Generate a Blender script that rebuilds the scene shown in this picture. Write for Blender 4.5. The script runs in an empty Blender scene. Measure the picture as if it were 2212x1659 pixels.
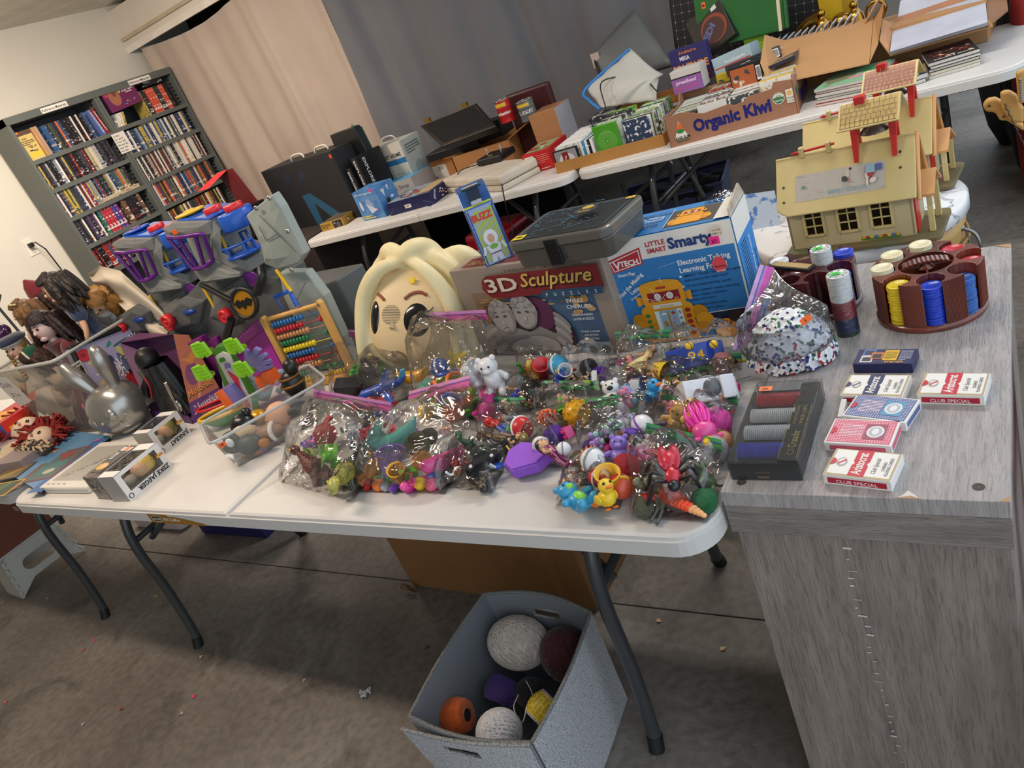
import bpy, math, random
from mathutils import Vector, Matrix, Euler, noise as mn
random.seed(7)
PI=math.pi; V=Vector
sc=bpy.context.scene; COL=sc.collection
# camera
FPX=1605.7; PITCH,ROLL,YAW=0.43333487,-0.40253958,-0.67087476
CAM=V((1.62771535,-0.80944453,1.52197997)); TW,TH=2212,1659
fw=V((math.sin(YAW)*math.cos(PITCH),math.cos(YAW)*math.cos(PITCH),-math.sin(PITCH)))
rt=V((math.cos(YAW),-math.sin(YAW),0)); up=rt.cross(fw)
CR=math.cos(ROLL)*rt+math.sin(ROLL)*up; CU=-math.sin(ROLL)*rt+math.cos(ROLL)*up
cam=bpy.data.cameras.new('camera'); cam.sensor_width=36; cam.lens=FPX/TW*36; cam.clip_start=.02
co=bpy.data.objects.new('camera',cam); COL.objects.link(co); sc.camera=co
co.matrix_world=Matrix.Translation(CAM)@Matrix((CR,CU,-fw)).transposed().to_4x4()
# light and exposure
w=bpy.data.worlds.new('world'); sc.world=w; w.use_nodes=True
w.node_tree.nodes['Background'].inputs[0].default_value=(.80,.90,1.0,1)
w.node_tree.nodes['Background'].inputs[1].default_value=1.15
sc.view_settings.view_transform='Standard'; sc.view_settings.look='None'
sc.view_settings.gamma=1; sc.view_settings.use_curve_mapping=False
sc.view_settings.exposure=0.5
def area(name,loc,tgt,sx,sy,power,col):
 l=bpy.data.lights.new(name,'AREA'); l.shape='RECTANGLE'; l.size=sx; l.size_y=sy; l.energy=power; l.color=col
 o=bpy.data.objects.new(name,l); COL.objects.link(o); o.location=loc
 o.rotation_euler=(V(tgt)-V(loc)).to_track_quat('-Z','Y').to_euler(); return o
area('ceiling_lamp_or_fill',(-.75,-.12,2.62),(-.75,.1,0),1.3,.16,24,(1,.80,.62))
area('ceiling_lamp_or_fill',(-2.6,1.7,2.62),(-3.2,2.1,0),1.3,.16,46,(1,.84,.70))
area('ceiling_lamp_or_fill',(.9,1.9,2.62),(.9,1.9,0),1.3,.16,22,(1,.93,.86))  # unseen fill strip, added to brighten the back and give the bags highlights
# pixel -> world helpers (points on real planes)
def ray(px,py): return fw+CR*((px-TW/2)/FPX)-CU*((py-TH/2)/FPX)
def P(px,py,z=.74):
 d=ray(px,py); return CAM+d*((z-CAM.z)/d.z)
def PY(px,py,y):
 d=ray(px,py); return CAM+d*((y-CAM.y)/d.y)
def PX(px,py,x):
 d=ray(px,py); return CAM+d*((x-CAM.x)/d.x)
def pr(p):
 d=V(p)-CAM; z=d.dot(fw); return V((TW/2+FPX*d.dot(CR)/z,TH/2-FPX*d.dot(CU)/z))
def zat(b,px,py,z0=0,z1=2.6):
 q=V((px,py)); best=(1e9,0)
 for i in range(521):
  z=z0+(z1-z0)*i/520; e=(pr((b.x,b.y,z))-q).length
  if e<best[0]: best=(e,z)
 return best[1]
# materials
def lin(h):
 h=h.lstrip('#'); c=[int(h[i:i+2],16)/255 for i in (0,2,4)]
 return tuple(x/12.92 if x<.04045 else ((x+.055)/1.055)**2.4 for x in c)+(1,)
MC={}
def mat(h,rough=.55,metal=0,var=.12,vs=9,bump=0,bs=60,coat=0,h2=None,spec=.5,stretch=None,sheen=0,thr=None):
 k=(h,rough,metal,var,vs,bump,bs,coat,h2,spec,stretch,sheen,thr)
 if k in MC: return MC[k]
 m=bpy.data.materials.new('surface'); m.use_nodes=True; nt=m.node_tree; N=nt.nodes; L=nt.links
 b=N['Principled BSDF']; c=lin(h)
 b.inputs['Roughness'].default_value=rough; b.inputs['Metallic'].default_value=metal
 b.inputs['Coat Weight'].default_value=coat; b.inputs['Specular IOR Level'].default_value=spec
 b.inputs['Sheen Weight'].default_value=sheen
 tc=N.new('ShaderNodeTexCoord'); mp=N.new('ShaderNodeMapping'); L.new(tc.outputs['Object'],mp.inputs[0])
 if stretch: mp.inputs['Scale'].default_value=stretch
 nz=N.new('ShaderNodeTexNoise'); nz.inputs['Scale'].default_value=vs; nz.inputs['Detail'].default_value=5
 L.new(mp.outputs[0],nz.inputs['Vector'])
 cr=N.new('ShaderNodeValToRGB')
 d=lin(h2) if h2 else tuple(x*(1-var) for x in c[:3])+(1,)
 e=c if h2 else tuple(min(1,x*(1+var*.5)) for x in c[:3])+(1,)
 lo,hi=thr or (.3,.7)
 cr.color_ramp.elements[0].color=d; cr.color_ramp.elements[0].position=lo
 cr.color_ramp.elements[1].color=e; cr.color_ramp.elements[1].position=hi
 L.new(nz.outputs[0],cr.inputs[0]); L.new(cr.outputs[0],b.inputs['Base Color'])
 if bump:
  n2=N.new('ShaderNodeTexNoise'); n2.inputs['Scale'].default_value=bs; n2.inputs['Detail'].default_value=3
  L.new(mp.outputs[0],n2.inputs['Vector'])
  bp=N.new('ShaderNodeBump'); bp.inputs['Strength'].default_value=bump; bp.inputs['Distance'].default_value=.01
  L.new(n2.outputs[0],bp.inputs['Height']); L.new(bp.outputs[0],b.inputs['Normal'])
 MC[k]=m; return m
def clear(h='#ffffff',milk=0.0,rough=.08,gl=.5,bump=.35,bs=28):
 """thin clear or milky plastic sheet"""
 k=('clear',h,milk,rough,gl,bump,bs)
 if k in MC: return MC[k]
 m=bpy.data.materials.new('clear_plastic'); m.use_nodes=True; nt=m.node_tree; N=nt.nodes; L=nt.links
 N.remove(N['Principled BSDF']); out=N['Material Output']
 tr=N.new('ShaderNodeBsdfTransparent'); tr.inputs[0].default_value=lin(h)
 df=N.new('ShaderNodeBsdfDiffuse'); df.inputs[0].default_value=lin(h)
 gs=N.new('ShaderNodeBsdfGlossy'); gs.inputs['Roughness'].default_value=rough
 fr=N.new('ShaderNodeFresnel'); fr.inputs[0].default_value=1.45
 mu=N.new('ShaderNodeMath'); mu.operation='MULTIPLY_ADD'; mu.inputs[1].default_value=gl*1.6; mu.inputs[2].default_value=gl*.05
 L.new(fr.outputs[0],mu.inputs[0])
 m1=N.new('ShaderNodeMixShader'); m1.inputs[0].default_value=milk; L.new(tr.outputs[0],m1.inputs[1]); L.new(df.outputs[0],m1.inputs[2])
 m2=N.new('ShaderNodeMixShader'); L.new(mu.outputs[0],m2.inputs[0]); L.new(m1.outputs[0],m2.inputs[1]); L.new(gs.outputs[0],m2.inputs[2])
 if bump:
  tc=N.new('ShaderNodeTexCoord'); nz=N.new('ShaderNodeTexNoise'); nz.inputs['Scale'].default_value=bs; nz.inputs['Detail'].default_value=2
  nz.inputs['Distortion'].default_value=1.5
  L.new(tc.outputs['Object'],nz.inputs['Vector']); bp=N.new('ShaderNodeBump'); bp.inputs['Strength'].default_value=bump; bp.inputs['Distance'].default_value=.02
  L.new(nz.outputs[0],bp.inputs['Height']); L.new(bp.outputs[0],gs.inputs['Normal']); L.new(bp.outputs[0],fr.inputs['Normal'])
 L.new(m2.outputs[0],out.inputs[0]); MC[k]=m; return m
# mesh builder
class MB:
 def __init__(s): s.v=[]; s.f=[]; s.m=[]; s.s=[]; s.T=Matrix()
 def add(s,vs,fs,mi=0,sm=False):
  n=len(s.v); s.v+=[s.T@V(v) for v in vs]
  for f in fs: s.f.append([i+n for i in f]); s.m.append(mi); s.s.append(sm)
  return s
 def box(s,x0,y0,z0,x1,y1,z1,mi=0):
  return s.add([(x0,y0,z0),(x1,y0,z0),(x1,y1,z0),(x0,y1,z0),(x0,y0,z1),(x1,y0,z1),(x1,y1,z1),(x0,y1,z1)],
   [(0,3,2,1),(4,5,6,7),(0,1,5,4),(1,2,6,5),(2,3,7,6),(3,0,4,7)],mi)
 def hexa(s,b,t,mi=0):
  return s.add(list(b)+list(t),[(0,3,2,1),(4,5,6,7),(0,1,5,4),(1,2,6,5),(2,3,7,6),(3,0,4,7)],mi)
 def cyl(s,p0,p1,r0,r1=None,n=14,mi=0,caps=True):
  return s.tube([p0,p1],[r0,r0 if r1 is None else r1],n,mi,caps)
 def tube(s,pts,r,n=8,mi=0,caps=True,closed=False):
  pts=[V(p) for p in pts]; k=len(pts); rr=r if isinstance(r,(list,tuple)) else [r]*k
  vs=[];fs=[];a=None
  for i,p in enumerate(pts):
   d=(pts[(i+1)%k]-pts[i-1]) if closed else (pts[min(i+1,k-1)]-pts[max(i-1,0)])
   if d.length<1e-9: d=V((0,0,1))
   d.normalize()
   if a is None: a=d.orthogonal().normalized()
   else:
    a=a-d*a.dot(d); a=a.normalized() if a.length>1e-6 else d.orthogonal().normalized()
   b=d.cross(a)
   for j in range(n):
    t=2*PI*j/n; vs.append(p+(a*math.cos(t)+b*math.sin(t))*rr[i])
  for i in range(k if closed else k-1):
   i2=(i+1)%k
   for j in range(n): fs.append((i*n+j,i*n+(j+1)%n,i2*n+(j+1)%n,i2*n+j))
  s.add(vs,fs,mi,True)
  if caps and not closed:
   s.add(vs[:n],[tuple(range(n))[::-1]],mi); s.add(vs[-n:],[tuple(range(n))],mi)
  return s
 def sph(s,c,r,n=14,m=9,mi=0,R=None,e=1.0):
  r=(r,r,r) if not isinstance(r,(tuple,list)) else r; vs=[];fs=[];c=V(c)
  def sg(x): return math.copysign(abs(x)**e,x)
  for i in range(m+1):
   ph=-PI/2+PI*i/m
   for j in range(n):
    t=2*PI*j/n; q=V((r[0]*sg(math.cos(ph))*sg(math.cos(t)),r[1]*sg(math.cos(ph))*sg(math.sin(t)),r[2]*sg(math.sin(ph))))
    if R is not None: q=R@q
    vs.append(c+q)
  for i in range(m):
   for j in range(n): fs.append((i*n+j,i*n+(j+1)%n,(i+1)*n+(j+1)%n,(i+1)*n+j))
  return s.add(vs,fs,mi,True)
 def lathe(s,prof,n=24,c=(0,0,0),mi=0,sm=True):
  vs=[];fs=[];k=len(prof)
  for r,z in prof:
   for j in range(n): t=2*PI*j/n; vs.append((c[0]+r*math.cos(t),c[1]+r*math.sin(t),c[2]+z))
  for i in range(k-1):
   for j in range(n): fs.append((i*n+j,i*n+(j+1)%n,(i+1)*n+(j+1)%n,(i+1)*n+j))
  return s.add(vs,fs,mi,sm)
 def prism(s,poly,z0,z1,mi=0):
  n=len(poly); a=sum(poly[i][0]*poly[(i+1)%n][1]-poly[(i+1)%n][0]*poly[i][1] for i in range(n))
  if a<0: poly=poly[::-1]
  vs=[(x,y,z0) for x,y in poly]+[(x,y,z1) for x,y in poly]
  return s.add(vs,[tuple(range(n))[::-1],tuple(range(n,2*n))]+[(i,(i+1)%n,(i+1)%n+n,i+n) for i in range(n)],mi)
 def grid(s,nu,nv,fn,mi=0,sm=True,wrap=False):
  vs=[fn(i/nu,j/nv) for j in range(nv+1) for i in range(nu+1)]
  return s.add(vs,[(j*(nu+1)+i,j*(nu+1)+i+1,(j+1)*(nu+1)+i+1,(j+1)*(nu+1)+i) for j in range(nv) for i in range(nu)],mi,sm)
def RZ(a): return Matrix.Rotation(a,4,'Z')
def RX(a): return Matrix.Rotation(a,4,'X')
def RY(a): return Matrix.Rotation(a,4,'Y')
def TR(x,y,z): return Matrix.Translation((x,y,z))
def obj(name,mb,mats,parent=None,bev=0,seg=2,sub=0,solid=0,kind=None,label=None):
 me=bpy.data.meshes.new(name); me.from_pydata([tuple(v) for v in mb.v],[],mb.f)
 me.polygons.foreach_set('material_index',mb.m); me.polygons.foreach_set('use_smooth',mb.s)
 for m in (mats if isinstance(mats,(list,tuple)) else [mats]): me.materials.append(m)
 me.update(); o=bpy.data.objects.new(name,me); COL.objects.link(o)
 if parent is not None: o.parent=parent
 if solid: d=o.modifiers.new('s','SOLIDIFY'); d.thickness=solid; d.offset=0
 if bev: d=o.modifiers.new('b','BEVEL'); d.width=bev; d.segments=seg; d.limit_method='ANGLE'; d.angle_limit=.7; d.harden_normals=False
 if sub: d=o.modifiers.new('u','SUBSURF'); d.levels=sub; d.render_levels=sub
 if kind: o['kind']=kind
 if label: o['label']=label
 return o
def tag(o,label,cat,group=None):
 o['label']=label; o['category']=cat
 if group: o['group']=group
 return o
def thing(name,label,cat,loc=(0,0,0),rz=0,group=None,rot=None):
 o=bpy.data.objects.new(name,None); COL.objects.link(o); o.empty_display_size=.05
 o.location=loc; o.rotation_euler=rot or (0,0,rz); return tag(o,label,cat,group)
def struct(name,mb,m,**k): return obj(name,mb,m,kind='structure',**k)
# flat print on faces
TC={}
def text_mesh(s,bold=0,shear=0):
 k=(s,bold,shear)
 if k in TC: return TC[k]
 c=bpy.data.curves.new('t','FONT'); c.body=s; c.size=1; c.resolution_u=2; c.offset=bold; c.shear=shear
 o=bpy.data.objects.new('t',c); me=o.to_mesh()
 vs=[v.co.copy() for v in me.vertices]; fs=[tuple(p.vertices) for p in me.polygons]; o.to_mesh_clear()
 bpy.data.objects.remove(o); bpy.data.curves.remove(c)
 x1=max([v.x for v in vs] or [1]); x0=min([v.x for v in vs] or [0]); TC[k]=(vs,fs,x0,x1); return TC[k]
class Art:
 """flat print lying on a face: local frame (origin, u, v)"""
 def __init__(s,parent,o,u,v,name='printed_face',lift=.0004):
  s.p=parent; s.o=V(o); s.u=V(u).normalized(); s.v=V(v).normalized(); s.n=s.u.cross(s.v); s.k=lift; s.mb=MB(); s.ms=[]; s.name=name
 def mi(s,m):
  if isinstance(m,str): m=mat(m,.45,var=.04)
  if m not in s.ms: s.ms.append(m)
  return s.ms.index(m)
 def at(s,x,y): return s.o+s.u*x+s.v*y+s.n*s.k
 def poly(s,pts,m):
  n=len(pts); a=sum(pts[i][0]*pts[(i+1)%n][1]-pts[(i+1)%n][0]*pts[i][1] for i in range(n))
  if a<0: pts=pts[::-1]
  s.mb.add([s.at(*p) for p in pts],[tuple(range(n))],s.mi(m)); s.k+=.00012; return s
 def rect(s,x0,y0,x1,y1,m): return s.poly([(x0,y0),(x1,y0),(x1,y1),(x0,y1)],m)
 def ell(s,cx,cy,rx,ry,m,n=20,rot=0,a0=0,a1=2*PI):
  c,d=math.cos(rot),math.sin(rot); q=[]
  for i in range(n): t=a0+(a1-a0)*i/n; x,y=rx*math.cos(t),ry*math.sin(t); q.append((cx+x*c-y*d,cy+x*d+y*c))
  return s.poly(q,m)
 def line(s,x0,y0,x1,y1,w,m):
  dx,dy=x1-x0,y1-y0; l=math.hypot(dx,dy) or 1; a,b=-dy/l*w/2,dx/l*w/2
  return s.poly([(x0+a,y0+b),(x0-a,y0-b),(x1-a,y1-b),(x1+a,y1+b)],m)
 def text(s,t,x,y,size,m,w=None,bold=.015,shear=0,rot=0):
  vs,fs,x0,x1=text_mesh(t,bold,shear); sx=(w/(x1-x0)) if w else size; c,d=math.cos(rot),math.sin(rot)
  q=[((v.x-x0)*sx,v.y*size) for v in vs]
  s.mb.add([s.at(x+a*c-b*d,y+a*d+b*c) for a,b in q],fs,s.mi(m)); s.k+=.00012; return s
 def lines(s,x,y,w,h,n,m,frac=.5,seed=1):
  """rows of tiny unreadable print as short bars"""
  r=random.Random(seed); mi=s.mi(m)
  for i in range(n):
   yy=y+h*(1-(i+.7)/n); xx=x; e=x+w*(1 if i<n-1 else .6)
   while xx<e:
    l=min(w*r.uniform(.04,.14),e-xx); s.mb.add([s.at(xx,yy),s.at(xx+l,yy),s.at(xx+l,yy+h/n*frac),s.at(xx,yy+h/n*frac)],[(0,1,2,3)],mi); xx+=l+w*.02
  s.k+=.00012; return s
 def blobs(s,x,y,w,h,n,cols,r=.1,seed=1):
  q=random.Random(seed)
  for i in range(n):
   rx=w*r*q.uniform(.5,1.5); cx=x+q.uniform(rx,w-rx) ; cy=y+h*q.uniform(.12,.88); ry=min(h*r*q.uniform(.6,1.6),cy-y,y+h-cy)
   s.ell(cx,cy,rx,max(ry,.002),q.choice(cols),9,q.uniform(0,3) if abs(rx-ry)<.3*rx else 0)
  return s
 def bars(s,x,y,w,h,m='#111111',bg='#eeeeee',n=16,seed=3):
  s.rect(x,y,x+w,y+h,bg); r=random.Random(seed); mi=s.mi(m)
  for i in range(n):
   xx=x+w*(.08+.84*i/n); ww=w*.84/n*r.choice((.35,.6,.8)); s.mb.add([s.at(xx,y+h*.15),s.at(xx+ww,y+h*.15),s.at(xx+ww,y+h*.9),s.at(xx,y+h*.9)],[(0,1,2,3)],mi)
  s.k+=.00012; return s
 def done(s,name=None,label=None): return obj(name or s.name,s.mb,s.ms,s.p,label=label)
class Box:
 """carton: origin at its front-left-bottom corner, x along front, y into depth"""
 def __init__(s,name,label,cat,A,w,d,h,m,rz=0,bev=.0015,group=None,rot=None,part='carton'):
  s.w,s.d,s.h=w,d,h; s.t=thing(name,label,cat,A,rz,group,rot)
  s.body=obj(part,MB().box(0,0,0,w,d,h),m,s.t,bev=bev)
 def front(s,n='printed_front'): return Art(s.t,(0,0,0),(1,0,0),(0,0,1),n)
 def top(s,n='printed_top'): return Art(s.t,(0,0,s.h),(1,0,0),(0,1,0),n)
 def right(s,n='printed_side'): return Art(s.t,(s.w,0,0),(0,1,0),(0,0,1),n)
 def left(s,n='printed_end'): return Art(s.t,(0,s.d,0),(0,-1,0),(0,0,1),n)
def ab(pa,pb,z=.74):
 a,b=P(*pa,z),P(*pb,z); d=b-a; return a,d.length,math.atan2(d.y,d.x)
def sticker(parent,o,u,v,h,txt=None,w=.018,hh=.013,name='price_sticker'):
 a=Art(parent,o,u,v,name,.0012); a.rect(0,0,w,hh,h)
 if txt: a.text(txt,w*.15,hh*.25,hh*.6,'#222222',w=w*.6)
 return a.done()
# SETTING
def floor_mat():
 m=mat('#8d8983',.62,var=.2,vs=1.7,bump=.25,bs=45); nt=m.node_tree; N=nt.nodes; L=nt.links; b=N['Principled BSDF']
 tc=[n for n in N if n.type=='TEX_COORD'][0]; base=[n for n in N if n.type=='VALTORGB'][0]
 base.color_ramp.elements[0].color=lin('#645c54'); base.color_ramp.elements[1].color=lin('#8e8880')
 n1=N.new('ShaderNodeTexNoise'); n1.inputs['Scale'].default_value=3.2; n1.inputs['Detail'].default_value=8; n1.inputs['Roughness'].default_value=.65; n1.inputs['Distortion'].default_value=.6
 L.new(tc.outputs['Object'],n1.inputs['Vector'])
 r1=N.new('ShaderNodeValToRGB'); r1.color_ramp.elements[0].position=.52; r1.color_ramp.elements[1].position=.68
 L.new(n1.outputs[0],r1.inputs[0])
 mx=N.new('ShaderNodeMix'); mx.data_type='RGBA'; mx.inputs['B'].default_value=lin('#4d443c')
 mm=N.new('ShaderNodeMath'); mm.operation='MULTIPLY'; mm.inputs[1].default_value=.75; L.new(r1.outputs[0],mm.inputs[0])
 L.new(mm.outputs[0],mx.inputs['Factor']); L.new(base.outputs[0],mx.inputs['A'])
 n2=N.new('ShaderNodeTexNoise'); n2.inputs['Scale'].default_value=38; n2.inputs['Detail'].default_value=4; L.new(tc.outputs['Object'],n2.inputs['Vector'])
 r2=N.new('ShaderNodeValToRGB'); r2.color_ramp.elements[0].position=.3; r2.color_ramp.elements[0].color=(.62,.6,.58,1); r2.color_ramp.elements[1].position=.62; r2.color_ramp.elements[1].color=(1,1,1,1)
 L.new(n2.outputs[0],r2.inputs[0]); m2=N.new('ShaderNodeMix'); m2.data_type='RGBA'; m2.blend_type='MULTIPLY'; m2.inputs['Factor'].default_value=.8
 L.new(mx.outputs['Result'],m2.inputs['A']); L.new(r2.outputs[0],m2.inputs['B']); L.new(m2.outputs['Result'],b.inputs['Base Color'])
 return m
FM=floor_mat()
ft=bpy.data.objects.new('floor',None); COL.objects.link(ft); ft['kind']='structure'
g=.0022
slab_i=0
xs=[-4.3,-2.05,.02,2.6,6.5]; ys=[-4.2,-1.9,.49,2.42,5.9]
for i in range(4):
 for j in range(4):
  if j<3 and i==2: continue
  if j<3 and i==1:
   obj('concrete_slab',MB().box(xs[1]+g,ys[j]+g,-.12,xs[3]-g,ys[j+1]-g,0),FM,ft,bev=.002); continue
  obj('concrete_slab',MB().box(xs[i]+g,ys[j]+g,-.12,xs[i+1]-g,ys[j+1]-g,0),FM,ft,bev=.002)
obj('joint_fill',MB().box(-4.3,-4.2,-.1,6.5,5.9,-.008),mat('#4a4540',.9),ft)
WM=mat('#d9d4c6',.7,var=.03,vs=2,bump=.05,bs=120)
struct('wall_left',MB().box(-4.32,-4,0,-4.2,5.9,2.8),WM)
struct('wall_back',MB().box(-4.32,5.6,0,1.3,5.75,2.8),mat('#a39c94',.8))
struct('wall_front',MB().box(-4.32,-4.1,0,.9,-4,2.8),WM)  # out of view; lengthened to keep sky light from under the table
struct('ceiling',MB().box(-4.32,-4,2.7,2.1,5.75,2.8),mat('#e0dcd0',.8,bump=.1,bs=90))
s_=MB(); s_.box(-4.2,3.62,2.36,-1.2,3.74,2.66,0); struct('trim_1',s_,mat('#d8cfc2',.6,var=.03))
s_=MB(); s_.box(-4.2,3.595,2.43,-1.2,3.62,2.455,0); struct('trim_2',s_,mat('#b9ab90',.6))
s_=MB(); s_.box(-4.2,3.60,2.34,-1.2,3.62,2.385,0); struct('trim_3',s_,mat('#e4ddd2',.5))
struct('closet_dark_backing',MB().box(-4.2,4.3,0,-1.2,4.4,2.7),mat('#2a2422',.9))  # added backing; its dark colour stands for shade in the gap above the cloth
def curtain(name,label,x0,x1,y0,y1,zb,zt,m,amp,freq,seed,n=150,sag=0):
 r=random.Random(seed); ph=[r.uniform(0,6) for _ in range(6)]
 mb=MB()
 def fn(u,v):
  x=x0+(x1-x0)*u; z=(zb(u) if callable(zb) else zb)*(1-v)+(zt(u) if callable(zt) else zt)*v
  y=y0+(y1-y0)*u; a=amp*(1.15-v*.75)
  d=math.sin(u*freq+ph[0]+v*1.2)*.5+math.sin(u*freq*2.3+ph[1]-v*.9)*.3+math.sin(u*freq*4.7+ph[2]+v*2)*.14
  d+=mn.noise((u*9,v*5,seed))*.35
  return (x+.03*math.sin(v*3+u*20),y+a*d,z)
 mb.grid(n,26,fn); o=obj(name,mb,m); tag(o,label,'curtain'); return o
cm=mat('#b7a698',.8,var=.06,vs=3,bump=.12,bs=9,sheen=.2)
gm=mat('#6c6c70',.75,var=.06,vs=3,bump=.12,bs=9,sheen=.2)
curtain('drop_cloth','beige fabric sheet hung across the closet beside the bookcases',-4.12,-2.16,3.66,3.72,.1,lambda u:2.36-.07*math.sin(PI*min(1,u*1.5))-.01,cm,.07,16,2)
curtain('privacy_curtain','grey fabric sheet hung behind the back tables',-2.2,.85,3.74,4.5,lambda u:.42-.2*u,2.5,gm,.08,24,5,220)
mb=MB()
ca_,cb_2=PX(0,58,-4.19),PX(232,0,-4.19)
mb.grid(40,12,lambda u,v:ca_.lerp(cb_2,-2+4*u)+V((1.5*v,0,.12*v-.05*math.sin(PI*v)-.015*math.sin(u*50)*v)))
tag(obj('ceiling_cloth',mb,cm),'beige sheet slung under the ceiling above the left wall','cloth')
mb=MB(); c=PX(308,22,-4.05)
def lump(u,v):
 th=2*PI*u; ph=-PI/2+PI*v; r=.12*(1+.3*mn.noise((math.cos(th)*2,math.sin(th)*2,v*4)))
 return (c.x+r*math.cos(ph)*math.cos(th),c.y+r*1.1*math.cos(ph)*math.sin(th),c.z+r*1.15*math.sin(ph))
mb.grid(28,18,lump); mb.tube([c+V((0,.02,.05)),c+V((.05,.18,.13)),c+V((.1,.42,.25)),c+V((.15,.7,.34))],[.05,.06,.045,.04],10)
tag(obj('bin_bag',mb,mat('#0c0c0e',.25,bump=.8,bs=22)),'crumpled black plastic bag stuffed in the upper wall corner','bag')
oc=PX(66,534,-4.2)
t=thing('wall_outlet','white wall outlet with black plug left of the bookcases','outlet',oc,PI/2)
obj('cover_plate',MB().box(-.037,0,-.06,.037,.006,.06),mat('#e8e2d4',.4),t,bev=.002); t.scale=(1,-1,1)
obj('plug',MB().box(-.016,.006,-.005,.016,.04,.028),mat('#151515',.5),t,bev=.004)
obj('socket',MB().box(-.014,.006,-.045,.014,.009,-.016),mat('#cfc8b8',.4),t,bev=.002)
mb=MB(); mb.tube([oc+V((.035,0,.01)),oc+V((.06,.02,.02)),oc+V((.07,.05,-.05)),oc+V((.05,.07,-.2)),oc+V((.05,.08,-.45)),oc+V((.04,.06,-.9))],.005,6)
tag(obj('power_cord',mb,mat('#141414',.5)),'black cord hanging from the white wall outlet','cord')
# BOOKCASES
SH='#5d625e'
shm=mat(SH,.5,var=.05,bump=.03,bs=200); shd=mat('#3f4346',.6,var=.05)
def bookcase(label,x,y0,y1,xb,shelves,htop=2.13):
 t=thing('bookcase',label,'bookcase',(x,y0,0),0)
 W_=y1-y0; D=x-xb; f=.022
 for yy in (0,W_-f):
  obj('side_panel',MB().box(-D,yy,0,0,yy+f,htop),shm,t,bev=.001)
 obj('back_panel',MB().box(-D,f,0,-D+.01,W_-f,htop-.02),shd,t)
 obj('top_panel',MB().box(-D,0,htop-.05,.004,W_,htop),shm,t,bev=.002)
 for z in shelves: obj('shelf',MB().box(-D+.012,f,z-.03,-.003,W_-f,z),shm,t,bev=.001)
 for yy in (f,W_-f-.004):          # slotted standards
  mb=MB()
  for i in range(66): mb.box(-.075,yy+(.0005 if yy<.1 else -.0005),.12+i*.03,-.05,yy+.0045,.12+i*.03+.012)
  obj('slot_strip',mb,mat('#17191b',.7),t,kind='stuff')
 a=Art(t,(.004,W_*.38 if y0<2.5 else W_*.42,htop-.046),(0,1,0),(0,0,1),'name_plate',.001); a.rect(0,0,.21,.036,'#e9e4da'); a.text('Reference Materials',.008,.009,.026,'#222222',w=.19); a.done()
 return t
SX=-3.9; SB=-4.18
Yl0,Yl1,Yr1=2.2,2.915,3.655
def shz(pts,x=SX): return [PX(px,py,x).z for px,py in pts]
lz=shz([(60,352),(103,413),(142,475),(184,533),(225,592)])
rz_=shz([(252,277),(288,333),(320,392),(354,446)])

lz=[lz[0],lz[1],lz[2],lz[3],lz[4],.62,.3,.08]; rz_=rz_+[rz_[3]-.235,rz_[3]-.47,.45,.08]
bookcase('grey steel bookcase nearest the wall outlet, yellow box on its top shelf',SX,Yl0,Yl1,SB,lz)
bookcase('grey steel bookcase beside the beige sheet, purple box on its top shelf',SX,Yl1+.003,Yr1,SB,rz_)
t=thing('paper_note','handwritten white paper taped across both bookcases','note',(SX+.006,Yl1-.06,PX(272,330,SX).z-.0))
obj('sheet',MB().box(0,0,-.0,.0015,.115,.15),mat('#dcd8cf',.7,var=.02),t)
a=Art(t,(.0016,.01,.0),(0,1,0),(0,0,1),'handwriting');[a.text(s,.0,.122-.022*i,.017,'#222222',w=w_) for i,(s,w_) in enumerate((('DVDS',.05),('$1 each',.07),('5 for $4',.08),('Blu-ray $2',.085),('see me',.07),('for sets',.06)))];a.done()
PAL=['#1b1b1f','#15161a','#2a2a30','#e6e0d6','#d8cfc0','#3d3f49','#5a2e2a','#8c2420','#23395f','#31507a','#7d6a3a','#b7a24a','#c9c2b4','#44553d','#6a4d3c','#9c8f80','#202020','#34343c','#a8a49c','#c7643a','#5b3a66','#7d8a96']
def spine(h,h2,sc_): return mat(h,.35,h2=h2,vs=sc_,thr=(.40,.44),stretch=(1,.35,1.0))
SP=[]
_r=random.Random(3)
for i,c_ in enumerate(PAL): SP.append(spine(c_,_r.choice(['#d8d2c8','#c8a860','#9a9aa2','#7a3a3a','#101014','#c8c2b8','#3a4a6a','#d8d4cc']),_r.choice([30,45,60])))
for c_ in ['#6d2f7c','#2c6a62','#b02f3e','#3b3f86','#4a6fb0','#5f9a52','#c9543c','#e0b840']: SP.append(spine(c_,'#ded6cc',45))
CASEM={}
def case_mesh(w,h,d):
 k=(round(w,4),h,d)
 if k not in CASEM:
  mb=MB().box(-d,0,0,0,w*.93,h); me=bpy.data.meshes.new('dvd_case'); me.from_pydata([tuple(v) for v in mb.v],[],mb.f); me.materials.append(SP[0]); CASEM[k]=me
 return CASEM[k]
NCASE=[0]
def row(x,y0,y1,z,label,group,h=.19,d=.135,lean=0,cols=None,seed=1,name='dvd_case',cat='dvd case',wr=(.0125,.0145,.0145,.0145,.022),back=.02):
 r=random.Random(seed); y=y0
 while y<y1:
  w_=r.choice(wr)
  if y+w_>y1: break
  me=case_mesh(w_,h,d); o=bpy.data.objects.new(name,me); COL.objects.link(o)
  o.location=(x-back+r.uniform(-.006,.004),y,z+.0005); o.rotation_euler=(lean,0,0); o.scale.z=r.choice((1,1,1,.995,.9 if r.random()<.15 else 1))
  o.material_slots[0].link='OBJECT'; o.material_slots[0].material=SP[(r.choice(cols) if cols else r.randrange(len(PAL)))]
  tag(o,label,cat,group); y+=w_+.0006; NCASE[0]+=1
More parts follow.
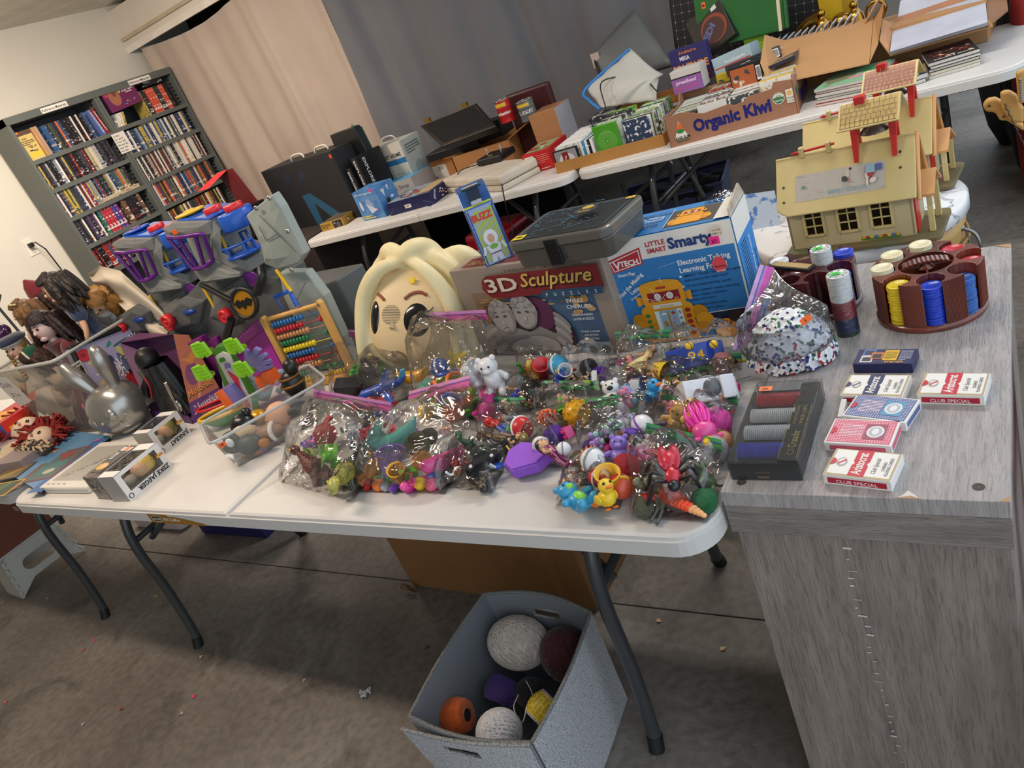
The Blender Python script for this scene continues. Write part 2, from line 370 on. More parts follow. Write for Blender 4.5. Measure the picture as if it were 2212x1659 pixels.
L0,L1=Yl0+.026,Yl1-.03; R0,R1=Yl1+.03,Yr1-.03
row(SX,L0+.19,L1-.1,lz[0],'slim dvd case right of the yellow box, top shelf of the left bookcase','dvds on the left bookcase, top shelf',seed=11,cols=[0,1,2,0,1,3,4,9,19,13,5,16,17])
row(SX,L0,L1-.06,lz[1],'slim mostly black and white dvd case packed on the second shelf of the left bookcase','dvds on the left bookcase, second shelf',seed=12,cols=[0,1,2,5,16,17,3,12,18,0,11,21,7])
row(SX,L0,L1-.05,lz[2],'colourful slim dvd case packed on the third shelf of the left bookcase','dvds on the left bookcase, third shelf',seed=13)
row(SX,L0,L0+.2,lz[3],'slim dvd case at the left end of the fourth shelf, left bookcase','dvds on the left bookcase, fourth shelf',seed=14,cols=[3,5,0,17,20,2])
row(SX,L0+.21,L0+.4,lz[3],'purple, red or green boxed dvd set in the middle of the fourth shelf','boxed sets on the fourth shelf',seed=15,cols=[22,23,24,25,22],wr=(.028,.03),name='dvd_set',cat='dvd set')
row(SX,L0+.42,L1-.04,lz[3],'thick dark boxed set near the right end of the fourth shelf, left bookcase','dark boxed sets on the fourth shelf',seed=16,cols=[14,0,1,14,15],wr=(.03,.04),name='dvd_set',cat='dvd set')
row(SX,L0,L1-.3,lz[4],'dark slim dvd case on the shelf just above the dolls, left bookcase','dvds on the left bookcase, fifth shelf',seed=17,cols=[0,1,7,2,9])
row(SX,R0+.335,R0+.40,rz_[0],'upright dvd case under the purple box, top shelf of the right bookcase','dvds under the purple box',seed=21,cols=[0,2,16,11,10])
row(SX,R0+.405,R1-.06,rz_[0],'tall boxed series standing at the right of the purple box, top shelf','boxed series beside the purple box',seed=22,cols=[13,28,12,0,2,1,16],wr=(.022,.026))
row(SX,R0+.42,R1-.02,rz_[0]+.205,'dark dvd lying over the boxed series on the top shelf, right bookcase','dvds lying over the boxed series',seed=23,cols=[0,1,6],h=.014*5,wr=(.19,),d=.13)
row(SX,R0,R1-.04,rz_[1],'slim blue-tinged dvd case in the front row, second shelf of the right bookcase','dvds on the right bookcase, second shelf',h=.165,seed=24,cols=[8,9,3,4,8,21,12,17,11])
row(SX,R0,R1-.04,rz_[2],'slim dvd case packed on the third shelf of the right bookcase','dvds on the right bookcase, third shelf',seed=25,cols=[3,4,12,0,18,5,19,6,15,2])
row(SX,R0,R1-.05,rz_[3],'slim dvd case packed on the fourth shelf of the right bookcase','dvds on the right bookcase, fourth shelf',seed=26,cols=[9,3,13,20,5,6,19,0,10,4])
row(SX,R0,R1-.1,rz_[4],'slim dvd case on the lowest visible shelf of the right bookcase','dvds on the right bookcase, fifth shelf',seed=27,cols=[0,13,6,16,5,3,7,11])

b=Box('game_box','yellow box with orange sticker at the left end of the top shelf','box',(SX-.14,L0,lz[0]),.12,.11,.2,mat('#4c3a26'),rz=0)
a=b.right(); a.rect(0,.0,.11,.2,'#c9b36c'); a.rect(.0,.17,.11,.2,'#5a4030'); a.rect(0,.02,.11,.05,'#d9bb3a'); a.text('30th',.02,.14,.02,'#3a2a1a'); a.lines(.01,.1,.09,.035,3,'#4a3420'); a.blobs(.01,.05,.09,.05,12,['#6a4a2c','#3c2a1c','#8c6c3c'],.09); a.rect(.0,.185,.02,.2,'#ff7a30'); a.done()
for i,(c_,l) in enumerate((('#b98a5c','tan'),('#a98f7c','pale brown'))):
 tag(obj('hardback_book',MB().box(SX-.15,L0+.115+i*.024,lz[0],SX-.01,L0+.137+i*.024,lz[0]+.2),mat(c_,.6),bev=.001),l+' hardback standing just right of the yellow box','book')
for i,(c_,l,dy) in enumerate((('#6b7fb8','pink and blue dvd case leaning at the right of the top shelf row',.055),('#9c2f2c','red case with white lettering leaning against the bookcase side',.025))):
 t=thing('dvd_case',l,'dvd case',(SX-.02,L1-dy,lz[0]+.002)); t.rotation_euler=(.12,0,0)
 obj('case',MB().box(-.13,0,0,0,.02,.19),mat(c_,.4),t,bev=.001)
 a=Art(t,(.0,.0,0),(0,1,0),(0,0,1),'spine_print'); a.text('ADVENTURES' if i else 'Princess',.016,.02,.014,'#f4e8e4',w=.15,rot=PI/2); a.done()
b=Box('fitness_box','purple fitness dvd box lying over the cases, top shelf of the right bookcase','box',(SX-.17,R0+.03,rz_[0]+.105),.165,.30,.155,mat('#3a1838'))
b.t.rotation_euler=(0.05,0,0)
a=b.right(); a.rect(0,0,.3,.16,'#6a2052'); a.ell(.09,.09,.05,.06,'#a0644c'); a.ell(.1,.12,.02,.025,'#7a4434'); a.ell(.03,.13,.022,.022,'#b03a5c'); a.text('ZUMBA',.17,.11,.035,'#ede6e0',w=.11); a.text('fitness',.2,.095,.018,'#ede6e0',w=.06); a.ell(.15,.125,.014,.018,'#9ac040'); a.blobs(.14,.02,.12,.03,6,['#e0b040','#60a0c0','#d04060'],.08); a.done()
for i in range(5):
 t=tag(obj('dvd_case',MB().box(-.13,0,0,0,.016,.10),SP[[21,4,3,4,11][i]]),'dvd case tilted sideways at the left end of the top shelf, right bookcase','dvd case','tilted dvds on the right bookcase')
 t.location=(SX-.02,R0+.005+i*.02,rz_[0]+.002); t.rotation_euler=(-.32,0,0)
b=Box('cassette_box','cream box lying over the row, third shelf of the left bookcase','box',(SX-.03,L0+.3,lz[2]+.002),.025,.33,.028,mat('#b7a88c'))
a=b.right(); a.blobs(.12,.002,.2,.025,9,['#8c4a3a','#3c3c50','#d0b070'],.06); a.done()
tag(obj('cassette_case',MB().box(SX-.1,R0+.2,rz_[1]+.168,SX-.02,R0+.36,rz_[1]+.2),mat('#9a988f',.4),bev=.002),'grey case lying over the dvds, second shelf of the right bookcase','case')
# TABLES
WP=mat('#cfcdca',.42,var=.03,vs=3,bump=.06,bs=220); WPs=mat('#c8c6c2',.5,var=.04,bump=.1,bs=160)
LG=mat('#37393c',.35,coat=.3,var=.05)
def rrect(x0,y0,x1,y1,r,n=8,corners=(1,1,1,1)):
 pts=[]
 for (cx,cy,a0,on) in ((x0+r,y0+r,PI,corners[0]),(x1-r,y0+r,1.5*PI,corners[1]),(x1-r,y1-r,0,corners[2]),(x0+r,y1-r,.5*PI,corners[3])):
  if on:
   for i in range(n+1): t=a0+PI/2*i/n; pts.append((cx+r*math.cos(t),cy+r*math.sin(t)))
  else: pts.append((x0 if cx<(x0+x1)/2 else x1,y0 if cy<(y0+y1)/2 else y1))
 return pts
def slab(mb,outer,z,th,lip=.006,inset=.012,mi=0):
 """moulded top: raised flat top with stepped rounded rim"""
 n=len(outer); cx=sum(p[0] for p in outer)/n; cy=sum(p[1] for p in outer)/n
 xs_=[p[0] for p in outer]; ys_=[p[1] for p in outer]; hx=(max(xs_)-min(xs_))/2; hy=(max(ys_)-min(ys_))/2
 def ins(d): return [(cx+(x-cx)*(hx-d)/hx,cy+(y-cy)*(hy-d)/hy) for x,y in outer]
 rings=[(ins(0.012),z-th),(ins(0.0),z-th+.004),(ins(0),z-.012),(ins(.003),z-.011),(ins(.004),z-.004),(ins(.010),z-.0005),(ins(.022),z)]
 vs=[];fs=[]
 for q,zz in rings: vs+=[(x,y,zz) for x,y in q]
 for i in range(len(rings)-1):
  for j in range(n): fs.append((i*n+j,i*n+(j+1)%n,(i+1)*n+(j+1)%n,(i+1)*n+j))
 fs.append(tuple(range((len(rings)-1)*n,len(rings)*n))); fs.append(tuple(range(n))[::-1])
 mb.add(vs,fs,mi)
def legset(t,x,yd,flip,z=.69,w=.76,brace=1,foot=.0):
 for s,yy in ((-1,.1),(1,w-.1)):
  yi=w/2+s*.12*1
  pts=[(x,w/2+s*.16,z),(x+flip*.0,w/2+s*.235,z-.13),(x,w/2+s*.262,z-.25),(x,w/2+s*.265,z-.45),(x,w/2+s*(w/2-.10),.06),(x,w/2+s*(w/2-.085),.0)]
  obj('leg',MB().tube(sm(pts),.0165,10),LG,t)
  obj('foot_cap',MB().cyl((x,w/2+s*(w/2-.0965),.035),(x,w/2+s*(w/2-.083),.0),.0185,n=12),mat('#101012',.6),t)
 obj('crossbar',MB().cyl((x,w/2-.25,z-.22),(x,w/2+.25,z-.22),.011),LG,t)
 if brace: obj('brace',MB().box(-.012,-.006,0,.012,.006,1).__class__().tube([(x,w/2-.2,.44),(x-flip*.33,w/2-.04,z-.02)],.012,6),LG,t)
def sm(pts,k=4):
 """Catmull-Rom through points"""
 p=[V(q) for q in pts]; p=[p[0]*2-p[1]]+p+[p[-1]*2-p[-2]]; o=[]
 for i in range(1,len(p)-2):
  for j in range(k):
   t=j/k; a,b,c,d=p[i-1],p[i],p[i+1],p[i+2]
   o.append(.5*((2*b)+(c-a)*t+(2*a-5*b+4*c-d)*t*t+(3*b-a-3*c+d)*t**3))
 o.append(p[-2]); return o
def table(label,loc,L,W_=.76,rz=0,H=.74,halves=True,r=.07,group=None):
 t=thing('folding_table',label,'table',loc,rz,group)
 if halves:
  for i in (0,1):
   x0,x1=(0,L/2-.002) if i==0 else (L/2+.002,L)
   mb=MB(); slab(mb,rrect(x0,0,x1,W_,r,8,(i==0,i==1,i==1,i==0)),H,.046); obj('tabletop',mb,WP,t)
 else:
  mb=MB(); slab(mb,rrect(0,0,L,W_,r),H,.046); obj('tabletop',mb,WP,t)
 obj('underframe',MB().box(.12,.1,H-.07,L-.12,.13,H-.047).box(.12,W_-.13,H-.07,L-.12,W_-.1,H-.047),LG,t)
 legset(t,.33,0,-1); legset(t,L-.33,0,1)
 return t
T1=table('long white folding table in front, covered with bagged toys',(-1.22,0,0),2.44)
a=Art(T1,(.852,0,.694),(1,0,0),(0,0,1),'maker_sticker',.0006)
a.poly([(0,.002),(.25,.002),(.25,.008),(.19,.018),(.13,.026),(.1,.026),(.09,.032),(0,.032)],'#9a6a1c'); a.ell(.036,.017,.027,.0105,'#e8e4da'); a.ell(.036,.017,.025,.009,'#111111'); a.text('LIFETIME',.016,.0135,.0085,'#f4f0e6',w=.04); a.text('8 ft. | 2,44 m',.07,.012,.014,'#f0ebe0',w=.075,bold=.03); a.done(label='torn gold sticker')
a=Art(T1,(.02,0,.708),(1,0,0),(0,0,1),'name_badge',.0006); a.rect(0,0,.028,.014,'#e0dace'); a.rect(.002,.002,.026,.012,'#30343c'); a.done()
T0=table('white folding table at the far left under the doll bin',(-3.71,.035,0),2.44)
T2=table('white folding table behind, under the open cartons and black box',(-2.15,2.52,0),2.0,W_=.76,rz=-.02)
T3=table('white folding table behind, under the carton of game discs',(-.135,2.5,0),1.86,W_=.76,rz=-.06,halves=False,r=.1)
# PLYWOOD STAND
PZ=.775
pa=P(1555,1063,PZ); pb=P(2183,1085,PZ); pc=P(2162,529,PZ); pw=(pb-pa).length; pang=math.atan2(pb.y-pa.y,pb.x-pa.x); pd=(pc-pb).length

def wood(h1,h2,st,vs=7,hk='#2c2a2a'):
 m=mat(h1,.5,h2=h2,vs=vs,stretch=st,bump=.25,bs=30,thr=(.3,.68)); nt=m.node_tree; N=nt.nodes; L=nt.links
 b=N['Principled BSDF']; mp=[n for n in N if n.type=='MAPPING'][0]; base=[n for n in N if n.type=='VALTORGB'][0]
 wv=N.new('ShaderNodeTexNoise'); wv.inputs['Scale'].default_value=vs*5; wv.inputs['Detail'].default_value=8; wv.inputs['Distortion'].default_value=.5; L.new(mp.outputs[0],wv.inputs['Vector'])
 r=N.new('ShaderNodeValToRGB'); r.color_ramp.elements[0].position=.36; r.color_ramp.elements[1].position=.5; r.color_ramp.elements[0].color=(.6,.6,.62,1); r.color_ramp.elements[1].color=(1,1,1,1)
 L.new(wv.outputs[0],r.inputs[0]); mx=N.new('ShaderNodeMix'); mx.data_type='RGBA'; mx.blend_type='MULTIPLY'; mx.inputs['Factor'].default_value=.7
 L.new(base.outputs[0],mx.inputs['A']); L.new(r.outputs[0],mx.inputs['B']); L.new(mx.outputs['Result'],b.inputs['Base Color']); return m
t=thing('display_stand','grey wood-grain stand at the right holding the poker chips','stand',(pa.x,pa.y,0),pang)
wt=wood('#b0abaa','#989290',(16,1.6,1),5); wf=wood('#978b82','#7c726b',(11,11,1.1),4); wa=wood('#8f8781','#78706b',(1.5,9,16),5)
obj('top_board',MB().box(0,0,PZ-.028,pw,pd,PZ),wt,t,bev=.001)
obj('apron',MB().box(.0,-.0,PZ-.082,pw,.018,PZ-.0285),wa,t,bev=.001)
obj('front_panel',MB().box(.008,.004,.0,pw-.004,.03,PZ-.083),wf,t,bev=.001)
obj('side_panel',MB().box(.008,.03,0,.026,pd-.01,PZ-.029),wf,t); obj('side_panel',MB().box(pw-.022,.03,0,pw-.004,pd-.01,PZ-.029),wf,t)
obj('back_panel',MB().box(.026,pd-.03,0,pw-.022,pd-.01,PZ-.029),wf,t)
a=Art(t,(0,0,PZ),(1,0,0),(0,1,0),'worn_chips'); a.poly([(pw*.655,.0),(pw*.73,.0),(pw*.715,.008),(pw*.7,.013),(pw*.69,.017),(pw*.68,.009)],'#cfc9c4'); a.poly([(pw*.645,.0),(pw*.735,.0),(pw*.7,.006)],'#a87f52'); a.poly([(pw-.012,0),(pw-.001,0),(pw-.001,.012)],'#b0885c'); a.poly([(pw-.03,pd-.001),(pw-.001,pd-.001),(pw-.001,pd-.02)],'#b0885c'); a.done(name='bare_particleboard')['kind']='stuff'
a=Art(t,(0,.004,0),(1,0,0),(0,0,1),'scuff_marks',.0008)
r_=random.Random(5)
for i in range(26):
 zz=PZ-.1-i*.021-r_.uniform(0,.01); xx=pw*.425+r_.uniform(-.004,.004)+i*.0006; a.rect(xx,zz,xx+r_.uniform(.003,.014),zz+r_.uniform(.001,.004),'#d8d3cd')
a.done()['kind']='stuff'
for q in ((2114,1052),(1602,1042),(2112,542)):
 p=P(*q,PZ); l=Matrix.Rotation(-pang,4,'Z')@(p-V((pa.x,pa.y,0)))
 obj('screw_hole',MB().lathe([(.0075,.0006),(.006,.0012),(.0045,.0004),(.001,.0004)],16,(l.x,l.y,PZ)),[mat('#4a4038',.6)],t)
# ON THE GREY STAND
RK=mat('#7c3a2a',.3,h2='#4a2018',vs=14,stretch=(1,1,.35),coat=.5,bump=.05,bs=60)
RK2=mat('#5c2428',.22,h2='#3c181c',vs=10,coat=.7)
def arc(cx,cy,r,a0,a1,n): return [(cx+r*math.cos(a0+(a1-a0)*i/n),cy+r*math.sin(a0+(a1-a0)*i/n)) for i in range(n+1)]
def chip_stack(label,loc,n,h,h2=None,parent=None,rz=0,cols=None,wob=.0008,grp=None,r=.0192):
 t=thing('chip_stack',label,'poker chips',loc,rz,grp); r_=random.Random(int(loc[0]*1e4)); th=.0033
 segs=cols or [(n,h)]
 z=0
 for k,(cnt,c_) in enumerate(segs):
  mb=MB(); last=(k==len(segs)-1)
  for i in range(cnt):
   ox,oy=r_.uniform(-wob,wob),r_.uniform(-wob,wob)
   if last and i==cnt-1: break
   mb.lathe([(r-.0008,z),(r,z+.0005),(r,z+th-.0006),(r-.0008,z+th-.0001)],20,(ox,oy,0)); z+=th
  obj('chips',mb,mat(c_,.3,var=.1,vs=300,stretch=(.2,.2,1)),t,kind='stuff')
 mb=MB(); mb.lathe([(r-.0008,z),(r,z+.0005),(r,z+th-.0006),(r-.0012,z+th),(r*.72,z+th),(r*.69,z+th-.0005),(.0003,z+th-.0005)],28)
 o=obj('chip',mb,mat(segs[-1][1],.28,var=.03),t); return t,z+th
def rack(label,c,R_,h,style,rz,stacks,m):
 t=thing('chip_rack',label,'poker chip rack',(c.x,c.y,PZ),rz); rs=.0225; Rc=R_-.0195; ri=Rc-rs-.004; n=8; op=.0165
 mb=MB()
 al=math.asin(op/R_)           # half opening angle on the rim
 for k in range(n):
  a0=2*PI*k/n; a1=2*PI*(k+1)/n; h_=h
  def slot(a,s):            # arc of slot circle from innermost point to opening, on side s
   cx,cy=Rc*math.cos(a),Rc*math.sin(a); e=V((R_*math.cos(a+s*al)-cx,R_*math.sin(a+s*al)-cy)); ea=math.atan2(e.y,e.x)-a
   ea=(ea+PI)%(2*PI)-PI; st=PI*s; q=[]
   for i in range(8): tt=a+st+(ea-st)*i/7; q.append((cx+rs*math.cos(tt),cy+rs*math.sin(tt)))
   return q
  poly=arc(0,0,ri,a0,a1,6)+slot(a1,-1)+arc(0,0,R_,a1-al,a0+al,6)[1:-1]+slot(a0,1)[::-1]
  mb.prism(poly,.012,h_)
 obj('slotted_body',mb,m,t,bev=.0012)
 mb=MB().lathe([(.0001,0),(R_,0),(R_+.0015,.003),(R_+.001,.012),(.0001,.012)],40); obj('base',mb,m,t)
 if style=='well':
  obj('well_floor',MB().lathe([(.0001,h-.035),(ri+.001,h-.035)],30),m,t)
  obj('divider',MB().box(-ri,-.0015,h-.035,ri,.0015,h-.006),m,t); obj('divider',MB().box(-.0015,-ri,h-.035,.0015,ri,h-.006),m,t)
  mb=MB().lathe([(.016,h-.008),(.009,h-.002),(.007,h+.004),(.0001,h+.004)],20); obj('handle_post',mb,m,t)
  mb=MB(); mb.grid(4,20,lambda v,u:(-.011+.022*v,-.036+.072*u,h+.0055-.006*(2*u-1)**2+.0008*(1 if int(u*20)%2 else -1)),sm=False)
  obj('handle_grip',mb,m,t,solid=.004)
  mb=MB()
  for k in range(n):
   a0=2*PI*k/n+al+.02; a1=2*PI*(k+1)/n-al-.02
   for i in range(17):
    a_=a0+(a1-a0)*i/16; mb.cyl((R_*math.cos(a_),R_*math.sin(a_),.014),(R_*math.cos(a_),R_*math.sin(a_),h-.001),.0009,n=4,caps=False)
  obj('fluting',mb,m,t,kind='stuff')
 else:
  obj('lid',MB().lathe([(ri+.001,h-.002),(ri-.004,h+.001),(.02,h+.002),(.0001,h+.002)],30),m,t)
 for k,(cnt,c_,lab) in stacks.items():
  a_=2*PI*k/n+rz; p=V((c.x+Rc*math.cos(a_)*.995,c.y+Rc*math.sin(a_)*.995,PZ+.0125))
  chip_stack(lab,p,cnt,c_)
 return t
ca=P(2012,668,PZ); ra=.5*((P(2126,640,PZ)-P(1895,692,PZ)).length)
ha=.097
rot_=math.atan2(P(2030,730,PZ).y-ca.y,P(2030,730,PZ).x-ca.x)
rack('round dark red poker rack with fluted panels and carrying handle, yellow and blue chips',ca,ra,ha,'well',rot_,
 {0:(22,'#1c3fc4','stack of royal blue chips facing front in the fluted rack'),7:(23,'#e0c21c','stack of yellow chips in the front of the fluted rack'),1:(20,'#2a5fb0','stack of paler blue chips at the right of the fluted rack'),
  6:(28,'#e8dfbc','tall stack of cream chips at the left front of the fluted rack'),5:(28,'#eadfb8','stack of cream chips at the left back of the fluted rack'),4:(28,'#ece2be','stack of cream chips at the rear of the fluted rack'),
  2:(22,'#c02436','stack of red chips at the right rear of the fluted rack'),3:(24,'#c4283a','stack of red chips hidden deep at the back of the fluted rack')},RK)
cb=P(1790,640,PZ); cb=ca+V((-.215,.075,0))
rack('round glossy maroon poker rack behind the wrapped chip tubes',cb,ra*.98,.095,'lid',rot_+.2,
 {1:(20,'#2430a0','stack of dark blue chips at the right of the maroon rack'),2:(27,'#2b46c8','tall stack of bright blue chips at the right rear of the maroon rack'),5:(27,'#e8e8ea','stack of white chips at the left rear of the maroon rack')},RK2)
t=thing('name_bar','gold bar with black edge lying on the maroon rack','plate',(cb.x-.03,cb.y-.01,PZ+.0975)); t.rotation_euler=(0,0,-.5)
obj('bar',MB().box(-.05,-.012,0,.05,.012,.006),mat('#15151a',.5),t,bev=.002); obj('gold_inlay',MB().box(-.045,-.009,.006,.045,.009,.0068),mat('#b89a5c',.5,bump=.3,bs=400),t)
def topsticker(parent,x,y,z,h,s=.011,rot=0,txt=None):
 u=(math.cos(rot),math.sin(rot),0); v=(-math.sin(rot),math.cos(rot),0); a=Art(parent,(x,y,z),u,v,'price_sticker',.0008); a.rect(-s,-s*.7,s,s*.7,h)
 if txt: a.text(txt,-s*.5,-s*.35,s*.8,'#222222',w=s)
 a.done()
for (bx,by,tx,ty,l) in ((1833,718,1807,572,'front'),(1795,655,1752,548,'rear')):
 p=P(bx,by,PZ); n_=34
 lab={'front':'shrink-wrapped tube of chips, white over red over navy, standing nearest the fluted rack','rear':'shrink-wrapped tube of chips, white over red, standing right behind the bag of chips'}[l]
 t,zt=chip_stack(lab,(p.x,p.y,PZ),0,0,cols=[(2,'#1f4a38'),(9,'#2a3560'),(11,'#8a3038'),(16,'#d4d6d6')],wob=.0002,r=.0205)
 obj('wrap',MB().lathe([(.0212,.0),(.0212,zt-.001),(.0195,zt+.0005)],24),clear(rough=.12,gl=.5,bump=.25,bs=60),t)
 topsticker(t,-.004,.0,zt+.0006,'#2fd93a',.0085,.3,'$3')
 mb=MB()
 for i in range(8):
  a_=2*PI*i/8; mb.box(-.0012,-.0025,0,.0012,.0025,.0004);
 dots=Art(t,(0,0,zt+.0001),(1,0,0),(0,1,0),'edge_spots',.0002)
 for i in range(8): a_=2*PI*i/8; dots.ell(.0155*math.cos(a_),.0155*math.sin(a_),.0022,.0012,'#55607c',8,a_+PI/2)
 dots.done()
chip_cols=['#eceef0','#b02a34','#2b3f8c','#1f6a4a','#1a1a20','#eceef0']
chip_names=['white','red','blue','green','black','white']
def chip_meshes():
 out=[]
 for c_ in chip_cols:
  mb=MB(); R0=.0195; H=.0033
  mb.lathe([(.0001,0),(R0,0),(R0,H),(R0*.80,H)],24,mi=0)
  mb.lathe([(R0*.80,H),(R0*.62,H-.0001)],24,mi=1); mb.lathe([(R0*.62,H-.0001),(.0001,H-.0001)],24,mi=2)
  for i in range(6):
   a_=2*PI*i/6; T=Matrix.Rotation(a_,4,'Z'); mb.T=T; mb.box(R0*.80,-.0028,-.0001,R0+.0001,.0028,H+.0001,3)
  mb.T=Matrix(); me=bpy.data.meshes.new('poker_chip'); me.from_pydata([tuple(v) for v in mb.v],[],mb.f); me.polygons.foreach_set('material_index',mb.m); me.polygons.foreach_set('use_smooth',[False]*len(mb.f))
  wh=mat('#eceef0',.3,var=.03); bl=mat('#26345e',.3,var=.03); b_=mat(c_,.3,var=.03)
  for m in (b_,wh,mat('#dfe2e6',.25,var=.03),bl if c_=='#eceef0' else wh): me.materials.append(m)
  out.append(me)
 return out
CM=chip_meshes()
bc=P(1712,775,PZ); r_=random.Random(8)
hs=[(0,.0)]
cam_dir=(CAM-bc).normalized()
n_ch=0
for i in range(200):
 ou=i<64; z_=1-1.12*((i%64 if ou else (i-64)%68)+.5)/(64 if ou else 68); a_=i*2.39996; q_=math.sqrt(max(0,1-z_*z_)); u=V((q_*math.cos(a_),q_*math.sin(a_),z_))
 if u.dot(cam_dir)<-.2: continue
 k=1.02 if ou else .93-((i-64)//68)*.1+r_.uniform(-.03,.03)
 p=bc+V((u.x*.075*k,u.y*.058*k,.006+u.z*.088*k)); p.x+=-.0*p.z
 ci=r_.choice((0,0,5,0,1,2,3,4)) if ou else r_.randrange(6); o=bpy.data.objects.new('poker_chip',CM[ci]); COL.objects.link(o); o.location=p
 jj=.16 if ou else .4; ax=(u+V((r_.uniform(-jj,jj),r_.uniform(-jj,jj),r_.uniform(-jj,jj)))).normalized()
 if p.z<PZ+.02: o.location.z=PZ+.021
 o.rotation_euler=ax.to_track_quat('Z','Y').to_euler()
 tag(o,'loose '+chip_names[ci]+' poker chip with contrasting edge spots inside the big clear bag','poker chip','loose %s chips in the clear bag'%chip_names[ci]); n_ch+=1

ZIPP='#b04f9c'
t=thing('zip_bag','large clear zip bag full of loose poker chips, purple zip upright at its left','bag',(bc.x,bc.y,PZ))
z0,z1=PY(1672,578,bc.y-.0),PY(1610,757,bc.y-.045)
z0=PX(1672,578,bc.x-.035); z1=PX(1612,762,bc.x-.085)

def chipbag(u,v):
 th=2*PI*u; c,s_=math.cos(th),math.sin(th)
 a=V((-.012+.088*c,.070*s_,.05));
 L_=(z0-bc)*(.5-.5*s_)*1.0+(z1-bc)*(.5+.5*s_)*1.0
 L_=(z0-bc)*(.5+.5*s_)+(z1-bc)*(.5-.5*s_)
 if v<.35:
  k=math.sin(v/.35*PI/2); q=V((-.004+.088*c*k,.07*s_*k,.001+.05*(1-math.cos(v/.35*PI/2))))
 elif v<.62:
  w_=(v-.35)/.27; q=V((-.004+.088*c*(1-.08*w_),.07*s_*(1-.05*w_),.051+.045*w_))
 else:
  w_=(v-.62)/.38; w2=w_*w_*(3-2*w_); q=V((-.004+.081*c,.0665*s_,.096)).lerp(L_+V((.003*c*0,0,0)),w2)
  if w2>.98: q=L_+V((.0012*c,0,0))
 nn=mn.noise(V((c*3,s_*3,v*7)))*.006*(1-.6*v); return q+V((c,s_,.4)).normalized()*nn
mb=MB().grid(48,30,chipbag); obj('film',mb,clear('#eef0f4',.06,.06,.7,.6,22),t)
zd=(z1-z0).normalized(); zn=V((0.9,.0,-.35)); zn=(zn-zd*zn.dot(zd)).normalized()
def strip(t,p0,p1,side,w,cols,name='zip_strip'):
 """zip closure: flat band with raised ridges"""
 d=p1-p0; mb=MB()
 cuts=[0,.35,.45,.62,.70,1]; ms=[mat(c_,.35,var=.05) for c_ in cols]
 for i in range(5):
  a0,a1=cuts[i]*w,cuts[i+1]*w; h=.0012 if i%2 else .0006; up_=d.cross(side).normalized()*h
  q=[]
  N_=14
  for k in range(N_+1):
   b=p0+d*(k/N_)+d.cross(side).normalized()*(.0022*math.sin(k*1.9+p0.x*40)*math.sin(PI*k/N_)); q.append((b+side*a0,b+side*a1))
  for k in range(N_):
   (A,B),(C_,D_)=q[k],q[k+1]; mb.add([A+up_,B+up_,D_+up_,C_+up_,A-up_,B-up_,D_-up_,C_-up_],[(0,1,2,3),(7,6,5,4),(0,4,5,1),(3,2,6,7),(1,5,6,2),(0,3,7,4)],i%len(ms))
 return obj(name,mb,ms,t)
strip(t,z0-bc+V((0,0,0)),z1-bc,-zn,.028,['#c765b4','#e05ac0','#b98cc4','#5a66c8','#c9a8d8'])
a=Art(t,V((.045,-.058,.1)),(.75,.5,.35),V((-.3,-.1,.9)),'price_sticker',.004); a.rect(0,0,.02,.013,'#ff6a1c'); a.text('5',.007,.003,.009,'#222222'); a.done()
A,w_,rz=ab((1588,1012),(1737,1016),PZ); A,w_,rz=ab((1583,1036),(1735,1038),PZ)
dd=(P(1762,838,PZ)-P(1735,1038,PZ)).length*.86
hh=.040
t=thing('chip_case','clear-lidded black case of red, white and blue chips','case',A,rz)
obj('tray',MB().box(.002,.002,0,w_-.002,dd,.022).box(.0,.0,0,w_,.004,hh*.8),mat('#15161a',.35),t,bev=.001)
obj('title_strip',MB().box(w_*.70,.004,.022,w_-.003,dd,hh-.004),mat('#101013',.4),t)
for k,(c_,nm) in enumerate((('#3b44c8','blue'),('#e4e6e6','white'),('#e4e6e6','white'),('#cc2f38','red'))):
 y=.03+k*(dd-.03)/4; mb=MB(); nn=22
 for i in range(nn): mb.cyl((.006+i*(w_*.68)/nn,y+.012,.022),(.006+(i+.82)*(w_*.68)/nn,y+.012,.022),.0155,n=16)
 wh=A+Matrix.Rotation(rz,3,'Z')@V((.0,.0,.0)); tt=thing('chip_row','row of %s chips on edge in the clear-lidded case, %s'%(nm,('nearest the front','second from the front','third from the front','at the back')[k]),'poker chips',A,rz)
 obj('chips',mb,mat(c_,.35,var=.08,vs=300),tt,kind='stuff')
obj('clear_lid',MB().box(-.002,-.002,.001,w_,dd+.002,hh),clear('#eef2f4',.03,.05,.5,.04),t,bev=.002)
a=Art(t,(w_*.73,.006,hh-.0038),(0,1,0),(-1,0,0),'case_title'); a.o=V((w_*.9,.012,hh-.0036)); a.text('Crusader',.022,.0,.017,'#c8b06a',w=.045,bold=.02); a.text('100 PLASTIC INTERLOCKING',.085,.011,.006,'#c8b06a',w=.05); a.text('POKER CHIPS',.085,.0,.0085,'#c8b06a',w=.05); a.ell(.01,.005,.008,.005,'#c8b06a'); a.ell(.01,.005,.0068,.004,'#15161a'); a.line(-.005,-.006,.14,-.006,.001,'#c8b06a'); a.line(-.005,.021,.14,.021,.001,'#c8b06a'); a.done()
a=Art(t,(0,0,0),(1,0,0),(0,0,1),'worn_label',.0006); a.rect(w_*.38,.004,w_*.55,.008,'#8c6a3c'); a.rect(w_*.36,.013,w_*.58,.016,'#5c4a34'); a.done()
sticker(t,(.008,dd-.03,hh+.0005),(1,0,0),(0,1,0),'#ff7a2a','2',.022,.014)
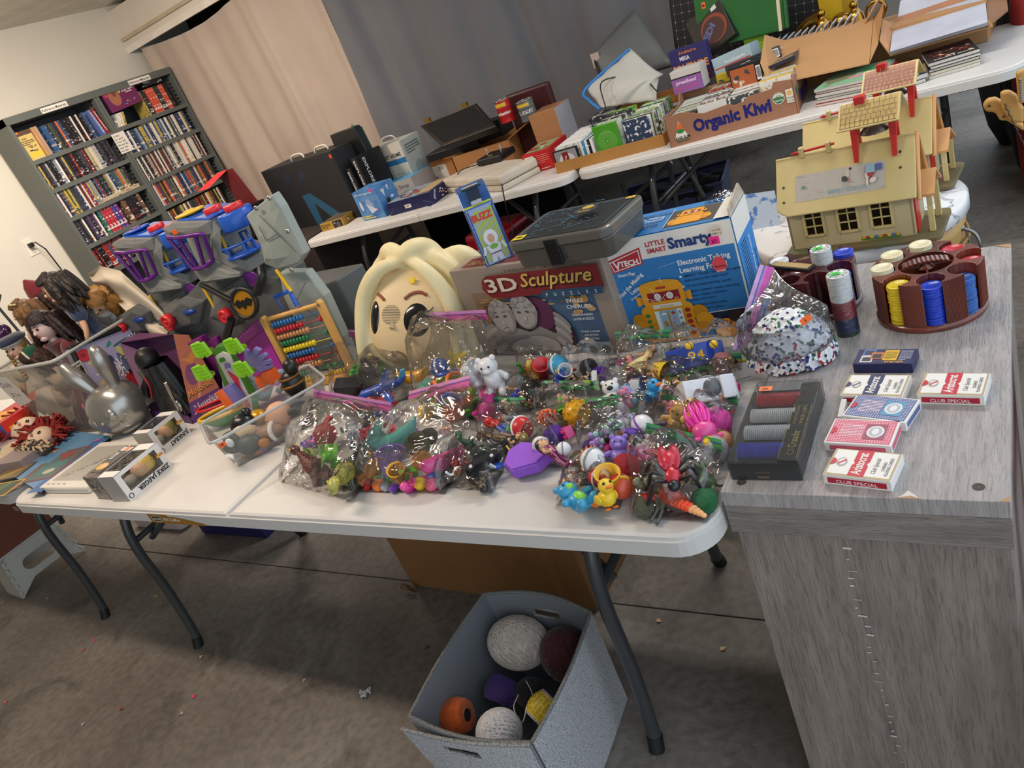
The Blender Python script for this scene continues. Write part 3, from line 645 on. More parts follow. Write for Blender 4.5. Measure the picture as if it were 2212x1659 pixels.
def deck(label,q0,q1,kind,z=PZ,h=.018,l=.064,flip=0,lean=None):
 A,w_,rz=ab(q0,q1,z); w_=min(max(w_,.086),.096)
 m={'b':'#e6e4e0','s':'#1d2352'}[kind[-1]] if kind[-1] in 'bs' else '#e6e4e0'
 b=Box('card_deck',label,'playing cards',A,w_,l,h,mat(m,.35,var=.03),rz,.0008,part='tuck_box'); W_,D_=w_,l
 if lean: b.t.rotation_euler=(lean[0],lean[1],rz)
 a=b.top('printed_top'); f=b.front('printed_edge')
 if kind[0]=='A':
  c_={'r':'#c8203c','n':'#22305f'}[kind[1]]
  a.rect(.001,.001,W_-.001,D_-.001,'#b9a67c'); a.rect(.004,.005,W_-.004,D_-.003,'#eceae6')
  a.poly([(W_*.36,.003),(W_*.60,.003),(W_*.60,D_*.42),(W_*.57,D_*.5),(W_*.60,D_*.58),(W_*.60,D_-.001),(W_*.36,D_-.001),(W_*.36,D_*.58),(W_*.39,D_*.5),(W_*.36,D_*.42)],c_)
  a.text('Aristocrat',W_*.53,.007,.019,'#f0ece6',w=.05,rot=PI/2,bold=.02)
  a.text('Club Special',W_*.74,.012,.009,'#8a8680',w=.036,rot=PI/2,shear=.3); a.text('CASINO',W_*.85,.02,.0062,'#666666',w=.02,rot=PI/2); a.text('PLAYING CARDS',W_*.92,.010,.0062,'#666666',w=.04,rot=PI/2)
  a.ell(W_*.2,D_*.5,.007,.010,'#b8b2ae'); a.ell(W_*.2,D_*.5,.0045,.007,'#eceae6'); a.line(W_*.15,D_*.42,W_*.25,D_*.58,.003,c_)
  a.ell(W_*.03,D_*.5,.008,.008,c_,12,0,-PI/2,PI/2)
  f.rect(.002,.002,W_-.002,h-.002,'#e6e2dc'); f.rect(.006,.004,W_-.006,h-.004,'#b41e38'); f.text('CLUB SPECIAL',.018,.0052,.0085,'#f2e6e6',w=W_-.036,bold=.01)
 elif kind[0]=='B':
  c_,c2={'r':('#d8607c','#9a5068'),'n':('#5a6aa0','#5a9ac0')}[kind[1]]
  a.rect(.003,.003,W_-.003,D_-.003,c_)
  mb_=a.mi('#efeef0')
  for i in range(24):
   for j in range(14):
    x=.006+i*(W_-.012)/23; y=.006+j*(D_-.012)/13; s_=.0011; q=[a.at(x-s_,y),a.at(x,y-s_),a.at(x+s_,y),a.at(x,y+s_)]; a.mb.add(q,[(0,1,2,3)],mb_)
  a.k+=.0002; a.lines(.018,D_*.25,W_*.34,D_*.5,8,'#f0d8e0',.5); a.rect(W_*.55,D_*.2,W_*.86,D_*.8,c2); a.ell(W_*.705,D_*.5,.0125,.015,'#e6e6ea'); a.ell(W_*.705,D_*.5,.0095,.012,'#b8bcc4'); a.ell(W_*.705,D_*.5,.005,.008,'#e8e8ec')
  a.ell(W_*.04,D_*.5,.008,.009,'#c8203c',12,0,-PI/2,PI/2)
  f.rect(.002,.002,W_-.002,h-.002,'#e6e2dc'); f.rect(.008,.004,W_-.008,h-.004,c_)
  r2=b.right('printed_end'); r2.rect(.006,.004,D_-.006,h-.004,c_); r2.done()
 else:
  a.rect(.002,.002,W_-.002,D_-.002,'#20285c')
  for (x,y,s_,c_) in ((.1,.56,.0,'#5878b0'),(.1,.12,.0,'#d8d2cc'),(.26,.32,.0,'#c8783a')): a.rect(W_*x,D_*y,W_*x+.02,D_*y+.022,c_); a.rect(W_*x+.003,D_*y+.003,W_*x+.017,D_*y+.016,'#3a3a4a')
  a.rect(W_*.48,D_*.22,W_*.72,D_*.88,'#e2b42c'); a.lines(W_*.5,D_*.28,W_*.2,D_*.5,7,'#4a3a1c',.4); a.lines(W_*.75,D_*.2,W_*.2,D_*.65,9,'#b8bcd0',.4); a.text('SPIDER',.05,.002,.009,'#e0a030',w=.03)
  f.rect(.002,.002,W_-.002,h-.002,'#1d2352')
 a.done(); f.done(); return b
deck('card deck with a red diagonal band lying nearest the front edge',(1781,1045),(1928,1063),'Arb')
deck('red-patterned card deck lying just behind the frontmost deck',(1783,974),(1932,984),'Brb',h=.017)
deck('blue-patterned card deck with light blue square, overlapping the red one',(1822,916),(1965,934),'Bnb',h=.017)
deck('white card deck with a navy diagonal band between navy and blue decks',(1817,872),(1952,876),'Anb',h=.017)
deck('navy card deck with yellow panel lying at the back of the row',(1845,806),(1973,806),'Sns',h=.018,l=.05)
deck('lone card deck with red band lying at the right of the others',(1983,873),(2128,877),'Arb')
tag(obj('loose_card',MB().box(0,0,0,.008,.05,.014),mat('#ddd8d4')),'folded white card flap left of the blue-patterned deck','card').location=P(1812,915,PZ)
# BAGS OF TOYS
BAGM=clear('#fcfdfe',.02,.04,.62,.8,13)
def wob(p,s=6,a=.01): return mn.noise(p*s)*a
def lying_bag(label,q,H,zipcol,zz=(.02,.02),zh=.013,seed=0,crease=.012,base=.7415,ziptype=1,folded=False):
 """q: pixels of zip-left, zip-right, bottom-right, bottom-left corners resting on the table"""
 zl,zr,br,bl=[P(*p,base) for p in q]; c=(zl+zr+br+bl)/4
 t=thing('zip_bag',label,'bag',(c.x,c.y,base)); H*=1.18; br=br+(br-zr)*.07; bl=bl+(bl-zl)*.07; zl,zr,br,bl=zl-c,zr-c,br-c,bl-c
 zl=zl.copy(); zr=zr.copy(); zl.z=zz[0]; zr.z=zz[1]; bl.z=br.z=0.002
 def base_pt(u,v): return (bl*(1-u)+br*u)*(1-v)+(zl*(1-u)+zr*u)*v
 def thick(u,v):
  a=max(0,1-abs(2*u-1)**2.6); b=max(0,math.sin(PI*min(1,(v*.93+.03)))**.55) if v<.5 else max(0,math.sin(PI*(v*.93+.03)))**.8
  k=(.75+.6*mn.noise((u*3+seed,v*3,seed*1.7)))
  return H*a**.36*b*k
 def topf(u,v):
  p=base_pt(u,v); h=thick(u,v); cr=abs(mn.noise((u*7+seed,v*6,2.0+seed)))
  s_=1+.05*math.sin(seed+u*6+v*3)*0
  return p+V((mn.noise((u*5,v*5,seed))*.006,mn.noise((u*5,v*5,seed+9))*.006,h+(cr-.25)*crease*min(1,h/.02)))
 def botf(u,v):
  p=base_pt(u,v); p.z=p.z*v*v if v>.5 else .0; return V((p.x,p.y,max(.0004,p.z*.98)))
 mb=MB().grid(30,30,topf); mb.grid(14,14,botf); obj('film',mb,BAGM,t)
 if zipcol:
  cols={'purple':['#b0468c','#c8589c','#9a3c80','#6a4a9c','#b87ab0'],'green':['#1f8a3e','#259648','#187034','#3a4a9c','#2f9c55'],'pink':['#d0609c','#e074ac','#c05090','#6a5ab0','#d890b8']}[zipcol]
  side=((bl+br)/2-(zl+zr)/2).normalized()*1.0
  strip(t,zl+V((0,0,.001)),zr+V((0,0,.001)),(V((0,0,.75))-side).normalized(),zh,cols)
 return t
def hx(c_,k): # shade a hex colour
 v=[int(c_.lstrip('#')[i:i+2],16) for i in (0,2,4)]; return '#%02x%02x%02x'%tuple(max(0,min(255,int(x*k))) for x in v)
def tm(c_,r=.35): return mat(c_,r,var=.06,coat=.2)
TOYN=[0]
def toy(kind,label,px,py,s,cols,z=.77,rot=None,cat='toy'):
 TOYN[0]+=1; r=random.Random(TOYN[0]*13); p=P(px,py,z)
 rot=rot if rot is not None else (r.uniform(-1.6,-1.0),r.uniform(-.5,.5),r.uniform(-3,3))
 t=thing({'fig':'toy_figure','beast':'toy_animal','dino':'toy_dinosaur','car':'toy_car','plane':'toy_plane','ball':'toy_ball','bear':'toy_bear','skirt':'toy_doll','bug':'toy_insect','lobster':'toy_lobster','bird':'toy_bird'}.get(kind,'toy_'+kind),label,cat,p,rot=rot); t.scale=(s*(.86 if kind=='blob' else 1.12),)*3; t.location.z-=.006
 c=list(cols)+[cols[-1]]*4; M_=[tm(x) for x in c]
 if kind=='fig':   # skin, torso, legs, hair ; unit height 1 centred
  mb=MB().tube(sm([(0,0,-.05),(0,0,.1),(0,0,.25)],3),[.105,.10,.11,.12,.125,.12,.08][:7],10); obj('torso',mb,M_[1],t)
  for s_ in (-1,1):
   obj('leg',MB().tube([(s_*.06,0,-.03),(s_*.085,.02,-.27),(s_*.09,-.01,-.5)],[.07,.055,.04],8).sph((s_*.09,-.035,-.5),(.045,.08,.035),8,6),M_[2],t)
   k=r.uniform(-.15,.3); obj('arm',MB().tube([(s_*.12,0,.2),(s_*.22,-.05,.08+k*.3),(s_*.24,-.16,.02+k)],[.045,.035,.03],8).sph((s_*.24,-.18,.02+k),.04,8,6),M_[0],t)
  mb=MB().sph((0,-.01,.37),(.12,.12,.14),12,9); mb.sph((0,-.13,.36),.02,6,5); h=obj('head',mb,M_[0],t)
  obj('eye',MB().sph((-.045,-.115,.39),.017,6,5),tm('#15151a'),h); obj('eye',MB().sph((.045,-.115,.39),.017,6,5),tm('#15151a'),h)
  obj('hair',MB().sph((0,.03,.42),(.14,.13,.13),12,8).sph((0,.09,.33),(.11,.07,.14),10,7),M_[3],t)
 elif kind=='beast':
  obj('body',MB().sph((0,0,0),(.2,.34,.19),14,9),M_[0],t)
  h=obj('head',MB().sph((0,-.36,.18),(.15,.17,.15),12,8).sph((0,-.5,.14),(.08,.09,.07),9,6).sph((-.1,-.33,.31),.05,7,5).sph((.1,-.33,.31),.05,7,5),M_[0],t)
  for x in (-1,1):
   obj('eye',MB().sph((x*.07,-.49,.23),.025,6,5),tm('#111114'),h)
   for y in (-1,1): obj('leg',MB().tube([(x*.13,y*.2,-.05),(x*.14,y*.23,-.36)],[.08,.065],8),M_[1],t)
  obj('tail',MB().tube(sm([(0,.3,.05),(0,.45,.12),(0,.55,.3)],3),[.05,.045,.04,.04,.035,.03,.02],7),M_[0],t)
 elif kind=='dino':
  pts=sm([(0,-.62,.34),(0,-.5,.34),(0,-.3,.2),(0,0,.08),(0,.3,.0),(0,.6,-.06),(.08,.9,-.04)],3); n=len(pts); rr=[.05+.15*math.exp(-((i/n-.45)/.2)**2)-.03*i/n for i in range(n)]
  mb=MB().tube(pts,rr,12); obj('body',mb,mat(c[0],.4,h2=c[1],vs=6,bump=.4,bs=25),t)
  h=obj('head',MB().sph((0,-.68,.38),(.1,.17,.1),10,7).sph((0,-.72,.3),(.07,.14,.04),8,5),M_[0],t)
  for x in (-1,1): obj('eye',MB().sph((x*.08,-.68,.44),.025,6,5),tm('#e0c040'),h)
  for x in (-1,1):
   obj('leg',MB().tube([(x*.12,.1,0),(x*.17,.02,-.18),(x*.16,.1,-.36)],[.1,.07,.04],8),M_[1],t); obj('arm',MB().tube([(x*.1,-.3,.1),(x*.15,-.42,.0)],[.04,.025],6),M_[1],t)
  obj('spine_plates',MB().__class__().add([v for i in range(2,n-3,1) for v in (pts[i]+V((-.015,0,rr[i]*.9)),pts[i]+V((.015,0,rr[i]*.9)),pts[i]+V((0,.04,rr[i]+.05)))],[(3*k,3*k+1,3*k+2) for k in range(n-5)]),M_[1],t)
 elif kind in('car','truck'):
  poly=[(-.5,.08),(-.5,.2),(-.25,.24),(-.14,.36),(.2,.36),(.32,.24),(.5,.2),(.5,.08)] if kind=='car' else [(-.5,.08),(-.5,.42),(.12,.42),(.12,.5),(.36,.5),(.42,.3),(.5,.26),(.5,.08)]
  mb=MB(); mb.T=RX(PI/2)@TR(0,0,-.2); mb.prism(poly,0,.4); obj('body',mb,M_[0],t,bev=.02)
  mb=MB().box(-.16,-.205,.25,.2,.205,.33) if kind=='car' else MB().box(.14,-.205,.36,.36,.205,.46); obj('window',mb,tm('#20242c',.15),t)
  for x in (-.3,.3):
   for y in (-1,1): wl=obj('wheel',MB().cyl((x,y*.15,.09),(x,y*.235,.09),.105,n=14),tm('#17171a'),t); obj('hub',MB().cyl((x,y*.235,.09),(x,y*.243,.09),.05,n=10),tm('#c8c8cc'),wl)
  if len(cols)>1: a=Art(t,(-.12,-.0,.362),(1,0,0),(0,1,0),'number_print',.003); a.text(label.split('number ')[-1][:2] if 'number' in label else 'OO',-.02,-.1,.24,cols[1],w=.28); a.done()
 elif kind=='plane':
  obj('fuselage',MB().tube([(-.55,0,0),(-.45,0,0),(.1,0,0),(.4,0,.02),(.55,0,.1)],[.03,.12,.13,.08,.03],12),M_[0],t)
  for y in (-1,1): obj('wing',MB().hexa([(-.15,0,-.03),(.1,0,-.03),(.2,y*.5,.0),(.08,y*.5,.0)],[(-.15,0,0),(.1,0,0),(.2,y*.5,.02),(.08,y*.5,.02)]),M_[0],t)
  obj('tail_fin',MB().hexa([(.35,-.02,.03),(.55,-.02,.05),(.62,-.02,.3),(.52,-.02,.3)],[(.35,.02,.03),(.55,.02,.05),(.62,.02,.3),(.52,.02,.3)]),M_[1],t)
  obj('wheel',MB().cyl((-.2,-.1,-.14),(-.2,.1,-.14),.07,n=10),tm('#17171a'),t)
 elif kind=='ball':
  obj('ball',MB().sph((0,0,0),.5,20,13),M_[0],t)
  obj('band',MB().tube([(.505*math.cos(x),.505*math.sin(x),0) for x in [2*PI*i/24 for i in range(24)]],.05,6,closed=True),M_[1],t)
 elif kind=='ringball':
  mb=MB()
  for ax in range(5):
   R=Euler((ax*1.26,ax*.7+.4,0)).to_matrix()
   mb.tube([R@V((.25*math.cos(x),.25*math.sin(x),.42)) for x in [2*PI*i/18 for i in range(18)]],.05,6,closed=True,mi=ax%2)
  mb.tube([(.5*math.cos(x),.5*math.sin(x),-.1) for x in [2*PI*i/24 for i in range(24)]],.07,6,closed=True,mi=2)
  obj('open_lattice',mb,[M_[0],M_[1],M_[2]],t)
 elif kind=='bear':
  obj('body',MB().sph((0,0,-.12),(.26,.22,.28),14,9),M_[0],t); obj('belly',MB().sph((0,-.06,-.12),(.19,.18,.21),12,8),M_[1],t)
  h=obj('head',MB().sph((0,-.02,.25),(.25,.22,.22),14,9).sph((-.18,0,.43),.08,9,6).sph((.18,0,.43),.08,9,6),M_[0],t)
  obj('muzzle',MB().sph((0,-.2,.2),(.1,.08,.07),9,6),M_[1],h)
  for x in (-1,1):
   obj('eye',MB().sph((x*.09,-.21,.31),.03,7,5),tm('#111114'),h); obj('arm',MB().tube([(x*.2,0,0),(x*.36,-.1,-.06)],[.09,.08],8).sph((x*.37,-.11,-.07),.09,8,6),M_[0],t); obj('leg',MB().tube([(x*.14,0,-.3),(x*.2,-.2,-.38)],[.12,.11],8).sph((x*.2,-.24,-.38),.12,8,6),M_[0],t)
 elif kind=='skirt':
  obj('skirt',MB().lathe([(.3,-.5),(.27,-.45),(.17,-.15),(.08,.05),(.07,.08)],14),M_[0],t); obj('torso',MB().tube([(0,0,.06),(0,0,.25)],[.07,.09],9),M_[0],t)
  obj('head',MB().sph((0,0,.38),(.09,.09,.11),10,8),M_[1],t); obj('hair',MB().sph((0,.05,.4),(.12,.1,.13),10,7).sph((0,.1,.22),(.09,.05,.16),8,6),M_[2],t)
  for x in (-1,1): obj('arm',MB().tube([(x*.09,0,.22),(x*.2,-.05,.05),(x*.2,-.15,.0)],[.035,.03,.022],7),M_[1],t)
 elif kind=='bug':
  obj('body',MB().sph((0,0,0),(.16,.2,.13),12,8).sph((0,.28,.02),(.18,.22,.16),12,8),M_[1],t); obj('head',MB().sph((0,-.24,.02),(.11,.11,.1),10,7),M_[0],t)
  for x in (-1,1):
   for k in (-1,0,1): obj('leg',MB().tube(sm([(x*.1,k*.12,0),(x*.32,k*.2,.16),(x*.42,k*.28,-.12),(x*.5,k*.3,-.3)],3),.035,7),M_[0],t)
   obj('wing',MB().sph((x*.1,.3,.12),(.1,.28,.03),10,5),tm(c[2]),t)
 elif kind=='lobster':
  n=9
  for i in range(n):
   y=-.2+i*.09; k=1-i*.085; obj('tail_segment',MB().sph((0,y,0),(.17*k,.07,.12*k),12,7),tm(c[0] if i<5 else c[1]),t)
  obj('carapace',MB().sph((0,-.36,.02),(.19,.26,.14),14,9),M_[0],t)
  for x in (-1,1):
   obj('claw',MB().tube([(x*.12,-.5,0),(x*.3,-.65,0)],[.05,.06],8).sph((x*.33,-.76,0),(.1,.16,.06),9,6),M_[0],t); obj('feeler',MB().tube(sm([(x*.05,-.6,.05),(x*.1,-.8,.2),(x*.3,-1,.2)],3),.012,5),M_[1],t)
 elif kind=='bird':
  obj('body',MB().sph((0,0,0),(.2,.27,.2),13,9),M_[0],t); h=obj('head',MB().sph((0,-.2,.26),.17,12,9),M_[0],t)
  obj('beak',MB().sph((0,-.38,.23),(.09,.12,.04),9,6),M_[1],h)
  for x in (-1,1): obj('eye',MB().sph((x*.08,-.33,.33),.035,7,5),tm('#111114'),h); obj('wing',MB().sph((x*.2,.03,.02),(.05,.19,.12),9,6),M_[0],t); obj('foot',MB().sph((x*.09,-.08,-.23),(.07,.12,.03),8,5),M_[1],t)
 elif kind=='comb':
  obj('spine',MB().tube(sm([(-.4,0,.2),(-.2,0,.4),(.2,0,.4),(.4,0,.2)],4),.04,7),M_[0],t)
  mb=MB(); n=16
  for i in range(n): u=i/(n-1); x=-.38+.76*u; mb.cyl((x,0,.24+.17*math.sin(PI*u)),(x*.35,0,-.5),.014,n=5)
  obj('tines',mb,M_[0],t,kind='stuff')
 elif kind=='hexbox':
  obj('box',MB().prism([(-.5,-.2),(-.25,-.42),(.3,-.3),(.5,0),(.3,.3),(-.25,.42),(-.5,.2)],-.14,.1),M_[0],t,bev=.012); obj('lid',MB().prism([(-.47,-.18),(-.24,-.39),(.28,-.27),(.47,0),(.28,.27),(-.24,.39),(-.47,.18)],.1,.14),M_[1],t,bev=.01)
 elif kind=='blob':
  def fn(u,v):
   th=2*PI*u; ph=-PI/2+PI*v; q=V((math.cos(ph)*math.cos(th),math.cos(ph)*math.sin(th),math.sin(ph))); return q*(.5*(1+.16*mn.noise(q*4+V((TOYN[0],0,0)))))
  obj('body',MB().grid(24,16,fn),mat(c[0],.5,bump=.8,bs=30),t)
 elif kind=='curls':
  mb=MB().sph((0,0,0),.42,18,12)
  for i in range(46):
   z_=1-2*(i+.5)/46; a_=i*2.4; q=math.sqrt(1-z_*z_); d=V((q*math.cos(a_),q*math.sin(a_),z_)); R=d.to_track_quat('Z','Y').to_matrix()
   mb.tube([R@V((.06*(1-k/9)*math.cos(k*1.1),.06*(1-k/9)*math.sin(k*1.1),.43+.006*k)) for k in range(8)],.022,5)
  obj('curly_hair',mb,M_[0],t); obj('face',MB().sph((0,-.12,-.16),(.3,.32,.28),12,8),M_[1],t)
 elif kind=='puff':
  mb=MB().sph((0,0,0),(.3,.25,.28),14,9); obj('head',mb,M_[1],t)
  mb=MB()
  for i in range(26):
   a_=i*2.4; rr_=.22*math.sqrt((i+.5)/26); mb.tube(sm([(rr_*math.cos(a_),rr_*math.sin(a_),.15),(rr_*1.5*math.cos(a_),rr_*1.5*math.sin(a_),.45),(rr_*1.2*math.cos(a_),rr_*1.2*math.sin(a_),.78)],2),[.06,.07,.06,.04,.02],6)
  obj('tufted_hair',mb,M_[0],t)
  for x in (-1,1): obj('arm',MB().tube([(x*.15,0,-.2),(x*.35,-.1,-.3)],[.07,.06],8),M_[1],t)
  obj('body',MB().sph((0,0,-.38),(.18,.16,.2),12,8),M_[2],t)
 elif kind=='cup':
  obj('cup',MB().lathe([(.0001,-.4),(.28,-.4),(.36,.35),(.39,.38),(.33,.38),(.26,-.3),(.0001,-.3)],20),M_[0],t); obj('handle',MB().tube(sm([(.33,0,.2),(.55,0,.15),(.5,0,-.15),(.3,0,-.2)],4),.045,7),M_[1],t)
 elif kind=='brick':
  obj('block',MB().box(-.5,-.25,-.2,.5,.25,.2),M_[0],t,bev=.02)
  for i in range(4):
   for j in range(2): obj('stud',MB().cyl((-.36+.24*i,-.12+.24*j,.2),(-.36+.24*i,-.12+.24*j,.27),.075,n=10),M_[0],t)
 elif kind=='banana':
  obj('body',MB().tube(sm([(-.55,0,.1),(-.35,0,-.05),(0,0,-.12),(.35,0,-.02),(.55,0,.15)],4),[.05,.08,.12,.15,.17,.18,.19,.19,.19,.18,.17,.15,.13,.11,.08,.05,.03],10),M_[0],t)
 return t
BL='#1d1d22'; SK='#dca880'; WH='#e6e6e8'; RD='#c42a2e'; YE='#e8c024'; BU='#2a55b8'; GN='#3aa046'; PK='#e8509c'; PU='#7a48b0'; OR='#ee7a2a'; GY='#84888e'; BR='#6a4028'; LB='#58a8d8'; LG_='#a8d840'; CE='#e6cfa0'
bags=[
('large zip bag of black trucks and a blue plane, purple zip, right of the abacus',[(752,782),(925,790),(862,902),(722,872)],.085,'purple',(.10,.075)),
('large zip bag of baby toys with lattice ball, purple zip before the big mask',[(932,795),(1100,800),(1060,902),(903,899)],.11,'purple',(.15,.15)),
('large purple-zip bag of dinosaurs and red figures, nearest the parts tub',[(703,905),(868,935),(768,1076),(612,1032)],.085,'purple',(.07,.06)),
('large zip bag of doll accessories with a purple comb, pink zip',[(912,928),(1045,905),(968,1056),(768,1054)],.075,'pink',(.08,.09)),
('small zip bag of dark figures beside the doll accessories',[(1010,945),(1108,972),(1068,1058),(938,1043)],.06,None,(.01,.01)),
('zip bag of red and blue hero figures, green zip, above the dark figures',[(1035,890),(1146,893),(1135,985),(1040,975)],.06,'green',(.02,.02)),
('zip bag holding a purple six-sided box and a dark-haired doll',[(1168,915),(1246,925),(1220,1006),(1097,998)],.06,None,(.01,.01)),
('zip bag of a blue-robed figure lying above the green zip',[(1105,828),(1205,832),(1160,884),(1063,882)],.05,None,(.02,.02)),
('zip bag with a red cap, orange fish and toy can under the puzzle box',[(1130,782),(1240,786),(1212,838),(1115,815)],.065,None,(.03,.03)),
('zip bag of tiny black and purple figures below the puzzle box corner',[(1240,790),(1340,778),(1303,836),(1212,846)],.06,None,(.05,.04)),
('zip bag with a yellow-gowned doll, green zip against the blue robot box',[(1345,775),(1463,764),(1456,830),(1343,818)],.065,'green',(.05,.04)),
('zip bag holding a blue race car numbered 94',[(1462,768),(1605,758),(1602,792),(1453,804)],.065,None,(.05,.05)),
('zip bag with a white toy truck, green zip beside the grey stand',[(1441,822),(1611,812),(1588,895),(1437,880)],.065,'green',(.03,.03)),
('zip bag of a panda and a bright blue bird',[(1302,826),(1440,834),(1438,883),(1303,886)],.07,None,(.03,.03)),
('zip bag with orange hair and yellow curls, green zip',[(1180,857),(1302,860),(1272,920),(1150,915)],.065,'green',(.02,.02)),
('zip bag of purple bears and mice, green zip',[(1272,910),(1434,893),(1394,1000),(1255,976)],.065,'green',(.03,.03)),
('zip bag of a yellow bear and pink troll, green zip touching the chip case',[(1424,890),(1602,905),(1568,990),(1418,952)],.075,'green',(.03,.03)),
('zip bag of a yellow bird and orange duck figures near the table front',[(1252,990),(1374,996),(1342,1094),(1203,1086)],.065,None,(.01,.01)),
('zip bag with a black-legged insect and orange lobster, green zip, at the table corner',[(1384,968),(1572,1018),(1533,1122),(1364,1106)],.075,'green',(.04,.04)),
]
for i,(l,q,H,zc,zz) in enumerate(bags): lying_bag(l,q,H,zc,zz,zh=.027 if zc in('purple','pink') else .021,seed=i*3.7+1)
toys=[
('truck','black toy truck at the left of the trucks bag',775,852,.11,[BL],.775,(.2,.3,.5)),('truck','second black toy truck under the blue plane',800,818,.11,[BL,GY],.785,(.3,.1,2.2)),
('plane','blue toy plane across the trucks bag',825,835,.115,[BU,LB],.80,(.4,0,.6)),('car','red toy car under the blue plane',800,872,.09,[RD,YE],.765,(.5,.1,.2)),
('banana','yellow rubber shape beside the purple zip',890,803,.085,['#e0a01c'],.80,(0,0,.1)),('brick','green toy block at the top of the trucks bag',790,800,.08,[GN],.80,(.2,.1,.4)),('fig','small red and white figure in the trucks bag',845,868,.08,[RD,WH,RD,WH],.77,None),('car','blue toy car at the bottom right of the trucks bag',835,885,.06,[BU,WH],.757,None),
('ball','teal and red toy ball at the left of the baby bag',927,842,.062,['#58b0a0',RD],.79,(.6,.2,0)),('ringball','orange, blue and lime open lattice ball in the baby bag',972,838,.09,[OR,BU,'#a8cc20'],.80,(.3,.5,.2)),
('bear','white toy in the upper right of the baby bag',1060,805,.09,[WH,WH],.82,(0,0,.3)),('ball','white ball with pale band in the baby bag',1022,800,.06,[WH,'#e8d0d0'],.83,(1,0,0)),('banana','bright pink long toy at the right of the baby bag',1040,868,.11,['#f03a98'],.78,(.3,0,-1.2)),
('brick','orange block under the lattice ball',990,880,.07,[OR],.765,(.3,0,.6)),('cup','green toy cup at the bottom of the baby bag',1020,880,.05,[GN,LG_],.765,None),('plane','small yellow toy at the top of the baby bag',985,770,.05,[YE,BU],.85,None),('ball','pale blue ball at the top left of the baby bag',948,790,.045,['#3a5aa0',WH],.84,None),('ball','yellow ball at the bottom left of the baby bag',918,885,.04,[YE,WH],.765,None),
('dino','green and tan spiked dinosaur at the bottom of the dino bag',748,1022,.12,['#a8a44c','#2e3020'],.78,(0.1,.2,.5)),('dino','brown long-tailed dinosaur poking out at the left',685,1015,.11,['#4e2420','#6a342a'],.77,(0,0,-1.9)),('beast','bright green toy animal with legs up',708,982,.075,['#6ccc1c','#7ad82a'],.785,(2.6,.2,.4)),
('blob','crumpled red cloth figure at the upper left of the dino bag',700,935,.07,['#b0202c'],.79,None),('fig','grey armoured figure in the dino bag',760,935,.10,['#8c9096','#8c9096','#7a8088','#6a7078'],.80,(-1.4,.4,.8)),('fig','black suited figure at the right of the dino bag',765,985,.10,[BL,'#24242a',BL,BL],.785,(-1.3,.2,-.6)),('brick','red block at the right of the dino bag',815,935,.075,['#c8242c'],.79,(.4,.2,.9)),('fig','white-helmeted figure at the top left of the dino bag',706,903,.06,[WH,RD,RD,WH],.80,None),('car','blue car with yellow dots near the purple zip',790,915,.055,['#22262c',YE],.80,None),('bear','small purple bear at the left of the dino bag',672,955,.05,[PU,PK],.77,None),('ball','lime ball behind the brown dinosaur',665,980,.035,['#b0c04a',GN],.77,None),
('comb','purple fan-shaped comb in the doll accessories bag',842,990,.08,['#8a6ac0'],.785,(-1.0,.2,.6)),('beast','tan toy dog at the left of the accessories bag',800,1008,.07,['#c8863c','#c8863c'],.78,(.9,.3,-.5)),('blob','dark camouflage cloth clump in the accessories bag',900,955,.065,['#5a5c3a'],.80,None),('blob','smaller dark green cloth clump beside the orange cloth',925,938,.045,['#3a3c2a'],.80,None),
('cup','gold toy tankard in the accessories bag',857,1022,.05,['#d89c1c','#d89c1c'],.775,(.3,.3,.3)),('blob','orange cloth shape in the middle of the accessories bag',908,990,.05,['#e09a3c'],.79,None),('banana','hot pink frame along the right of the accessories bag',955,985,.09,['#f04a9c'],.78,(.5,.2,1.1)),('banana','teal handle across the top of the accessories bag',850,935,.10,['#5aa89c'],.80,(0,0,.9)),
('brick','lime green block in the accessories bag',880,1018,.035,['#7acc30'],.77,None),('fig','pink doll figure at the bottom of the accessories bag',895,1035,.06,[PK,'#f03a8c',PK,PK],.765,None),
]
r_=random.Random(4)
for i in range(14): toys.append((r_.choice(['ball','brick','cup','blob']),['small %s trinket among the doll accessories, %s'%(c,w_) for c,w_ in (('red','far left'),('pink','beside the tan dog'),('orange','under the tan dog'),('white','at the front edge'),('green','left of the tankard'),('purple','right of the tankard'),('magenta','front centre'),('yellow','front left'),('blue','beside the pink frame'),('coral','at the back'),('lilac','near the comb'),('rose','front right'),('peach','near the zip'),('mint','under the comb'))][i],[790,800,815,830,842,850,880,905,935,870,890,930,960,820][i],[1040,1025,1043,1046,1035,1046,1046,1040,1030,965,925,1042,925,1030][i],.026,[[RD,PK,OR,WH,GN,PU,'#c8208c',YE,BU,'#f07060','#b090d0','#e06080','#f0b090','#80d0a0'][i]],.758,None))
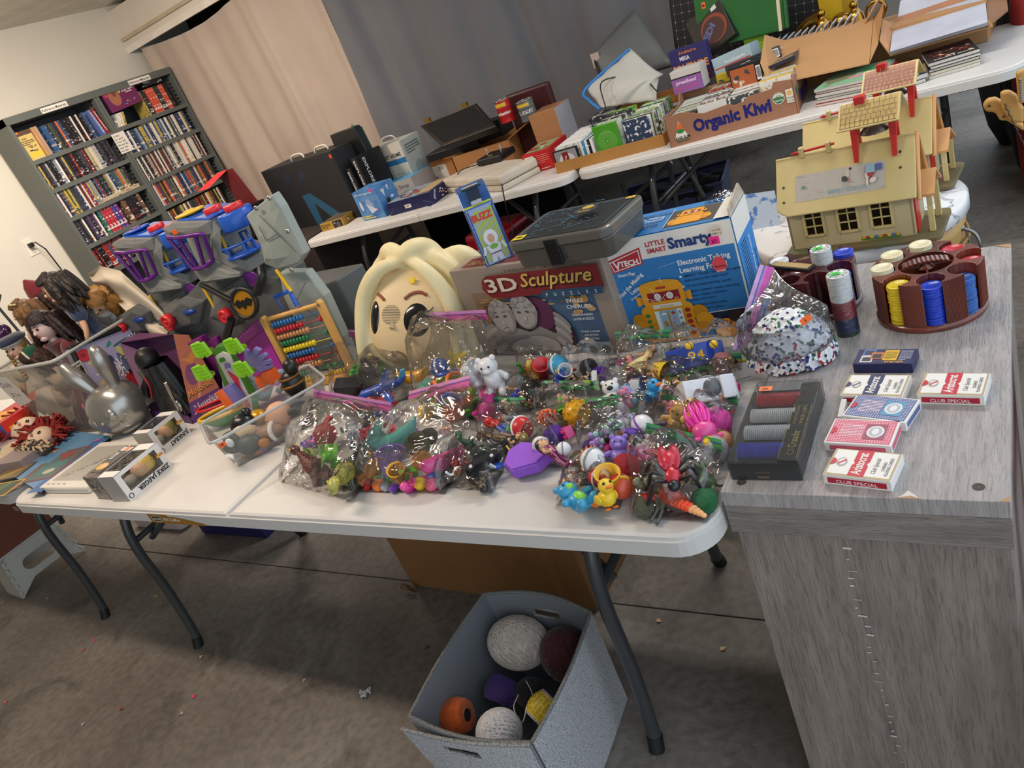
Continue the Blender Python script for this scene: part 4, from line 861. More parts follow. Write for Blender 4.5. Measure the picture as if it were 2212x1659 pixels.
toys+=[
('fig','white and dark red figure at the left of the dark figures bag',985,1010,.07,[WH,'#8c2420',WH,BR],.77,None),('fig','dark red armoured figure in the dark bag',1010,1000,.07,['#8a1c1c','#7a1c20',BL,BL],.775,None),('car','black angular toy vehicle in the dark bag',1045,1005,.07,['#1c1e24',GY],.78,None),('dino','dark green creature at the top of the dark bag',1025,965,.06,['#34583c','#22402c'],.78,None),('fig','grey and black figure at the front of the dark bag',1030,1038,.065,['#5a5040','#3a3830',BL,BL],.765,None),('brick','brown block at the left of the dark bag',960,1030,.035,['#5a4a3c'],.76,None),('fig','small blue and white figure at the right of the dark bag',1080,1000,.05,[WH,BU,BU,BL],.77,None),
('fig','red figure with blue trousers in the hero bag',1075,915,.075,[RD,RD,BU,RD],.785,(-1.4,.1,1.2)),('ball','red and white round mask at the right of the hero bag',1125,920,.045,[RD,WH],.785,(.4,1.2,.1)),('ball','lime ball beside the red mask',1103,923,.022,['#58c030',GN],.78,None),('fig','tan armoured figure in the hero bag',1060,940,.07,['#8c7448','#6a5434','#8c7448',BR],.775,(-1.5,0,1.4)),('fig','black suited figure in the hero bag',1095,950,.075,[SK,BL,BL,'#d8c060'],.775,(-1.4,0,-1.2)),('fig','small black and yellow figure at the lower right of the hero bag',1110,968,.055,[YE,BL,BL,YE],.77,None),('fig','grey figure at the top of the hero bag',1100,898,.05,[CE,GY,GY,BR],.78,None),
('hexbox','purple six-sided box in its own bag',1140,985,.085,['#8a4cc8','#9a5cd4'],.775,(.15,0,.15)),('fig','dark-haired doll in a magenta suit on the purple box',1195,975,.085,[SK,'#7a2458','#7a2458','#2a2430'],.80,(-1.3,.5,1.2)),('ball','white beads beside the dark-haired doll',1165,955,.03,[WH,WH],.79,None),('blob','bright purple cloth at the top of the purple box bag',1195,935,.05,['#6a2cb0'],.785,None),('brick','pink block at the upper right of the purple box bag',1220,930,.04,['#e04088'],.785,None),('ball','second white bead cluster at the right of the doll',1215,965,.026,[WH,GY],.80,None),
('fig','figure in a long royal blue robe',1110,852,.085,[SK,'#2a34a0','#2a34a0',BL],.775,(-1.4,.2,-.7)),('bear','tan dog-like toy at the left of the blue robe bag',1095,872,.045,[CE,CE],.765,None),('blob','black crumpled shape at the right of the blue robe bag',1145,840,.06,['#1a1c1e'],.77,None),('fig','brown figure at the lower right of the blue robe bag',1150,868,.05,[BR,BR,'#4a3028',BL],.765,None),
('bird','orange goldfish-like toy at the upper left of the red cap bag',1143,790,.045,['#f08a2a','#e06a1c'],.79,None),('cup','red cap shape in the middle of the red cap bag',1170,793,.05,['#d8303a','#d8303a'],.80,(.4,.4,0)),('ball','light blue tufted ball at the top of the red cap bag',1203,785,.045,['#40a0c8',WH],.80,None),('cup','white and red toy can at the right of the red cap bag',1218,798,.04,['#d8d8dc',RD],.795,(.9,.2,.6)),('dino','small green lizard at the left of the red cap bag',1130,812,.045,['#3a8c34','#2a6c28'],.77,None),('dino','yellow and tan striped lizard in the red cap bag',1165,817,.06,['#d8b04c','#8c5a24'],.77,None),('bird','blue fish with yellow fin at the front of the red cap bag',1205,820,.055,['#2440a0',YE],.775,None),
('fig','tiny black-caped figure with yellow cape at the left',1235,822,.045,[SK,BL,BL,BL],.775,None),('banana','yellow cape shape at the left of the tiny figures bag',1237,815,.035,[YE],.77,None),('fig','tiny bald figure with a lime cup',1265,812,.045,[SK,WH,BL,BR],.78,None),('cup','tiny lime cup beside the bald figure',1265,822,.018,['#b8d850','#b8d850'],.785,None),('brick','tiny purple block at the right of the tiny figures bag',1302,805,.03,[PU],.785,None),('brick','tiny violet block beside the grey one',1290,795,.026,['#5a2c9c'],.79,None),('brick','small white clock-like block',1283,810,.025,[WH],.785,None),('blob','dark clump at the back of the tiny figures bag',1270,790,.05,['#24242a'],.785,None),('brick','magenta block at the top right of the tiny figures bag',1335,778,.025,['#c82878'],.80,None),('fig','tiny grey figure in the tiny figures bag',1312,790,.04,[GY,GY,GY,BL],.79,None),
('skirt','doll in a wide yellow gown in front of the robot box',1410,790,.085,['#eccc34',SK,BR],.795,(-1.5,.3,1.1)),('skirt','doll in a pale yellow gown with brown hair',1390,770,.075,['#ecd890',SK,BR],.80,(-1.3,0,-.4)),('skirt','doll in a pink gown at the left of the gown bag',1365,785,.07,['#d87898',SK,'#8c3a28'],.79,(-1.3,.2,.6)),('skirt','small doll with white skirt at the bottom of the gown bag',1375,812,.05,['#3a5ab8',SK,LB],.775,None),('beast','spotted tan giraffe-like toy in the gown bag',1425,815,.06,['#c88a48','#b87838'],.775,None),('bear','peach bear at the right edge of the gown bag',1448,790,.045,['#e8905c','#e8905c'],.78,None),
('car','blue race car with yellow number 94 number 94',1500,770,.105,['#2444a8','#e8b020'],.785,(.9,.1,.45)),('car','bright green toy car under the race car',1490,796,.09,['#38b83c','#2a9830'],.765,(.3,0,.2)),('blob','pinkish muscular toy shape right of the race car',1560,780,.055,['#b87c78'],.78,None),('fig','black and yellow figure at the far right of the race car bag',1590,775,.05,[YE,BL,YE,BL],.78,None),('ball','yellow wheel at the top of the race car',1540,738,.015,[YE,BL],.83,None),('ball','second yellow wheel at the top left of the race car',1487,742,.015,[YE,BL],.83,None),
('truck','white toy truck with a large grey wheel',1520,848,.10,['#dcdce2',GY],.785,(.9,.3,.7)),('ball','large grey toy wheel on the white truck',1530,836,.045,['#5a5c60','#8c8e94'],.805,(1.2,.2,0)),('fig','black-hatted bearded figure at the left of the white truck',1480,830,.06,[SK,YE,BR,BL],.785,None),('bird','yellow bird-like toy left of the white truck',1482,842,.035,[YE,OR],.785,None),('bear','pink and tan bear at the left of the truck bag',1457,870,.04,['#e890a0','#e890a0'],.77,None),('bear','brown bear in front of the white truck',1475,872,.04,['#9a6a3c','#c89868'],.77,None),('bear','orange and pink piglet-like toy at the right',1560,855,.045,['#e8a070','#e87890'],.78,None),('brick','magenta toy chair at the right of the truck bag',1577,835,.03,['#d02c80'],.78,None),('beast','white spotted dog with a red collar',1550,880,.045,[WH,WH],.77,None),('bird','black and tan penguin-like toy in front of the truck wheel',1530,873,.04,['#2a2624',CE],.77,None),('banana','red pointed hat at the lower right of the truck bag',1578,888,.025,[RD],.765,None),
('bear','black and white panda toy',1322,850,.065,['#eeeeec',BL],.785,(-.7,0,.4)),('bird','bright blue round bird with orange beak',1408,850,.07,['#2c9cd8',OR],.79,(-.4,.2,1.2)),('bear','light blue and pink bear in the panda bag',1360,848,.05,['#88b4e4','#e89cc0'],.785,None),('beast','pink long-legged toy at the front of the panda bag',1350,870,.06,['#e88cac','#e88cac'],.77,None),('fig','figure in an orange top and green trousers',1385,868,.05,[SK,OR,'#3a7c3a',OR],.775,None),('brick','white and brown block at the back of the panda bag',1370,826,.04,['#d8d4d0'],.79,None),('bear','white and pink toy at the right of the panda bag',1428,835,.04,[WH,'#e890a8'],.785,None),('ball','black ball in front of the panda',1330,866,.025,[BL,WH],.77,None),
('curls','figure head with bright yellow curls',1245,888,.06,['#e0a814',SK],.785,(.2,.2,0)),('puff','figure with spiky orange hair',1180,893,.055,['#f06a24',SK,BU],.785,(1.2,.6,.4)),('fig','pink-winged small figure at the right of the curls',1270,872,.045,[PK,'#c82c5c',PK,PK],.785,None),('skirt','lime green dressed doll above the curls',1210,868,.055,['#68c030',SK,'#d8b050'],.785,None),('bear','tan bear between orange hair and curls',1222,860,.04,['#d8b088','#d8b088'],.785,None),('blob','grey clump at the far right of the curls bag',1280,895,.035,['#8a8480'],.77,None),
('bear','lilac bear with one open eye at the front of the bear bag',1335,972,.06,['#8c70cc','#a890dc'],.79,(-.6,.2,.3)),('bear','pale green and lilac cat at the upper left of the bear bag',1315,925,.05,['#98c4b8','#b098cc'],.79,None),('bear','white and lilac mouse at the top of the bear bag',1342,905,.05,['#d8d4e0','#b8a0d4'],.79,None),('banana','shiny dark purple wing at the right of the bear bag',1390,925,.075,['#5a249c'],.785,(.3,.4,.9)),('ball','white ball inside the purple wing',1385,915,.04,[WH,PU],.79,None),('bear','lilac long-eared toy in the middle of the bear bag',1300,945,.045,['#a888cc','#a888cc'],.78,None),('banana','magenta bow in the bear bag',1308,960,.035,['#d0288c'],.775,None),('fig','black and silver figure across the bear bag',1340,945,.06,['#2a2a30','#4a4c54',BL,BL],.785,(-1.4,0,1.5)),('blob','violet and white feathery clump at the left of the bear bag',1275,962,.04,['#5a3c90'],.77,None),('bear','pink bear at the right of the lilac bear',1380,975,.04,['#f070a8','#f8a0c8'],.775,None),('fig','small yellow figure at the lower right corner of the bear bag',1378,992,.035,[YE,'#e8b050',YE,YE],.765,None),('bear','white rabbit at the right edge of the bear bag',1398,950,.04,['#e8dcd0','#e8dcd0'],.775,None),('ball','brown ball in the middle of the bear bag',1342,942,.028,['#5a3426',BR],.795,None),
('bear','honey yellow bear in a red shirt lying at the top',1505,893,.075,['#e4b468','#d82c30'],.795,(-1.2,.2,.8)),('bear','yellow bear sitting at the left of the troll bag',1462,905,.065,['#e8b860','#e8c078'],.785,(-.4,.3,-.5)),('puff','pink-haired troll doll in a yellow striped dress',1520,925,.065,['#f03cac',PK,YE],.80,(-1.2,.2,.6)),('blob','bright pink fluffy hair at the right of the troll bag',1545,908,.065,['#f050b0'],.79,None),('blob','black and white zebra-like cushion at the front of the troll bag',1540,965,.06,['#d8d8d8'],.775,None),('beast','pale blue and cream toy at the lower left of the troll bag',1448,948,.05,['#9cc0cc','#d8ccb8'],.77,None),('brick','orange block at the top left of the troll bag',1458,885,.035,[OR],.785,None),('ball','brown round ball right of the zebra cushion',1560,945,.03,['#c88860',BR],.78,None),('bird','black and yellow bee at the top of the troll bag',1486,895,.02,[YE,BL],.82,None),('banana','red cloth between the two yellow bears',1495,912,.035,[RD],.80,None),
('bird','yellow bird with a big round head at the front of the bag',1308,1070,.07,['#f0cc2c',OR],.785,(-.5,.2,.9)),('bear','sky blue bear in a lime shirt lying at the front left',1240,1070,.07,['#3c9cc8','#8cd84c'],.78,(-1.2,.2,1.2)),('puff','orange-haired figure with a white hat at the top',1280,1000,.055,['#e87a34',SK,WH],.79,None),('ball','white hat on the orange-haired figure',1278,988,.04,[WH,GY],.81,None),('cup','yellow jug-shaped toy in the middle of the bird bag',1312,1035,.055,['#e8b424','#e8b424'],.79,(.2,.2,.3)),('blob','red crinkled wrapper at the upper right of the bird bag',1350,1005,.06,['#c42434'],.78,None),('ball','orange-red ball at the right of the bird bag',1340,1045,.04,['#d8583c',RD],.775,None),('fig','dark trousered figure with tan arms at the left of the bird bag',1255,1035,.065,[SK,'#5a2c20',BL,BR],.78,None),('ball','red and white striped ball in the bird bag',1288,1025,.03,[RD,WH],.79,None),('bear','brown toy at the top left of the bird bag',1258,1000,.04,['#6a4a30','#a87a50'],.775,None),('bird','orange duck bill shape between the blue bear and yellow bird',1285,1080,.035,['#e8982c',OR],.77,None),
('bug','large black-legged insect with red back in the corner bag',1450,1020,.085,[BL,'#c8283c','#b8243c'],.81,(.3,.1,.4)),('lobster','orange-red lobster with pale tail at the corner of the table',1475,1082,.08,['#f04a24','#f0b078'],.775,(0,0,.75+PI+.25)),('bear','olive grey toy with big eyes at the left of the corner bag',1415,1030,.06,['#7a7a60','#8c8c70'],.785,None),('blob','green leaf-like shape at the right of the corner bag',1520,1075,.05,['#2c7a4c'],.77,None),('beast','dark green frog with a yellow eye near the green zip',1525,1030,.05,['#4a5c3a','#6a7c4a'],.785,None),('ball','red and white eyeball in the corner bag',1505,1015,.03,[WH,RD],.79,None),('banana','red tentacle at the lower left of the corner bag',1410,1062,.04,['#a81c2c'],.775,None),('blob','silver and olive clump at the lower left tip',1390,1090,.045,['#6c6c5a'],.765,None),('fig','black and tan figure under the insect',1460,1050,.06,['#c89860',BL,BL,BL],.775,None),('fig','grey-green figure in front of the corner bag',1425,1090,.05,['#7a8070','#5c6450','#4a4c44',BL],.765,None),('banana','red pointed tip at the top of the corner bag',1410,975,.035,['#a8243c'],.79,None),
]
for k in toys:
 l=k[1].replace(' number 94 number 94',' number 94'); toy(k[0],l,k[2],k[3],k[4],k[5],k[6],k[7])
# BOXES ON THE FRONT TABLE
KR='#b08a5e'
def carton_box(label,loc,rz,w,d,h,c_=KR,th=.004,flaps=None,name='cardboard_box',cat='box',fl=.09,group=None,top=False,rot=None):
 """open carton made of walls; flaps: list of (side,length,angle out)"""
 t=thing(name,label,cat,loc,rz,group,rot); m=mat(c_,.8,var=.07,vs=6,bump=.08,bs=40); mi_=mat(hx(c_,1.1),.8,var=.06,vs=6)
 obj('wall',MB().box(0,0,0,w,th,h),m,t,bev=.0008); obj('wall',MB().box(0,d-th,0,w,d,h),m,t,bev=.0008)
 obj('wall',MB().box(0,th,0,th,d-th,h),m,t,bev=.0008); obj('wall',MB().box(w-th,th,0,w,d-th,h),m,t,bev=.0008)
 obj('bottom',MB().box(th,th,0,w-th,d-th,th),mi_,t)
 for (s,l,an) in (flaps or []):
  mb=MB(); W_=w if s in 'fb' else d
  e=.012; mb.prism([(0,0),(W_,0),(W_-e,l*.9),(W_-e*2,l),(e*2,l),(e,l*.9)],0,th)
  if s=='f': T=TR(0,th,h)@RX(PI/2-an+PI/2)@TR(0,0,0)
  T={'f':TR(0,0,h)@Matrix.Rotation(-an,4,'X').inverted()@Matrix.Scale(-1,4,(0,1,0)),
           'b':TR(0,d,h)@Matrix.Rotation(an,4,'X'),
           'l':TR(0,0,h)@RZ(PI/2)@Matrix.Rotation(an,4,'X'),
           'r':TR(w,0,h)@RZ(PI/2)@Matrix.Rotation(-an,4,'X').inverted().inverted()@Matrix.Scale(-1,4,(0,1,0))}[s]
  mb.T=T; vs=mb.v; mb2=MB(); mb2.T=T; mb2.prism([(0,0),(W_,0),(W_-e,l*.9),(W_-e*2,l),(e*2,l),(e,l*.9)],0,th)
  obj('flap',mb2,mi_,t)
 return t
# 3D Sculpture box
A=P(970,587,1.0); B=P(1292,546,1.0); d_=B-A; rz=math.atan2(d_.y,d_.x); w_=d_.length; h_=.26
cb_=mat('#a8998c',.5,var=.08,vs=260,bump=.1,bs=400)
b=Box('puzzle_box','beige sculpture puzzle box with two grey cherubs on blue sky','puzzle',(A.x,A.y,.74),w_,.085,h_,cb_,rz)
a=b.front(); s_=w_
a.rect(.045,.004,w_-.05,h_-.07,'#54708f'); a.rect(.045,h_-.12,w_*.32,h_-.07,'#9c8468')
a.blobs(.05,h_-.13,w_-.11,.055,30,['#b8935e','#a8804c','#c8a878','#8c6c48'],.035,3)
a.blobs(.05,.02,.05,h_-.12,10,['#6c4c38','#8c6c50'],.2,9); a.blobs(w_-.13,h_-.15,.08,.06,8,['#b8935e','#c8a070'],.12,5)
a.ell(w_*.47,.06,.115,.075,'#3a2430',26); a.ell(w_*.5,.12,.06,.05,'#5c2c4c')
cg=['#8a8684','#a39e9b','#6c6866']
def cherub(cx,cy,r,tilt):
 a.ell(cx,cy,r,r*1.22,cg[0],24,tilt); a.ell(cx-.002,cy-.006,r*.80,r*.95,cg[1],22,tilt)
 for i in range(9):
  an=tilt+PI*(.05+.1*i); a.ell(cx+r*.86*math.cos(an),cy+r*1.0*math.sin(an)+.004,r*.24,r*.3,cg[i%2],9,an)
 for s2 in(-1,1): a.ell(cx+s2*r*.36-.003,cy+.004,r*.17,r*.08,'#4a4644',10,tilt); a.ell(cx+s2*r*.36-.003,cy+.017,r*.2,r*.035,'#6a6462',8,tilt)
 a.ell(cx-.002,cy-.014,r*.12,r*.18,'#b4afab',8,tilt); a.ell(cx-.001,cy-.032,r*.26,r*.075,'#54504e',10,tilt); a.ell(cx,cy-r*.9,r*.3,r*.15,cg[1],10,tilt)
a.poly([(w_*.12,.004),(w_*.13,.07),(w_*.2,.10),(w_*.3,.09),(w_*.42,.07),(w_*.5,.085),(w_*.6,.06),(w_*.66,.02),(w_*.66,.004)],cg[0])
for i in range(6): a.ell(w_*.13+.004*i,.085-.012*i,.03,.009,cg[1] if i%2 else cg[0],14,.5); a.ell(w_*.66-.003*i,.10-.014*i,.03,.010,cg[1] if i%2 else cg[0],14,-.9)
for i in range(8): a.line(w_*.14,.02+.006*i,w_*.4,.006+.008*i,.0012,cg[2])
cherub(w_*.27,.118,.040,.25); cherub(w_*.44,.128,.039,-.2)
a.ell(w_*.36,.035,.05,.018,cg[1],16,.2); a.ell(w_*.5,.04,.05,.02,cg[1],16,-.2)
a.poly([(w_*.22,h_-.055),(w_*.24,h_-.03),(w_*.28,h_-.02),(w_-.004,h_-.02),(w_-.004,h_-.078),(w_*.36,h_-.085),(w_*.26,h_-.08)],'#7c2226')
for i in range(8): a.line(w_*.25,h_-.075+.0065*i,w_-.006,h_-.072+.0065*i,.0008,'#8c2c30')
a.text('3D',w_*.26,h_-.068,.052,'#4a1216',w=.105,bold=.03); a.text('3D',w_*.255,h_-.065,.052,'#d8cbb8',w=.105,bold=.02)
a.text('Sculpture',w_*.50,h_-.062,.050,'#3a1410',w=.215,shear=.35,bold=.03); a.text('Sculpture',w_*.495,h_-.058,.050,'#d8b45c',w=.215,shear=.35,bold=.012)
a.rect(w_*.61,h_-.093,w_-.01,h_-.073,'#31506c')
for i,ch in enumerate('PUZZLES'): a.text(ch,w_*.635+i*.024,h_-.089,.012,'#d8dcdc')
a.text('A WHOLE DIFFERENT DIMENSION IN PUZZLES',w_*.42,h_-.014,.009,'#3a2c28',w=.24)
for i,(s2,x,y,z2,w2) in enumerate((('SWEET',.745,.150,.014,.05),('CHERUBS',.735,.134,.014,.072),('CHALLENGING',.75,.113,.009,.06),('LAYER PUZZLE',.75,.102,.009,.06),('Create a unique',.77,.068,.008,.055),('new art form',.785,.058,.008,.04),('layer by layer',.785,.048,.008,.04))): a.text(s2,w_*x,y,z2,'#e4e6e8',w=w2,bold=.005)
a.rect(w_*.77,.006,w_*.845,.040,'#8c98a4'); a.rect(w_*.85,.006,w_*.925,.040,'#8c98a4'); a.ell(w_*.807,.02,.013,.011,'#4a4c50'); a.ell(w_*.887,.02,.013,.011,'#4a4c50')
a.done()
a=b.top(); a.rect(.03,.012,w_*.5,.07,'#7c3238'); a.text('3D Sculpture',.05,.025,.03,'#c8a060',w=.14,shear=.3); a.done()
obj('shrink_film',MB().box(-.001,-.0012,.0,w_+.001,.0865,h_+.0012),clear(rough=.1,gl=.22,bump=.7,bs=12),b.t)
# robot box
A=P(1294,527,1.01); B=P(1578,469,1.01); d_=B-A; rz=math.atan2(d_.y,d_.x); w_=d_.length; h_=.27; dp=.14
b=Box('toy_box','blue carton printed with a yellow robot, pink price tag','box',(A.x,A.y,.74),w_,dp,h_,mat('#2e7fc0',.42,var=.05,vs=12),rz,.003)
a=b.front(); BLU='#2f7cbd'
a.rect(.002,.002,w_-.002,h_-.002,'#e6e2da'); a.rect(.006,.004,w_-.006,h_-.056,BLU)
a.rect(w_*.68,.004,w_-.006,.062,'#1c2c48'); a.line(w_*.68,.062,w_-.004,.064,.0022,'#e6e2da'); a.line(w_*.70,.004,w_*.68,.062,.002,'#e6e2da')
a.poly([(.006,h_-.045),(.09,h_-.026),(.088,h_-.066),(.012,h_-.078)],'#b82c34'); a.poly([(.0095,h_-.049),(.086,h_-.031),(.0845,h_-.0635),(.0145,h_-.0745)],'#e8e2dc'); a.poly([(.012,h_-.0515),(.0835,h_-.0335),(.0825,h_-.0615),(.0165,h_-.072)],'#b82c34')
a.text('V',.017,h_-.069,.026,'#f0ece8',w=.018,bold=.04); a.text('TECH',.033,h_-.064,.018,'#f0ece8',w=.045,bold=.04)
a.text('Smart Play',.02,h_-.088,.011,'#f0f0ee',w=.042,bold=.02)
a.text('LITTLE',.105,h_-.028,.015,'#c03038',w=.045,bold=.03); a.text('SMART',.105,h_-.044,.015,'#c03038',w=.045,bold=.03); a.text('Smarty',.155,h_-.042,.034,'#1f3c78',w=.098,bold=.04)
a.text('Electronic Talking',.165,h_-.084,.017,'#eef0ee',w=.115,bold=.025); a.text('Learning Friend!',.165,h_-.102,.017,'#eef0ee',w=.105,bold=.025)
for i,s2 in enumerate(('SMARTY TALKS!  Friendly voice gives','instructions for each card!','10 two-sided activity cards.','Explore letters, music, rhyming,','colors, shapes, numbers,','money, and more!','10 nursery rhyme tunes','and keyboard option.')):
 y=h_-.114-i*.0105-(.003 if i>1 else 0)-(.003 if i>2 else 0)-(.003 if i>5 else 0)
 a.text(s2,.17,y,.0085,'#122a48',w=len(s2)*.0036,bold=.008)
 if i in(0,2,3,6): a.ell(.163,y+.003,.0028,.0028,'#eef0ee',10)
a.text('Find the Missing',.012,h_-.140,.014,'#eef2f0',w=.085,rot=.62,bold=.02); a.text('Letter!',.040,h_-.135,.014,'#eef2f0',w=.035,rot=.4,bold=.02); a.text('Choose a green button!',.035,h_-.150,.0075,'#eef2f0',w=.06,rot=.5,bold=.01)
YR='#e8a01e'; YD='#d08a14'
def robot(x,y,s2):
 f=lambda u,v:(x+u*s2,y+v*s2)
 def R(u0,v0,u1,v1,c_): a.poly([f(u0,v0),f(u1,v0),f(u1,v1),f(u0,v1)],c_)
 def E(u,v,ru,rv,c_,**k): a.ell(x+u*s2,y+v*s2,ru*s2,rv*s2,c_,**k)
 E(-.48,.42,.13,.12,YD); E(-.5,.28,.12,.13,YR); E(-.45,.14,.12,.1,YD); E(.5,.45,.14,.12,YD); E(.56,.3,.14,.13,YR); E(.5,.18,.13,.1,YD)
 a.poly([f(-.42,0),f(.42,0),f(.40,.62),f(-.38,.62)],YR); E(-.3,.56,.12,.1,YR); E(.3,.56,.13,.1,YR)
 R(-.42,.7,.42,.82,YD); R(-.44,.68,-.38,.84,YR); R(.40,.68,.46,.84,YR)
 a.poly([f(-.32,.6),f(.34,.6),f(.36,.96),f(.28,1.04),f(-.24,1.04),f(-.34,.96)],YR); E(0,1.0,.33,.08,YR)
 R(-.24,.72,.28,.88,'#8c2024'); E(-.08,.80,.055,.06,'#e6e2dc'); E(.12,.80,.055,.06,'#e6e2dc'); E(-.08,.80,.03,.035,'#d0c8c0'); E(.12,.80,.03,.035,'#d0c8c0'); E(.02,.745,.02,.012,'#e07030'); E(-.18,.74,.04,.018,'#d07070'); E(.22,.745,.04,.018,'#d07070')
 R(-.07,.93,.09,.97,'#b83828')
 if s2>.08:
  R(-.2,.60,.27,.67,'#e4dcc8'); a.text('JELLY BEAN JUGGLER',*f(-.08,.62),.004,'#6a3a1c',w=.22*s2)
  R(-.2,.05,.0,.56,'#dce6ea'); R(.03,.05,.25,.56,'#dce6ea'); R(-.13,.2,-.0,.56,'#8cb4d0'); R(.03,.2,.17,.56,'#8cb4d0'); E(-.06,.32,.035,.06,'#b07a3c'); E(.1,.4,.02,.03,'#d87878'); E(.07,.33,.02,.03,'#d87878'); E(.1,.5,.03,.03,'#b03428'); E(-.05,.5,.04,.015,'#f0f0f0')
  for i,ch in enumerate('56132'): a.text(ch,*f(.19,.48-.1*i),.009,'#22262c',w=.006)
  for i in range(5): E(-.32,.5-.1*i,.04,.035,'#2c7a3c'); E(.34,.52-.1*i,.045,.037,'#a02420')
  for k in(-.12,-.08,-.03,.06,.1,.15): a.line(*f(k,.05),*f(k,.13),.001,'#5a7a2c'); E(k,.14,.018,.018,'#d89838')
robot(w_*.37,.005,.145);
for k in(-.02,.0,.02): a.line(.105,.112,.09+k*1.6,.148-abs(k),.0009,'#e8ecec')
a.line(w_*.2,.154,w_*.48,.156,.0012,'#d8b040')
robot(w_*.80,.004,.042); a.ell(w_*.9,.034,.017,.022,'#c89070'); a.ell(w_*.895,.052,.021,.015,'#2a1c18'); a.poly([(w_*.87,.004),(w_-.006,.004),(w_-.006,.016),(w_*.9,.018)],'#2c6a50'); a.ell(w_*.895,.028,.006,.002,'#f0e8e0')
a.poly([(w_*.86+.016*math.cos(PI/8+PI/4*i),h_-.092+.019*math.sin(PI/8+PI/4*i)) for i in range(8)],'#d84850'); a.text('Panasonic',w_*.825,h_-.098,.007,'#2a1418',w=.024,bold=.02); a.text('BATTERIES',w_*.83,h_-.108,.005,'#f0e0e0',w=.02)
a.rect(w_*.86,h_-.028,w_*.935,h_-.008,'#d8cfb8'); a.text('KAY-BEE',w_*.868,h_-.017,.005,'#b03430',w=.018); a.text('15971 2',w_*.866,h_-.025,.006,'#4a4038',w=.018)
a.rect(w_*.83,h_-.046,w_*.905,h_-.028,'#f0308c'); a.text('$5',w_*.85,h_-.042,.011,'#301828')
a.line(w_*.42,h_-.075,w_*.6,h_-.068,.0005,'#c8dce8'); a.line(.12,h_-.1,.122,h_-.112,.0012,'#dce8ee')
a.done()
a=b.top(); a.rect(.0,.0,w_,dp,BLU); a.rect(w_*.5,.012,w_*.88,dp-.03,'#4a4438'); robot(w_*.66,.02,.075); a.rect(w_*.5,.01,w_*.505,dp-.02,'#e6e2da'); a.text('LITTLE SMART Smarty',.03,dp-.04,.016,'#1f3c78',w=.12); a.text('Electronic Talking',.035,dp-.06,.013,'#e8ecec',w=.1,bold=.02); a.text('Learning Friend!',.035,dp-.075,.013,'#e8ecec',w=.1,bold=.02); a.lines(.04,.02,.09,.035,4,'#1a3454',.4); a.rect(w_*.88,.0,w_,dp,'#e0dcd4'); a.done()
a=b.right(); a.rect(.001,.001,dp-.001,h_-.06,'#2e88d0'); a.rect(0,h_-.06,dp,h_-.001,'#e6e2da'); a.lines(.02,.03,.05,.17,22,'#16406c',.4,seed=4); a.text('Electronic Talking Friend',.10,.02,.016,'#e8f0f4',w=.17,rot=PI/2,bold=.02); a.text('Little Smart Smarty',.122,.02,.014,'#16407c',w=.13,rot=PI/2); a.done()
mb=MB(); q=[(w_,.0,h_),(w_,dp,h_),(w_-.008,dp-.003,h_+.02),(w_-.004,.01,h_+.016)]
obj('torn_flap',MB().hexa([(w_-.003,0,h_),(w_,0,h_),(w_,dp,h_),(w_-.003,dp,h_)],[(w_-.005,.006,h_+.017),(w_-.001,.006,h_+.017),(w_-.006,dp-.004,h_+.026),(w_-.010,dp-.004,h_+.026)]),mat('#d0c8ba',.7,h2='#8a6a50'),b.t)
obj('tape',MB().grid(8,3,lambda u,v:(w_*.72+.08*u,dp-.025+.03*v,h_+.002+.012*math.sin(PI*u)*v)),clear(rough=.1,gl=.6),b.t)
# dark translucent brick case
zb=1.014; A=P(1112,587,zb); B=P(1312,561,zb); d_=B-A; rz=math.atan2(d_.y,d_.x); w_=d_.length+.02; dd=.19; hh=.068
t=thing('brick_case','smoky translucent storage case with yellow badge on the puzzle box','case',(A.x,A.y,zb),rz)
sm_=mat('#4c4a44',.28,coat=.3,var=.05); sm2=mat('#5a5852',.3,coat=.3,var=.05)
def rbox(mb,x0,y0,x1,y1,z0,z1,r,tap=0):
 p0=rrect(x0+tap,y0+tap,x1-tap,y1-tap,r,6); p1=rrect(x0,y0,x1,y1,r,6); n=len(p0)
 mb.add([(x,y,z0) for x,y in p0]+[(x,y,z1) for x,y in p1],[tuple(range(n))[::-1],tuple(range(n,2*n))]+[(i,(i+1)%n,(i+1)%n+n,i+n) for i in range(n)])
 return mb
obj('case_body',rbox(MB(),.004,.004,w_-.004,dd-.004,0,hh*.66,.022,.006),sm_,t,bev=.003)
obj('lid',rbox(MB(),0,0,w_,dd,hh*.67,hh,.026,-.0),sm2,t,bev=.004)
o=obj('inner_tray',rbox(MB(),.014,.012,w_-.014,dd-.012,hh+.0002,hh+.0012,.018),mat('#23272a',.3),t)
a=Art(t,(0,0,hh+.0015),(1,0,0),(0,1,0),'blueprint_print'); LBc='#4a8ab0'
for (x0,y0,x1,y1) in ((.02,.02,.02,dd-.02),(.02,dd-.02,w_-.02,dd-.02),(.02,.02,w_*.3,.02),(w_-.02,.03,w_-.02,dd-.02),(.05,.05,.12,.07),(.12,.07,.12,.12),(.06,.1,.2,.1),(.1,.13,.16,.08),(.15,.04,.22,.07)): a.line(x0,y0,x1,y1,.0013,LBc)
r_=random.Random(9)
for i in range(34): x,y=r_.uniform(.03,w_-.04),r_.uniform(.03,dd-.03); a.line(x,y,x+r_.uniform(-.02,.02),y+r_.uniform(-.012,.012),.0007,'#7aa8b8')
for i in range(60): a.ell(.03+.008*(i%12),.06+.012*(i//12),.0011,.0011,'#5c7684',6)
